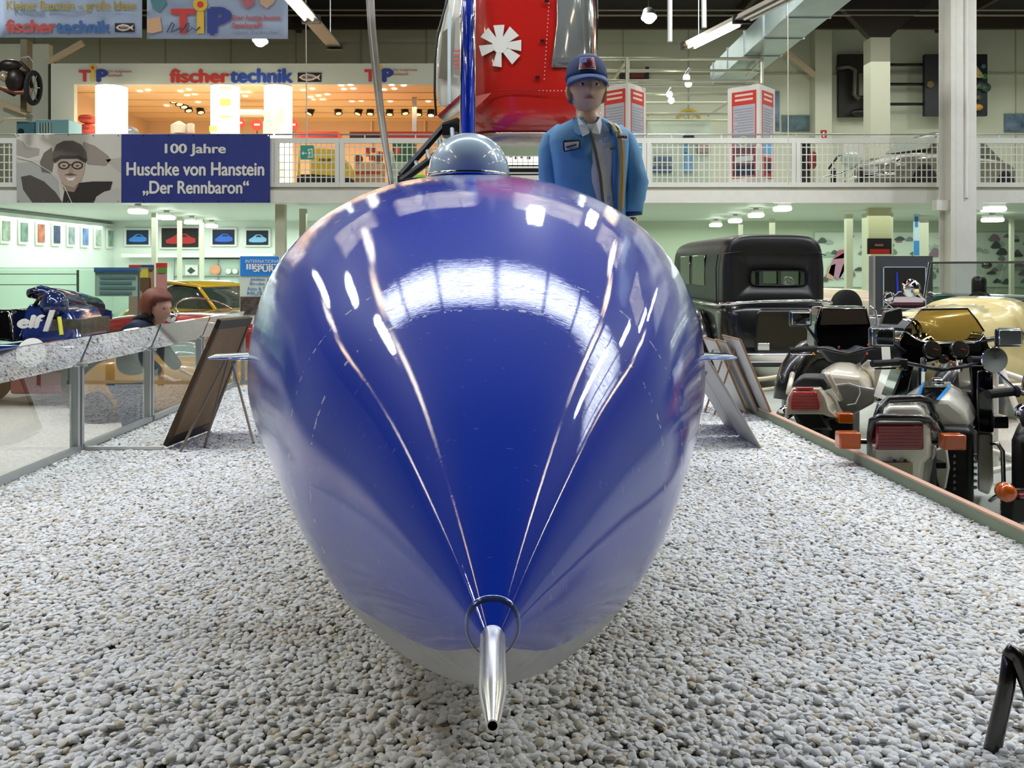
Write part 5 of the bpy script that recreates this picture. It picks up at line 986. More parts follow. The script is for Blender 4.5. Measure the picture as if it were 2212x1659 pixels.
for k, (px, py, tl_) in enumerate(((672, 237, -.4), (730, 236, .2), (776, 237, -.3), (800, 237, 0), (842, 238, 0), (874, 236, .2), (904, 238, 0), (931, 240, 0))):
    spot('black spotlight on the booth rail, %s from the left' % ('first', 'second', 'third', 'fourth', 'fifth', 'sixth', 'seventh', 'rightmost and brightly lit')[k], px, py, 23.2, tl_, k == 7)
for k, (px, py) in enumerate(((360, 204), (374, 210), (386, 216), (396, 222), (406, 230), (432, 234))):
    spot('black spotlight in the slanting row above the booth, %s' % ('topmost', 'second from top', 'third from top', 'fourth from top', 'lowest of the slanting track', 'standing alone at right end')[k], px, py, 22.0+.2*k, .3)
tag(MB().tube([P(655, 229, 23.2), P(950, 229, 23.2)], .02, 8).build('light_rail', mat('rail_cream', '#e6c9a0', .5)), 'thin horizontal rail carrying the booth spotlights', 'rail')
tag(MB().tube([P(352, 196, 21.9), P(412, 224, 23.0)], .02, 8).build('light_rail', BLACK), 'slanting black track carrying a row of spotlights', 'rail')
# lit columns
LC = mat('lit_column', '#fff6e8', .5, emit='#fff3e2', es=3.6)
for k, (xa, xb, lab) in enumerate(((194, 259, 'plain glowing white light column, left of the three'), (446, 507, 'glowing light column with faint yellow prints, middle one'), (563, 623, 'glowing light column with pale figures, right of the three'))):
    d = 19.2; t = thing('light_column', lab, 'light column', P((xa+xb)/2, 404, d), 'glowing light columns of the booth'); r_ = (xb-xa)/2/F*d; c = P((xa+xb)/2, 404, d); hh = P(0, 181, d).z-gz1
    MB().lathe([(r_, .02), (r_, hh)], (c.x, d+r_, gz1), n=40).build('glowing_tube', LC, t, smooth=True)
    for z in (0, hh-.01): MB().lathe([(r_*1.02, 0), (r_*1.02, .025)], (c.x, d+r_, gz1+z), n=36).build('end_ring', WHITE, t, auto=40)
    if k == 1:
        for (u0, v0, u1, v1) in ((474, 213, 497, 228), (475, 250, 498, 254), (452, 272, 468, 284), (474, 188, 498, 191)): MB().pbox(u0, v0, u1, v1, d-.02, d+.03).build('yellow_print', mat('print_glow_yellow', '#f6d860', .5, emit='#ffdf70', es=1.2), t, bevel=.004)
    if k == 2:
        for (u0, v0, u1, v1) in ((570, 240, 585, 262), (590, 245, 604, 285), (602, 235, 614, 268), (568, 262, 590, 290), (575, 330, 592, 380), (596, 350, 612, 385)): MB().pbox(u0, v0, u1, v1, d-.02, d+.05).build('figure_print', mat('print_glow_pale', '#f0dcc0', .5, emit='#f3dcb4', es=1.2), t, bevel=.01)
# booth contents
panel('toy_counter', 'red toy counter strip behind railing left of the booth centre', 'counter', 640, 284, 730, 302, 20.6, flat('#c8402c'), .5, [('dark_slot', 650, 290, 725, 298, '#b03024')])
panel('toy_counter', 'red and black toy counter strip right of the hanging rod', 'counter', 755, 284, 935, 302, 20.6, flat('#c03a28'), .5, [('black_slot', 756, 287, 820, 301, '#2c2018')])
for k, (x0_, y0_, x1_, y1_, c, lab) in enumerate(((165, 246, 196, 264, '#c4584c', 'upper red rounded toy case stacked beside the left light column'), (165, 266, 196, 288, '#c8564a', 'lower red rounded toy case beside the left light column'), (262, 272, 287, 288, '#6f7f96', 'grey-blue toy case to the right of the left light column'))):
    t = thing('toy_case', lab, 'case', P((x0_+x1_)/2, y1_, 20.4), 'toy cases in the booth'); MB().pbox(x0_, y0_, x1_, y1_, 20.4, 20.8).build('shell', flat(c), t, bevel=.12, seg=3); MB().pbox(x0_+6, (y0_+y1_)/2-1, x1_-4, (y0_+y1_)/2+1, 20.37, 20.41).build('seam', flat('#a04038' if k < 2 else '#c8ccd0'), t)
t = thing('toy_model', 'white drum-shaped toy model on the booth counter', 'toy', P(390, 289, 20.8))
MB().lathe([(.19, 0), (.19, .2), (.1, .26), (.03, .3)], P(387, 289, 20.9), n=24).build('drum', flat('#c9cac0'), t, auto=40); MB().pbox(403, 266, 418, 289, 20.8, 20.9).build('cup', flat('#c4c6bd'), t, bevel=.03)
MB().pbox(375, 289, 448, 296, 20.7, 21).build('red_base', flat('#c23a2c'), t)
for k, (px, py) in enumerate(((517, 266), (555, 270), (632, 270))):
    t = thing('round_sign', 'round red sign with white letters, %s light column' % ('left of the middle', 'between middle and right', 'right of the right')[k], 'sign', P(px, py+14, 21)); MB().lathe([(.14, 0), (.14, .03)], P(px, py, 21), (0, -1, 0), 24).build('disc', flat('#d2402c'), t); MB().pbox(px-1, py+10, px+1, 300, 21.02, 21.05).build('stem', BLACK, t)
    MB().pbox(px-6, py-3, px+6, py+1, 20.94, 20.97).build('white_print', WHITE, t)
tag(MB().pbox(513, 235, 566, 248, 21.8, 22.1).build('white_box_lamp', WHITE, bevel=.02), 'small white rectangular box hanging in the booth', 'lamp')
t = thing('cleaning_machine', 'yellow cleaning machine with black base behind the railing', 'machine', P(685, 402, 19))
MB().prism([P(668, 376, 19), P(668, 325, 19), P(680, 320, 19), P(722, 322, 19), P(748, 350, 19), P(760, 376, 19), P(758, 386, 19), P(740, 382, 19)], (0, .6, 0)).build('yellow_body', flat('#d8b83a', .4), t, bevel=.02)
MB().pbox(640, 376, 757, 402, 19.02, 19.6).build('black_base', BLACK, t, bevel=.03); MB().tube([P(644, 380, 18.95), P(648, 325, 18.95)], .03, 8).build('yellow_handle', flat('#d8b83a', .4), t)
txt('KÄRCHER', 690, 342, 716, 348, 18.97, BLACK, t, bold=.04)
for px in (655, 740): MB().lathe([(.09, -.04), (.09, .04)], P(px, 396, 18.95), (1, 0, 0), 18).build('wheel', RUBBER, t)
t = thing('playground_model', 'red and orange toy building model on a pale plinth behind railing', 'toy', P(800, 402, 19.6))
MB().pbox(765, 350, 825, 402, 19.6, 20.1).build('plinth', flat('#d9b28c'), t); MB().pbox(765, 370, 825, 375, 19.57, 19.6).build('red_band', flat('#c04a34'), t)
for k in range(9): MB().pbox(790+7*(k % 5), 318+9*(k//3), 797+7*(k % 5), 328+9*(k//3), 19.7+.04*k, 19.85+.04*k).build('toy_block', flat(['#c23a2c', '#d8a070', '#b54a3a', '#e0b890'][k % 4]), t)
for px in (775, 818): MB().lathe([(.1, 0), (.1, .05)], P(px, 344, 19.65), (0, -1, 0), 18).build('toy_wheel', flat('#7a4a30'), t)
t = thing('green_toy_shelf', 'green toy display shelf behind the railing near the ladder', 'shelf', P(880, 402, 19.8))
MB().pbox(848, 310, 895, 350, 19.8, 20.2).build('green_panel', flat('#3d6a44'), t); MB().pbox(852, 318, 864, 334, 19.75, 19.8).build('red_card', flat('#c8583c'), t); MB().pbox(848, 350, 895, 402, 19.8, 20.2).build('pale_base', flat('#b9c4ae'), t)
t = thing('glass_pillar', 'pale green glass pillar leaning shape beside the rod', 'pillar', P(848, 402, 19)); MB().prism([P(838, 330, 19), P(848, 325, 19), P(862, 402, 19), P(838, 402, 19)], (0, .15, 0)).build('panel', flat('#a8c4b0', .3), t)
# exit sign on a long wire
t = thing('exit_sign', 'green emergency exit sign hanging on a long wire', 'sign', P(663, 344, 16.5)); SD = 16.5
MB().pbox(649, 314, 677, 344, SD, SD+.05).build('panel', mat('exit_green', '#1f7f6a', .4, emit='#1f8f72', es=.15), t); MB().tube([P(663, 314, SD), P(660, -60, SD)], .012, 6).build('wire', mat('wire_pale', '#c9c6bd', .5), t)
MB().ppoly([(651, 331), (656, 327), (656, 330), (663, 330), (663, 332), (656, 332), (656, 335)], SD-.01, .006).build('arrow', WHITE, t)
for pts in (((665, 322), (669, 321), (668, 326), (665, 327)), ((670, 321), (675, 321), (675, 341), (673, 341), (673, 324), (670, 324)), ((666, 328), (671, 327), (670, 333), (666, 334)), ((665, 336), (668, 334), (672, 340), (669, 341)), ((664, 341), (666, 336), (668, 337), (666, 342))): MB().ppoly(pts, SD-.01, .006).build('running_figure', WHITE, t)
# grey-blue machine and pipe at the left, hung motorcycle
t = thing('machine_case', 'teal blue machine case with grey louvres above the driver banner', 'machine', P(90, 290, 19))
MB().pbox(35, 262, 75, 292, 19, 19.5).build('teal_body', flat('#3d6b78'), t, bevel=.02); MB().pbox(76, 258, 148, 292, 18.9, 19.5).build('louvre_body', flat('#6f9aa2'), t, bevel=.02)
MB().pbox(40, 292, 145, gpy(19.05), 19.05, 19.45).build('stand', ALU, t)
for k in range(5): MB().pbox(82+6*k, 264, 85+6*k, 288, 18.86, 18.92).build('louvre', flat('#8fa9a4'), t)
MB().lathe([(.06, 0), (.06, .03)], P(46, 284, 19), (0, -1, 0), 18).build('port', BLACK, t)
t = thing('hung_motorcycle', 'dark old motorcycle mounted high on the left wall', 'motorcycle', P(40, 200, 17)); OM = mat('old_bike', '#241b15', .4, .4, vary=.4, vscale=8)
for cx, cy, r_ in ((72, 190, 33), (-22, 165, 33)):
    o = MB().tube([P(cx+r_*.45*math.cos(a), cy+r_*math.sin(a), 17+.12*math.cos(a)) for a in [2*math.pi*k/28 for k in range(28)]], .05, 8, loop=True).build('wheel', RUBBER, t, smooth=True)
    for k in range(6): MB().tube([P(cx, cy, 17), P(cx+r_*.42*math.cos(k*1.05), cy+r_*.95*math.sin(k*1.05), 17)], .008, 5).build('spoke', STEEL, o)
MB().tube([P(-25, 165, 17), P(10, 145, 17), P(45, 135, 17), P(60, 150, 17), P(70, 190, 17)], .035, 8).build('frame_tube', OM, t, smooth=True); MB().tube([P(0, 190, 17), P(30, 205, 17), P(50, 190, 17)], .035, 8).build('frame_tube', OM, t)
MB().ball(P(22, 142, 16.95), (.22, .12, .12), 18, 10).build('tank', OM, t, smooth=True); MB().ball(P(35, 175, 16.95), (.2, .15, .24), 18, 10).build('engine', OM, t, smooth=True); MB().ball(P(10, 167, 16.9), .09, 16, 10).build('headlamp', mat('old_lamp', '#a89a80', .3, .5), t, smooth=True)
MB().tube([P(45, 125, 16.9), P(62, 122, 17), P(70, 135, 17.1)], .02, 8).build('handlebar', STEEL, t); MB().tube([P(0, 190, 17), P(35, 200, 16.9), P(60, 200, 16.9)], .04, 8).build('exhaust', mat('rusty', '#6a3a22', .5, .4), t)
MB().pbox(44, 85, 58, 240, 17.2, 17.4).build('mounting_post', mat('post_olive', '#5a5038', .6), t)
# left end wall pieces
struct(MB().pbox(-300, 95, 105, 300, 20.5, 20.7).build('wall_gallery_end', mat('cream_wall')))
for a, b in (((104, 135), (180, 92)), ((0, 222), (60, 245))): struct(MB().tube([P(*a, 20.3), P(*b, 20.3)], .08, 4).build('trim_60', mat('brace_cream', '#c4ae90', .6)))
struct(MB().pbox(104, 130, 111, 290, 20.3, 20.5).build('trim_61', mat('dark_gap', '#3a3422', .7)))
tag(MB().tube([P(0, 264, 18.9), P(10, 257, 18.9), P(55, 256, 18.9)], .025, 8).build('bent_pipe', mat('pipe_cream', '#c2b9a0', .4), smooth=True), 'bent cream pipe at far left above the railing', 'pipe')
# ------------------------------------------------------------------ right gallery: truss, info pillars, boards, car
tr = thing('lighting_truss', 'aluminium tube lighting truss above the two info pillars', 'truss', P(1480, 180, 19)); TA = mat('truss_aluminium', '#b9bba8', .3, .7)
for d, ys_ in ((18.9, (127, 175)), (19.9, (153, 185)), (21.5, (204, 246)), (23, (222, 260))):
    for y in ys_: MB().tube([P(1288, y, d), P(1646-(d-18.9)*14, y, d)], .035, 8).build('long_tube', TA, tr)
for d, y0_, y1_ in ((18.9, 127, 180),):
    for x in (1355, 1645): MB().tube([P(x, y0_-2, d), P(x, y1_, d)], .045, 8).build('upright', TA, tr)
for a, b in (((1355, 130, 18.9), (1325, 172, 19.9)), ((1645, 130, 18.9), (1612, 165, 20.5)), ((1640, 176, 18.9), (1530, 250, 23)), ((1355, 176, 18.9), (1400, 250, 23)), ((1290, 176, 18.9), (1350, 250, 23))): MB().tube([P(*a), P(*b)], .03, 8).build('cross_tube', TA, tr)
for k, (x, y, d, lab) in enumerate(((1483, 172, 19, 'paired bright spotlight on the truss, higher one'), (1446, 208, 21, 'paired bright spotlight on the truss, lower one'))):
    t = thing('truss_spotlight', lab, 'spotlight', P(x, y-15, d), 'truss spotlights'); MB().tube([P(x+8, y-24, d), P(x-4, y-6, d)], .04, 10).build('arm', STEEL, t)
    for dx, dy in ((0, -4), (4, 9)): MB().ball(P(x+dx, y+dy, d), .075, 16, 10).build('bulb', mat('spot_glow', '#ffffff', .5, emit='#fff6e0', es=16), t, smooth=True)
def infopillar(lab, xl, xe, xr, ytl, yte, ytr, d, heads):
    t = thing('info_pillar', lab, 'info pillar', P(xe, 404, d), 'white info pillars with red headings')
    A, E, B = P(xl, 0, d+.5), P(xe, 0, d), P(xr, 0, d+.62); zt = P(0, yte, d).z
    MB().prism([(A.x, A.y, gz1), (E.x, E.y, gz1), (B.x, B.y, gz1), (A.x+B.x-E.x, A.y+B.y-E.y, gz1)], (0, 0, zt-gz1)).build('column', mat('info_white', '#dedcd8', .5), t)
    for s_, (Q, nm) in enumerate(((A, 'l'), (B, 'r'))):
        n_ = Vector((E.y-Q.y, Q.x-E.x, 0)).normalized()
        if n_.y > 0: n_ = -n_
        u0, u1 = (.1, .86) if s_ == 0 else (.14, .86); H_ = zt-gz1
        def q(u, v, k): p = E.lerp(Q, u); return Vector((p.x, p.y, gz1+H_*v))+n_*k
        def pl(name, ua, ub, va, vb, c, k): MB().prism([q(ua, va, k), q(ub, va, k), q(ub, vb, k), q(ua, vb, k)], -n_*.004).build(name, flat(c), t)
        pl('red_border', u0, u1, .12, .95, '#cf5048', .006); pl('text_area', u0+.04, u1-.04, .135, .82, '#b4b6c2', .01); pl('red_heading', u0, u1, .82, .95, '#cc3c32', .012)
        for k in range(2): pl('heading_line', u0+.1, u1-.1, .905-.045*k, .925-.045*k, '#e6cfc8', .015)
        for k in range(9): pl('text_line', u0+.08, u1-.08-.1*(k % 3 == 2), .775-.026*k, .785-.026*k, '#9a9caa', .014)
        if heads == 1 or s_ == 1: pl('blue_box', u0+.08, u1-.06, .36 if s_ else .42, .5 if s_ else .52, '#6aaede', .015)
        if heads == 2 and s_ == 0:
            pl('car_photo_top', u0+.04, u1-.04, .42, .54, '#8f93a4', .015); pl('car_photo', u0+.04, u1-.04, .14, .42, '#6a4a50', .015); pl('car_photo_white', u0+.08, u1-.1, .28, .33, '#d0d0d4', .018); pl('car_photo_dark', u0+.06, u1-.06, .15, .24, '#2f3448', .018)
            MB().tube([q(.5+.14*math.cos(a), .47+.045*math.sin(a), .02) for a in [2*math.pi*k/16 for k in range(16)]], .012, 6, loop=True).build('steering_wheel_print', flat('#d6cfa8'), t)
        if heads == 2 and s_ == 1: pl('tyre_photo', u0+.1, u1-.1, .14, .32, '#b03a38', .016); pl('tyre_photo_dark', u0+.2, u1-.2, .17, .29, '#2a3040', .018)
infopillar('white info pillar with red heading half hidden by the mannequin', 1298, 1357, 1395, 190, 178, 188, 18.6, 1)
infopillar('white info pillar with red heading and car picture right of the mannequin', 1572, 1641, 1674, 192, 181, 192, 18.6, 2)
# back-wall exhibits
t = thing('engine_board', 'dark board with mounted exhaust parts left of the cream column', 'board', P(1850, 250, 26.6)); MB().pbox(1830, 150, 1880, 200, 26.75, 26.89).build('standoff', BLACK, t); DB = mat('dark_board', '#17130f', .6)
MB().pbox(1812, 117, 1905, 252, 26.6, 26.75).build('board', DB, t)
MB().tube([P(1806, 147, 26.5), P(1835, 143, 26.4), P(1848, 152, 26.4), P(1846, 205, 26.4), P(1852, 214, 26.4), P(1858, 205, 26.4), P(1860, 165, 26.4)], .08, 12).build('exhaust_pipe', mat('pipe_iron', '#4e4c46', .4, .6), t, smooth=True)
MB().tube([P(1860, 160, 26.35), P(1860, 208, 26.35)], .12, 14).build('silencer', mat('pipe_iron'), t); MB().ball(P(1862, 243, 26.4), (.35, .1, .12), 18, 8).build('casting', BLACK, t, smooth=True)
MB().tube([P(1882+9*math.cos(a), 228+20*math.sin(a), 26.4) for a in [2*math.pi*k/20 for k in range(20)]], .04, 8, loop=True).build('cream_ring', flat('#b9ad84'), t)
t = thing('engine_board', 'black board with spring and engine parts behind the white column', 'board', P(2065, 250, 26.2))
MB().pbox(2040, 150, 2090, 200, 26.35, 26.89).build('standoff', BLACK, t); MB().pbox(1998, 117, 2133, 250, 26.2, 26.35).build('board', mat('blue_black_board', '#10121c', .5), t)
MB().tube([P(2098+8*math.sin(a*3.1)*1+a*1.2, 140+a*1.6+4*math.cos(a*3.1), 26.05) for a in [k*.33 for k in range(46)]], .03, 6).build('coil_spring', flat('#c8b27a', .3), t, smooth=True)
for x, y, r_, c in ((2122, 144, 5, '#3f6a74'), (2124, 166, 6, '#3d7a54'), (2103, 190, 6, '#7a7a3c'), (2116, 186, 8, '#2f4a34'), (2112, 212, 6, '#3d3f2c'), (2128, 190, 10, '#1f3a2c')): MB().lathe([(r_/F*26, 0), (r_/F*26, .08), (.02, .1)], P(x, y, 26.2), (0, -1, 0), 18).build('gear', flat(c, .4), t)
MB().ball(P(2112, 232, 26.1), (.16, .1, .1), 16, 8).build('brass_casting', flat('#b0802c', .3), t, smooth=True); MB().lathe([(.1, 0), (.1, .06)], P(2008, 183, 26.2), (0, -1, 0), 16).build('brass_hub', flat('#6a5a30'), t)
for k, y in enumerate((140, 182, 225)): tag(MB().tube([P(1905, y, 26.4), P(1998, y, 26.4)], .045, 8).build('shaft', BLACK), 'black horizontal shaft between the two engine boards, %s' % ('upper', 'middle', 'lower')[k], 'shaft', 'shafts on the gallery wall')
for x0_, y0_, x1_, y1_, c, lab in ((1689, 248, 1750, 284, '#4a5f68', 'bluish landscape picture between wall column and info pillar'), (2170, 245, 2230, 285, '#5c6f84', 'landscape picture at far right on the gallery wall')):
    t = thing('wall_picture', lab, 'picture', P((x0_+x1_)/2, y1_, 26.84)); MB().pbox(x0_, y0_, x1_, y1_, 26.84, 26.9).build('frame', flat('#7d8a84'), t); MB().pbox(x0_+2, y0_+2, x1_-2, y1_-2, 26.81, 26.84).build('print', mat('print_'+c[1:], c, .5, vary=.6, vscale=2.5), t)
panel('coloured_poster', 'tall narrow coloured poster just right of the second info pillar', 'poster', 1674, 197, 1684, 283, 26.86, mat('poster_mix', '#5a6a80', .5, vary=.8, vscale=3))
panel('extinguisher_sign', 'small red fire extinguisher sign on the gallery column', 'sign', 1773, 281, 1786, 298, 26.38, flat('#a8302a'), .02, [('white_print', 1778, 285, 1781, 296, '#e6dcd6')])
t = thing('gallery_bicycle', 'dark bicycle-like machine with red tank behind the gallery railing', 'machine', P(1745, 402, 20)); MB().pbox(1731, 310, 1750, gpy(20.5), 20.5, 20.6).build('dark_post', flat('#2a2624'), t); MB().ball(P(1756, 345, 20.3), (.1, .1, .22), 14, 8).build('red_tank', flat('#8a3a34', .3), t, smooth=True)
t = thing('gallery_motorcycle', 'chrome and pale green scooter behind the gallery railing', 'motorcycle', P(1830, 402, 20.2)); MB().ball(P(1838, 345, 20.2), (.22, .3, .18), 18, 10).build('tank', flat('#b9c9bd', .2), t, smooth=True); MB().tube([P(1790, 365, 20.2), P(1812, 335, 20.2), P(1845, 332, 20.2), P(1862, 352, 20.2)], .025, 8).build('frame_tube', BLACK, t, smooth=True)
MB().tube([P(1775, 385, 20.2), P(1815, 375, 20.2), P(1850, 362, 20.2)], .03, 8).build('exhaust', CHROME, t); wheel(t, P(1800, 382, 20.4), .2, .1, (1, -.3, 0)); wheel(t, P(1858, 380, 20.4), .2, .1, (1, -.3, 0))
t = thing('white_board', 'plain white board hanging behind the gallery railing', 'board', P(1850, 350, 22)); MB().pbox(1823, 308, 1868, 345, 22, 22.05).build('sheet', WHITE, t)
for x in (1826, 1865): MB().pbox(x-1, 345, x+1, gpy(22), 22, 22.04).build('leg', ALU, t)
# grey saloon on the gallery
t = thing('gallery_car', 'grey rounded vintage saloon on the gallery behind the white column', 'car', (P(2020, 0, 20.5).x, 21.2, gz1)); GC_ = mat('car_grey', '#6f6a60', .25, coat=.8)
X5 = Matrix.Translation((P(2036, 0, 21.2).x, 21.6, gz1)) @ Matrix.Rotation(R(118), 4, 'Z') @ Matrix.Scale(1.22, 4)
loftcar('body', [(-2, .35, .25, .6, .45), (-1.6, .66, .2, .8, .5), (-.8, .72, .18, .9, .5), (.6, .72, .18, .9, .5), (1.5, .66, .2, .8, .5), (1.95, .35, .25, .6, .45)], GC_, t, .55, xform=X5)
loftcar('cabin', [(-1.5, .5, .75, .82, .8), (-.8, .58, .75, 1.28, .85), (-.1, .58, .75, 1.38, .85), (.5, .56, .75, 1.2, .85), (.85, .5, .75, .85, .8)], mat('cabin_grey', '#57544b', .25, coat=.8), t, .6, xform=X5)
MB().prism([X5 @ Vector(v) for v in ((-.5, .84, .92), (.5, .84, .92), (.42, .5, 1.2), (-.42, .5, 1.2))], X5.to_3x3() @ Vector((0, .02, .02))).build('windscreen', mat('car_glass_pale', '#5f6a60', .08), t)
for s_ in (-1, 1):
    MB().prism([X5 @ Vector(v) for v in ((s_*.59, .6, .9), (s_*.59, -.9, .9), (s_*.56, -.6, 1.2), (s_*.56, .35, 1.2))], X5.to_3x3() @ Vector((s_*.02, 0, 0))).build('side_window', mat('car_glass_pale'), t)
    MB().lathe([(.03, -.1), (.1, -.04), (.1, .02), (.001, .04)], X5 @ Vector((s_*.5, 1.75, .62)), X5.to_3x3() @ Vector((0, 1, .1)), 18).build('headlamp', CHROME, t, smooth=True)
    for y in (-1.2, 1.2): wheel(t, X5 @ Vector((s_*.66, y, .3)), .366, .18, X5.to_3x3() @ Vector((1, 0, 0)), flat('#c9b894', .3))
MB().tube([X5 @ Vector((x, 1.98-.1*abs(x), .4)) for x in (-.6, -.3, 0, .3, .6)], .04, 10).build('bumper', CHROME, t, smooth=True); MB().box(X5 @ Vector((0, 1.97, .5)), (.5, .02, .12), X5.to_3x3()).build('number_plate', WHITE, t)
t = thing('gallery_wheel_exhibit', 'yellow spoked wheel hung on the wall behind the truss', 'wheel', P(1488, 260, 26.85)); c = P(1488, 262, 26.85)
MB().tube([c+Vector((.34*math.cos(a), 0, .34*math.sin(a))) for a in [2*math.pi*k/28 for k in range(28)]], .04, 8, loop=True).build('rim', flat('#c9a83a'), t)
for k in range(8): MB().tube([c, c+Vector((.33*math.cos(k*.785), 0, .33*math.sin(k*.785)))], .01, 5).build('spoke', flat('#c9a83a'), t)
t = thing('gallery_showcase', 'pale glass showcase with small models behind the railing right of mannequin', 'showcase', P(1480, 402, 22))
MB().pbox(1398, 262, 1535, gpy(22), 22, 22.6).build('cabinet', mat('showcase_pale', '#b9c6b6', .35), t)
for k, (x0_, y0_, x1_, y1_, c) in enumerate(((1478, 294, 1486, 330, '#5a90b0'), (1414, 338, 1452, 350, '#5a6f88'), (1412, 358, 1452, 372, '#4a5f80'), (1478, 335, 1496, 372, '#6f9cc0'), (1508, 312, 1535, 330, '#9a8a84'), (1478, 291, 1500, 299, '#3a3230'))): MB().pbox(x0_, y0_, x1_, y1_, 21.9-.02*k, 22).build('exhibit', flat(c), t, bevel=.02)
panel('wall_shelf_models', 'dark shelf of red models high behind the truss', 'shelf', 1340, 158, 1402, 172, 26.6, flat('#3a2a26'), .3, [('red_model', 1362, 159, 1390, 167, '#7a2a24'), ('dark_model', 1394, 144, 1402, 166, '#2c2a2a')])
panel('white_cabinet', 'bright white backlit shelf of models between helicopter and mannequin', 'showcase', 1085, 305, 1175, 360, 20.5, mat('white_glow', '#f4ece6', .5, emit='#fff2ea', es=1.1), .3, [('dark_model', 1100, 318, 1106, 340, '#55504c'), ('dark_model', 1112, 316, 1116, 344, '#4a4644'), ('model_tree', 1124, 324, 1130, 342, '#6f6a5c'), ('model_tree', 1138, 326, 1146, 344, '#55584c')])
MB().pbox(1088, 360, 1172, gpy(20.52), 20.52, 20.8).build('stand', WHITE, bpy.data.objects['white_cabinet'])
# ------------------------------------------------------------------ columns, duct, ceiling lamps
c = P(2068, 0, 17.2); t = thing('white_column', 'tall white steel column with a conduit running through the gallery', 'column', (c.x, 17.2, FZ))
MB().box((c.x, 17.2, (8.3+FZ)/2), (.3, .5, 8.3-FZ)).build('web', WHITE, t)
for y in (16.97, 17.43): MB().box((c.x, y, (8.3+FZ)/2), (.49, .03, 8.3-FZ)).build('flange', WHITE, t)
MB().tube([(c.x+.04, 16.93, P(0, 428, 17).z), (c.x+.04, 16.93, 8.3)], .035, 10).build('conduit', mat('conduit_white', '#e6e6e2', .4), t); MB().box((c.x, 17.2, gz0-.12), (.9, .2, .2)).build('bracket', WHITE, t)
for x0_, x1_, yt, d, lab in ((1881, 1923, 80, 24, 'broad cream wall column under a dark roof gusset'), (1761, 1797, 52, 26.4, 'cream wall column left of the exhaust board')):
    t = thing('wall_column', lab, 'column', P((x0_+x1_)/2, 404, d)); MB().pbox(x0_, yt, x1_, 404, d, d+.5).build('shaft', mat('column_cream', '#bfc0ae', .55), t)
    if yt == 80:
        MB().ppoly([(1881, 80), (1923, 80), (1930, 72), (2015, 0), (2050, -60), (1760, -60), (1805, 0), (1872, 72)], d-.02, .25).build('gusset', mat('gusset_dark', '#332c28', .6), t)
    else: MB().ppoly([(1761, 155), (1761, 165), (1690, 105), (1690, 98)], d-.05, .2).build('brace', mat('brace_cream'), t)
dz = CAMZ+4.58; t = thing('air_duct', 'long galvanised air duct under the dark ceiling at right', 'duct', (5.4, 15.6, dz)); DM = mat('duct_zinc', '#9fb0b2', .3, .75, vary=.15, vscale=1.2)
MB().box((5.4, 15.4, dz+.26), (.8, 13.6, .52)).build('duct_body', DM, t, bevel=.02)
for k in range(10): MB().box((5.4, 8.8+1.45*k, dz+.26), (.84, .04, .56)).build('joint_flange', STEEL, t)
MB().lathe([(.25, 0), (.25, .9)], (5.6, 14.2, dz+.3), (1, 0, .2), 28).build('round_branch', DM, t, auto=40)
FL = mat('fluorescent_tube', '#ffffff', .4, emit='#fff4dc', es=22); FLW = mat('fluorescent_tube_warm', '#ffffff', .4, emit='#ffe2b0', es=20)
def striplight(lab, a, b, tubes):
    t = thing('strip_light', lab, 'ceiling light', a, 'ceiling strip lights'); a, b = Vector(a), Vector(b); dr = (b-a).normalized(); sd = dr.cross(Vector((0, 0, 1)))
    MB().prism([a-sd*.13+Vector((0, 0, .03)), a+sd*.13+Vector((0, 0, .03)), a+sd*.07+Vector((0, 0, .13)), a-sd*.07+Vector((0, 0, .13))], b-a).build('housing', mat('housing_grey', '#8a8478', .4, .3), t)
    for u0, u1, m in tubes:
        for s_ in (-.06, .06): MB().tube([a.lerp(b, u0)+sd*s_, a.lerp(b, u1)+sd*s_], .022, 10).build('tube', m, t)
    for u in (0, .5, 1): MB().box(a.lerp(b, u)+Vector((0, 0, .05)), (.3, .06, .14)).build('end_cap', BLACK, t)
    for u in (.1, .9): MB().tube([a.lerp(b, u)+Vector((0, 0, .1)), (a.lerp(b, u).x, a.lerp(b, u).y, 8.4)], .012, 6).build('hanger', STEEL, t)
z4 = CAMZ+4
striplight('lit fluorescent strip light beside the pale blue hanging banner', (-3.3, 12.6, z4), (-3.23, 16, z4), ((.02, .45, FL),))
striplight('lit fluorescent strip light left of the air duct', (4.25, 12.6, z4), (3.22, 16, z4), ((.05, .45, mat('tube_off', '#e6e6e0', .3)), (.55, .97, FLW)))
for k, (x, ys) in enumerate(((-7.5, (-2, 9)), (-3.3, (-1, 8)), (3.6, (0, 9)), (8, (-2, 9)))):
    striplight('long fluorescent strip row over the hall, %s' % ('far left', 'above left of the rocket car', 'above right of the rocket car', 'far right')[k], (x, ys[0], 5.06), (x, ys[1], 5.06), ((.04, .18, FLW if k % 2 else FL), (.3, .44, FL), (.56, .7, FLW), (.82, .96, FL)))
def highbay(lab, px, py, d):
    t = thing('high_bay_lamp', lab, 'ceiling light', P(px, py, d), 'bright high-bay lamps'); c = P(px, py, d)
    MB().lathe([(.05, .25), (.12, .2), (.17, .05), (.18, 0)], c, (0, .35, 1), 20, caps=False).build('reflector', STEEL, t, smooth=True); MB().ball(c, (.14, .1, .14), 18, 10).build('bulb', mat('highbay_glow', '#ffffff', .5, emit='#f6fff2', es=26), t, smooth=True)
    MB().tube([c+Vector((0, .08, .22)), Vector((c.x, c.y+.1, 8.4))], .012, 6).build('cord', BLACK, t)
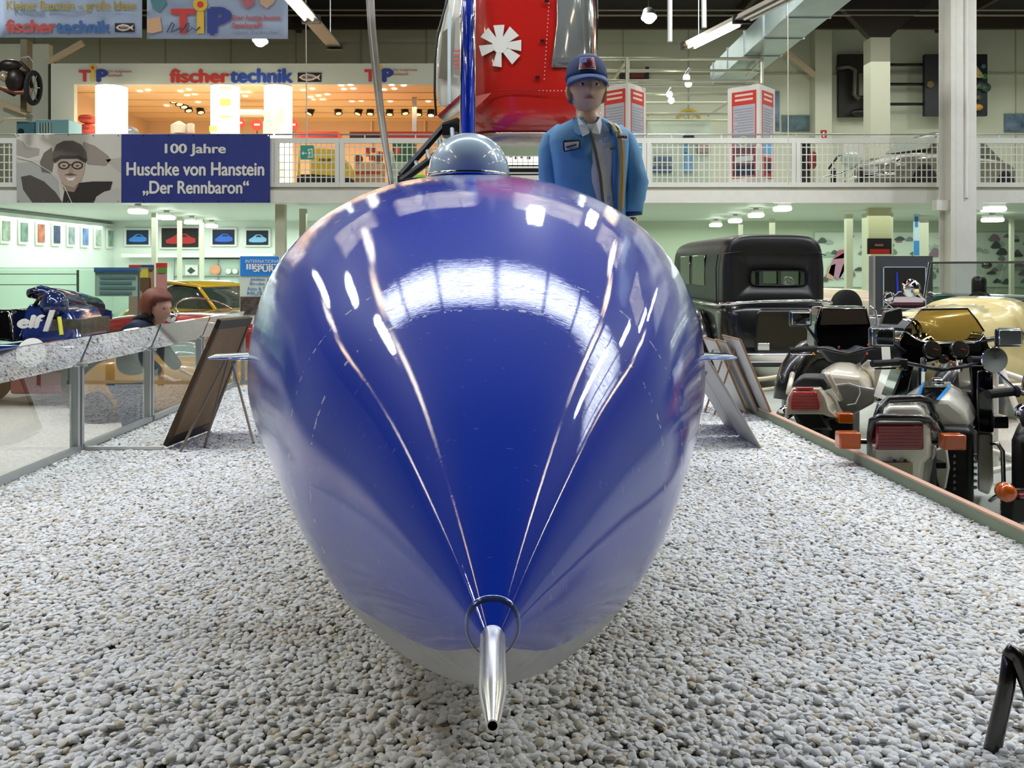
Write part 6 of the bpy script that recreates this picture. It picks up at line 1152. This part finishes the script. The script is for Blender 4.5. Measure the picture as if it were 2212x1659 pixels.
for k, (x, y) in enumerate(ADDED_BAYS):
    t = thing('high_bay_lamp', 'added unseen high-bay lamp over the hall, number %s from the front' % ('one', 'two', 'three', 'four', 'five', 'six', 'seven', 'eight', 'nine')[k], 'ceiling light', (x, y, 7.3), 'bright high-bay lamps')
    MB().lathe([(.06, .45), (.12, .35), (.26, .03), (.28, 0)], (x, y, 7.28), n=20, caps=False).build('reflector', STEEL, t, smooth=True); MB().tube([(x, y, 7.7), (x, y, 8.4)], .015, 6).build('cord', BLACK, t)
for k, (x, y) in enumerate(ADDED_GALLERY_BAYS):
    t = thing('high_bay_lamp', 'added unseen high-bay lamp over the gallery, %s' % ('far left', 'above the info pillars', 'above the engine boards', 'far right')[k], 'ceiling light', (x, y, 7.9), 'bright high-bay lamps')
    MB().lathe([(.06, .4), (.12, .3), (.26, .03), (.28, 0)], (x, y, 7.88), n=20, caps=False).build('reflector', STEEL, t, smooth=True); MB().tube([(x, y, 8.25), (x, y, 8.4)], .03, 6).build('cord', BLACK, t)
highbay('bright high-bay lamp right of the red helicopter', 1402, 38, 20); highbay('bright high-bay lamp under the pale blue hanging banner', 562, 88, 20)
for k, (x, y) in enumerate(((1447, -60), (1519, -60))): tag(MB().tube([P(x, -160, 17), P(x+k*2, 90 if k == 0 else 60, 17)], .05, 10).build('ceiling_pipe', mat('pipe_white', '#c2c6c4', .4)), 'vertical %s pipe hanging from the ceiling near strip light' % ('pale', 'pinkish')[k], 'pipe')
tag(MB().tube([P(1702, -100, 15), P(1703, 400, 15)], .008, 6).build('hanging_cable', mat('wire_pale')), 'thin pale cable hanging before the right gallery', 'cable')
# fluorescent fittings under the gallery
LF = mat('gallery_lamp_glow', '#ffffff', .5, emit='#f4fff4', es=9)
zu = gz0+.02
for k, (px, py, w) in enumerate(((298, 458, 34), (360, 471, 30), (414, 481, 26), (457, 491, 22), (1546, 487, 24), (1588, 478, 26), (1633, 466, 30), (1690, 452, 34), (2144, 476, 40), (2146, 453, 44))):
    d = (zu-.13-CAMZ)*F/(580-py); d = min(d, 26)
    t = thing('gallery_lamp', 'glowing oblong lamp under the %s gallery ceiling, %s' % (('left', 'right')[px > 1000], ('nearest banner', 'second', 'third', 'farthest', 'farthest in row', 'second farthest', 'third in row', 'nearest in row', 'lower one by the white column', 'upper one by the white column')[k]), 'ceiling light', P(px, py, d), 'lamps under the gallery')
    c = P(px, py, d); MB().box((c.x, d, zu-.12), (w/F*d, .3, .1)).build('diffuser', LF, t, bevel=.04, seg=3); MB().box((c.x, d, zu-.05), (w/F*d*.9, .25, .1)).build('housing', WHITE, t); MB().box((c.x, d, zu+.0), (.1, .1, .14)).build('mount', WHITE, t)
# row of ceiling strips across the hall further back
for k in range(5):
    x = -8+4.2*k; striplight('crosswise ceiling strip light over the hall, number %s from the left' % ('one', 'two', 'three', 'four', 'five')[k], (x, 14.2, 7.9), (x+3.2, 14.2, 7.9), ((.03, .97, FL),))
# ================================================================== helicopter, ladder, rod, mannequin
he = thing('helicopter', 'red and white rescue helicopter with a white star hanging over the car', 'helicopter', P(1110, 300, 9))
HR = mat('heli_red', '#b0201a', .18, coat=1); HW = mat('heli_white', '#d5d3c6', .15, coat=1)
hc = P(1135, 0, 9).x; hz = lambda py: P(0, py, 9).z
def hring(z, w, dpt, e=.55, n=48): return [Vector((hc+.02+w*se(a, e), 9.75+dpt*ss(a, e), z)) for a in [2*math.pi*k/n for k in range(n)]]
prof = [(302, .22, .3), (299, .38, .5), (288, .56, .66), (270, .66, .74), (245, .715, .78), (180, .745, .8), (100, .75, .8), (0, .735, .79), (-120, .68, .75), (-200, .55, .65), (-240, .3, .4)]
MB().rings([hring(hz(y), w, d) for y, w, d in prof]).build('fuselage', HR, he, smooth=True)
MB().rings([[Vector((v.x*1.0, v.y, v.z)) for v in hring(hz(y), w, d)] for y, w, d in ((306, .2, .3), (305, .42, .5), (296, .57, .67), (284, .62, .7))], caps=True).build('belly_pan', mat('heli_belly', '#a8958c', .2, .3, coat=1, vary=.25, vscale=4), he, smooth=True)
# white forward flank (left) with windows
wl = []
for y, xl, xr in ((232, 952, 1000), (222, 946, 1003), (170, 940, 1003), (100, 944, 1003), (40, 958, 1003), (-60, 975, 1005)):
    wl.append([P(xl, y, 8.75), P((xl+xr)/2, y, 8.68), P(xr, y, 8.72), P(xr, y, 9.5), P(xl+3, y, 9.6)])
MB().rings(wl).build('white_flank', HW, he, bevel=.02, seg=2)
MB().prism([P(948, 170, 8.70), P(966, 172, 8.67), P(970, 60, 8.67), P(956, 70, 8.70)], (0, -.012, 0)).build('side_window', mat('heli_window', '#6f6a5a', .05, coat=1), he)
MB().prism([P(980, 168, 8.66), P(999, 170, 8.67), P(1000, 30, 8.67), P(984, 40, 8.66)], (0, -.012, 0)).build('side_window', mat('heli_window_pale', '#a8a596', .05, coat=1), he)
MB().prism([P(967, 225, 8.66), P(974, 225, 8.66), P(974, 20, 8.66), P(967, 30, 8.66)], (0, -.02, 0)).build('door_frame', mat('heli_frame', '#c3d0d0', .3), he)
MB().tube([P(942, 250, 8.72), P(939, 200, 8.7), P(940, 130, 8.7), P(946, 70, 8.7), P(962, 15, 8.72), P(975, -60, 8.8)], .012, 8).build('door_seal', BLACK, he)
MB().prism([P(946, 250, 8.7), P(994, 205, 8.66), P(994, 240, 8.66), P(958, 262, 8.7)], (0, .1, 0)).build('striped_step', mat('heli_step', '#b9b6a4', .3, vary=.5, vscale=6), he)
MB().prism([P(945, 249, 8.68), P(994, 204, 8.64), P(994, 214, 8.64), P(950, 255, 8.68)], (0, .05, 0)).build('red_sill', flat('#8a2430', .3), he)
for k in range(5): MB().pbox(980, 108+9*k, 995-2*(k % 2), 112+9*k, 8.62, 8.63).build('red_marking', flat('#b8605a'), he)
# star, panel lines, grey window
star = []
SD_ = 8.93
for k, (an_, l0, wd) in enumerate(((93, 44, 12), (140, 44, 13), (196, 44, 12), (262, 46, 10), (318, 47, 13), (0, 46, 12), (45, 44, 14))):
    a = R(an_); u = Vector((math.cos(a), -math.sin(a))); w = Vector((-u.y, u.x)); c = Vector((1080, 98))
    MB().ppoly([tuple(c+w*wd*.32), tuple(c+u*l0+w*wd), tuple(c+u*l0-w*wd), tuple(c-w*wd*.32)][::-1], SD_, .012).build('star_arm', flat('#d5d2c6', .4), he)
MB().lathe([(.08, 0), (.08, .014)], P(1080, 98, SD_+.012), (0, -1, 0), 20).build('star_centre', flat('#d5d2c6', .4), he)
prz = sorted((hz(y), w, d) for y, w, d in prof)
def hull_y(x, z):                                # front surface of the fuselage
    w, d = interp(prz, z); q = min(.999, abs(x-hc-.02)/w); return 9.75-d*(1-q**(2/.55))**(.55/2)
rows = []
for v in range(10):
    py = 148-v*23; z = hz(py); x0 = P(1190+12*min(1, v/4), 0, 9).x; x1 = P(1281, 0, 9).x
    rows.append([Vector((x0+(x1-x0)*u/10, hull_y(x0+(x1-x0)*u/10, z)-.012, z)) for u in range(11)])
o = MB().rings(rows, caps=False, closed=False).build('cargo_window', mat('heli_grey_glass', '#6c6f6c', .1, coat=1, vary=.15, vscale=1.5), he, smooth=True); s_ = o.modifiers.new('t', 'SOLIDIFY'); s_.thickness = .008
MB().tube([P(1285, 140, 8.99), P(1288, 40, 8.99), P(1286, -60, 8.99)], .02, 8).build('window_edge_tube', CHROME, he)
for k in range(22): MB().ball(P(1187-.6*k*.9, -10+8.6*k*1.0, 8.925), .006, 8, 6).build('rivet', flat('#c9b8b0', .3), he)
for k in range(9): MB().ball(P(1165+8*k, 196, 8.93), .006, 8, 6).build('rivet', flat('#c9b8b0', .3), he)
for x, y in ((1181, 2), (1172, 87), (1161, 166)): MB().ppoly([(x-5, y-2), (x+5, y-2), (x+5, y+2), (x-5, y+2)], 8.92, .02).build('hinge', BLACK, he)
MB().tube([P(1060, 196, 8.93), P(1120, 194, 8.93), P(1180, 198, 8.93)], .005, 6).build('panel_line', flat('#7a1612'), he)
MB().prism([P(1028, 233, 8.9), P(1028, 208, 8.9), P(1062, 200, 8.92)], (0, .03, 0)).build('lower_fin', flat('#c46a5e', .3), he)
for x in (-.45, .45):
    MB().tube([(hc+x, 9.5, hz(300)-.05), (hc+x, 10.8, hz(300)-.05)], .035, 10).build('skid', STEEL, he)
    MB().tube([(hc+x, 10.0, hz(300)-.05), (hc+x*.8, 10.0, hz(285))], .025, 8).build('skid_strut', STEEL, he)
for x in (-.3, .3): MB().tube([(hc+x, 9.75, hz(-200)), (hc+x, 9.75, 8.4)], .015, 6).build('suspension_wire', STEEL, he)
# black steel ladder/ramp
t = thing('black_ramp', 'black steel lattice arm rising diagonally behind the cockpit dome', 'ramp', P(880, 390, 8)); RBK = mat('ramp_black', '#17181a', .4, .4)
MB().tube([P(866, 378, 7.8), P(905, 335, 7.9), P(960, 272, 8.0), P(990, 262, 8.1)], .035, 6).build('upper_beam', RBK, t); MB().tube([P(866, 392, 7.7), P(930, 345, 7.8), P(990, 290, 7.9)], .035, 6).build('lower_beam', RBK, t)
for k in range(5): MB().tube([P(872+26*k, 374-24*k, 7.85), P(882+24*k, 384-20*k, 7.75)], .02, 6).build('cross_member', STEEL, t)
MB().pbox(955, 268, 992, 292, 7.9, 8.1).build('head_plate', RBK, t); MB().tube([P(862, 392, 7.7), P(990, 388, 7.7)], .03, 6).build('bottom_bar', RBK, t); MB().tube([P(868, 380, 7.75), (P(868, 380, 7.75).x, 7.75, FZ)], .04, 8).build('leg', RBK, t)
t = thing('cable_barrier', 'pair of dark cables stretched between cockpit dome and mannequin', 'cable', P(1135, 372, 9)); 
for y, r_ in ((368, .022), (358, .008), (377, .008)): MB().tube([P(1085, y, 9), P(1175, y, 9)], r_, 6).build('cable', RBK, t)
for x in (1084, 1176): MB().tube([P(x, 352, 9), (P(x, 0, 9).x, 9, FZ)], .02, 6).build('post', RBK, t)
tag(MB().pbox(896, 376, 916, 390, 8.6, 8.9).build('green_block', flat('#8fc230'), bevel=.01), 'small lime green block behind the cockpit dome', 'block')
# grey rotor blade hanging from the ceiling
t = thing('rotor_blade', 'long grey rotor blade hanging diagonally left of the tail fin', 'rotor blade', P(846, 402, 8.4)); RBM = mat('blade_grey', '#6b665c', .45, .2, vary=.1)
pts = [(798, -30, 9, 9.5), (803, 60, 9, 9), (812, 150, 9, 9), (822, 240, 9, 8), (832, 310, 8.8, 7), (843, 380, 8.6, 6), (847, 410, 8.5, 5)]
MB().rings([[P(x+w*math.cos(a), y, d)+Vector((0, .02*math.sin(a), 0)) for a in [2*math.pi*k/12 for k in range(12)]] for x, y, d, w in pts]).build('blade', RBM, t, smooth=True)
MB().tube([P(x-w*.3, y, d-.02) for x, y, d, w in pts], .006, 6).build('spar_line', mat('blade_pale', '#98928a', .4), t)
MB().tube([P(847, 408, 8.5), (P(852, 0, 8.45).x, 8.45, FZ)], [.02, .03], 10).build('lower_stub', RBM, t)
MB().tube([P(798, -30, 9), (P(796, 0, 9).x, 9, 8.4)], .02, 8).build('hanger', STEEL, t)
# ------------------------------------------------------------------ mannequin in racing jacket
md = 4.3; mn = thing('mannequin', 'mannequin in light blue racing jacket, white overall and navy cap', 'mannequin', (P(1285, 0, md).x, md, 0))
JB = mat('jacket_light_blue', '#5790bb', .65, vary=.08, vscale=12, bump=.25, bscale=14); OV = mat('overall_white', '#c9ccc8', .7, vary=.05, bump=.2, bscale=16); MS = mat('mannequin_skin', '#bc9c84', .4)
def Q(px, py, dd=0): return P(px, py, md+dd)
# body and legs: one continuous figure standing on the gravel
hx = Q(1285, 0).x+.035
skin_body('body', [(hx, md, .92), (hx-.01, md, 1.15), Q(1278, 330), Q(1275, 285), Q(1272, 262, -.01), Q(1270, 240, -.01), (hx-.085, md, .85), (hx-.06, md-.02, .48), (hx-.05, md, .07), (hx+.09, md, .85), (hx+.11, md-.02, .48), (hx+.12, md, .07)],
          [(0,1),(1,2),(2,3),(3,4),(4,5),(0,6),(6,7),(7,8),(0,9),(9,10),(10,11)], [(.15,.1),(.14,.1),(.16,.1),(.1,.08),(.052,.05),(.05,.05),.085,.06,.045,.085,.06,.045], OV, mn)
# torso shells
def trow(py, xl, xr, df, db, n=40, e=.75):
    cx = (xl+xr)/2; w = (xr-xl)/2/F*md; c = Q(cx, py)
    return [Vector((c.x+w*se(a, e), md+(-df if math.sin(a) < 0 else db)*abs(ss(a, e)), c.z)) for a in [2*math.pi*k/n for k in range(n)]]
jr = [(258, 1244, 1300, .07, .075), (266, 1226, 1316, .08, .085), (276, 1206, 1336, .095, .095), (290, 1192, 1350, .11, .1), (312, 1190, 1352, .125, .115), (350, 1196, 1350, .125, .115), (400, 1202, 1346, .12, .115), (450, 1208, 1345, .12, .115), (500, 1212, 1345, .12, .12)]
tors = [trow(*r_) for r_ in jr]
MB().rings(tors, caps=True).build('overall_front', OV, mn, smooth=True)
# jacket: same rings pushed outward, open in front
def jacket_ring(r_, xo0, xo1, grow=.016):
    row = trow(r_[0], r_[1]-6, r_[2]+6, r_[3]+.012, r_[4]+.015, 80); out = []
    x0, x1 = Q(xo0, 0).x, Q(xo1, 0).x
    k0 = min(range(80), key=lambda k: (row[k]-Vector((x1, md-.15, row[k].z))).length if row[k].y < md else 9)
    k1 = min(range(80), key=lambda k: (row[k]-Vector((x0, md-.15, row[k].z))).length if row[k].y < md else 9)
    seq = []; k = k0
    while True:
        seq.append(row[k % 80])
        if k % 80 == k1: break
        k += 1
    m_ = 44; 
    for i in range(m_+1):
        u = i/m_*(len(seq)-1); a = int(u); b = min(a+1, len(seq)-1); out.append(seq[a].lerp(seq[b], u-a))
    return out
opens = [(1252, 1296), (1256, 1303), (1260, 1308), (1266, 1315), (1272, 1322), (1278, 1323), (1282, 1324), (1286, 1326), (1288, 1327)]
o = MB().rings([jacket_ring(r_, *op) for r_, op in zip(jr, opens)], caps=False, closed=False).build('jacket', JB, mn, smooth=True); s_ = o.modifiers.new('t', 'SOLIDIFY'); s_.thickness = .008
# sleeves
sl = MB(); sl.tube([Q(1232, 292, .02), Q(1212, 292, .02), Q(1198, 305, .02), Q(1192, 330, .02), Q(1190, 380, .02), Q(1200, 440, .0), Q(1206, 500, -.02)], [.04, .058, .066, .066, .061, .058, .052], 20); sl.build('sleeve', JB, mn, smooth=True)
sl = MB(); pts_ = [Q(1312, 292, .02), Q(1332, 292, .02), Q(1346, 306, .02), Q(1356, 332, .02), Q(1370, 375, .01), Q(1374, 395, .0), Q(1372, 412, 0), Q(1368, 425, 0), Q(1366, 440, 0), Q(1366, 458, 0)]
sl.tube(pts_, [.04, .056, .064, .063, .058, .062, .055, .061, .054, .05], 20); sl.build('sleeve', JB, mn, smooth=True)
MB().tube([Q(1366, 456, 0), Q(1367, 466, 0)], .047, 16).build('cuff', flat('#1d3a66'), mn, smooth=True)
hand('hand', Q(1366, 466), (0, 0, -1), (0, 1, 0), MS, mn); hand('hand', Q(1206, 502, -.02), (0, 0, -1), (0, 1, 0), MS, mn)
# collars
MB().rings([[Q(1238, 258, -.09), Q(1250, 268, -.115), Q(1257, 290, -.145), Q(1250, 292, -.14)], [Q(1240, 250, -.03), Q(1246, 262, -.06), Q(1252, 284, -.12), Q(1240, 285, -.12)]]).build('jacket_collar', JB, mn)
MB().rings([[Q(1300, 258, -.09), Q(1294, 262, -.11), Q(1306, 284, -.14), Q(1316, 282, -.13)], [Q(1306, 250, -.03), Q(1300, 256, -.05), Q(1312, 276, -.1), Q(1322, 272, -.09)]]).build('jacket_collar', flat('#2a4a70', .7), mn)
MB().prism([Q(1247, 250, -.09), Q(1262, 268, -.14), Q(1275, 286, -.155), Q(1258, 295, -.15), Q(1250, 270, -.12)], (0, .012, 0)).build('shirt_collar', OV, mn); MB().prism([Q(1298, 250, -.09), Q(1288, 266, -.14), Q(1276, 286, -.155), Q(1296, 290, -.15), Q(1300, 270, -.12)], (0, .012, 0)).build('shirt_collar', OV, mn)
MB().tube([Q(1276, 284, -.16), Q(1287, 330, -.155), Q(1297, 380, -.15), Q(1302, 430, -.15), Q(1306, 490, -.15)], .007, 8).build('zip', flat('#5a5138', .4), mn)
# patches and stripes
MB().prism([Q(1216, 307, -.155), Q(1218, 303, -.155), Q(1252, 302, -.158), Q(1254, 306, -.158), Q(1253, 321, -.158), Q(1220, 328, -.155), Q(1217, 325, -.155)], (0, .008, 0)).build('patch_border', flat('#1d2a4a'), mn)
pt = MB().prism([Q(1219, 308, -.162), Q(1251, 305, -.165), Q(1250, 319, -.165), Q(1221, 325, -.162)], (0, .006, 0)).build('chest_patch', flat('#d9d5c4'), mn)
MB().prism([Q(1222, 317, -.168), Q(1240, 312, -.17), Q(1245, 310, -.17), Q(1245, 314, -.17), Q(1224, 319, -.168)], (0, .004, 0)).build('rocket_print', flat('#24406a'), pt)
txt('THE BLUE FLAME', 1223, 318, 1249, 322, md-.172, flat('#38506a'), pt, bold=0)
MB().prism([Q(1331, 288, -.15), Q(1356, 288, -.125), Q(1357, 301, -.125), Q(1334, 303, -.15)], (0, .008, 0)).build('shoulder_patch', flat('#d9d5c4'), mn); txt('GOODYEAR', 1333, 293, 1355, 299, md-.165, flat('#24307a'), mn, bold=.02, rz=R(18))
def ribbon(pts, w, m, name):
    MB().rings([[Q(x-w, y, d-.006), Q(x+w, y, d-.006), Q(x+w, y, d+.012), Q(x-w, y, d+.012)] for x, y, d in pts]).build(name, m, mn)
ribbon([(1314, 262, -.075), (1325, 270, -.115), (1333, 284, -.14), (1340, 300, -.148), (1343, 330, -.145), (1343, 380, -.14), (1341, 440, -.14), (1340, 490, -.14)], 3.2, flat('#c89a2c', .6), 'yellow_stripe')
ribbon([(1328, 266, -.06), (1338, 276, -.1), (1344, 290, -.128), (1348, 310, -.13), (1349, 340, -.125), (1348, 390, -.12), (1345, 450, -.12)], 2.6, flat('#cfd0c8', .6), 'white_stripe')
txt('GAB', 1302, 293, 1330, 308, md-.158, flat('#4a8cc0'), mn, bold=-.005); txt('FL', 1312, 424, 1330, 436, md-.158, flat('#6a8ca8'), mn, bold=-.005); txt('Y', 1280, 296, 1287, 305, md-.158, flat('#4a8cc0'), mn, bold=-.01)
MB().prism([Q(1318, 319, -.16), Q(1329, 319, -.16), Q(1329, 323, -.16), Q(1318, 323, -.16)], (0, .006, 0)).build('pocket_zip', flat('#5a5138', .4), mn)
# neck, head, hair, cap
MB().tube([Q(1274, 285, -.02), Q(1272, 262, -.03), Q(1269, 232, -.02)], [.075, .062, .056], 24).build('neck', MS, mn, smooth=True)
hc_ = Q(1267, 196, -.03); hm, rot = head_mesh(hc_, .255, R(4), R(0)); hm.build('head', MS, mn, smooth=True)
def HP(x, y, z): return hc_+rot @ Vector((x, y, z))
for sx in (-1, 1):
    e_ = MB().ball(HP(sx*.033, -.0895, .012), (.016, .01, .009), 14, 8).build('eye', flat('#d2cdc4', .2), mn, smooth=True); MB().ball(HP(sx*.033, -.097, .012), (.0075, .004, .0075), 12, 8).build('iris', flat('#2c3e55', .1), e_, smooth=True)
    MB().tube([HP(sx*.014, -.1, .03), HP(sx*.034, -.101, .035), HP(sx*.052, -.09, .029)], .004, 6).build('eyebrow', flat('#6a4a30'), mn)
MB().tube([HP(-.026, -.098, -.055), HP(-.01, -.107, -.052), HP(0, -.108, -.054), HP(.01, -.107, -.052), HP(.026, -.098, -.055)], [.003, .006, .0055, .006, .003], 8).build('lips', flat('#8a5a4c', .4), mn, smooth=True)
hb = MB(); rs = []
for i in range(13):
    a = math.pi*(i+.02)/12.04*.64; rs.append([])
    for k in range(36):
        th_ = 2*math.pi*k/36; v = Vector((math.sin(a)*math.sin(th_)*.098, -math.sin(a)*math.cos(th_)*.112, math.cos(a)*.13))
        if v.y < -.035: v.z = max(v.z, .045); v.y = max(v.y, -.085)
        rs[-1].append(HP(*v))
hb.rings(rs).build('hair', mat('hair_brown', '#7a5a34', .5, vary=.2, vscale=60), mn, smooth=True)
CAPM = mat('cap_navy', '#182f5c', .7, bump=.15, bscale=60); cap = MB(); rs = []
for i in range(12):
    a = math.pi/2*(i+.15)/11.15; rs.append([HP(math.sin(a)**.8*math.sin(2*math.pi*k/40)*.102, .008-math.sin(a)**.8*math.cos(2*math.pi*k/40)*.118, .052+math.cos(a)**.85*.125) for k in range(40)])
cp = cap.rings(rs).build('cap', CAPM, mn, smooth=True)
br = []
for j in range(6):
    u = j/5; br.append([HP(math.sin(t_)*(.098+.006*u), .0-math.cos(t_)*(.108+.062*u), .058-.03*u*u+.012*(math.cos(t_)-1)*(1.4*u+.4)) for t_ in [R(-78+156*k/20) for k in range(21)]])
o = MB().rings(br, caps=False, closed=False).build('cap_brim', mat('cap_brim_blue', '#24457c', .6), cp, smooth=True); s_ = o.modifiers.new('t', 'SOLIDIFY'); s_.thickness = .006
MB().ball(HP(0, .008, .178), .008, 10, 8).build('cap_button', CAPM, cp, smooth=True)
def FLG(u, v, k=0):                              # point on the front of the cap, u across, v up
    th_ = (u-.03)/.118; a_ = math.acos(max(-1, min(1, ((v-.052)/.125)))**(1/.85)) if v > .052 else math.pi/2
    return HP(math.sin(a_)**.8*math.sin(th_)*(.104+k), .008-math.sin(a_)**.8*math.cos(th_)*(.12+k), v)
def flagpiece(name, u0, u1, v0, v1, c, k, par):
    n = 6; rows = []
    for kk in (k, k+.002): rows.append([FLG(u0+(u1-u0)*i/n, v0, kk) for i in range(n+1)]+[FLG(u1-(u1-u0)*i/n, v1, kk) for i in range(n+1)])
    return MB().rings(rows).build(name, flat(c, .6), par)
flagpiece('flag_patch', -.032, .062, .08, .142, '#d8cfd0', .002, cp)
for i in range(6): flagpiece('flag_stripe', -.026, .056, .086+.0088*i, .0905+.0088*i, '#c8585e', .0045, cp)
flagpiece('flag_canton', -.026, .012, .112, .138, '#4a62a8', .007, cp)
for sx in (-1, 1):
    MB().ball((hx-.05 if sx < 0 else hx+.12, md-.05, .045), (.045, .13, .045), 18, 8).build('shoe', BLACK, mn, smooth=True)
finish_texts()
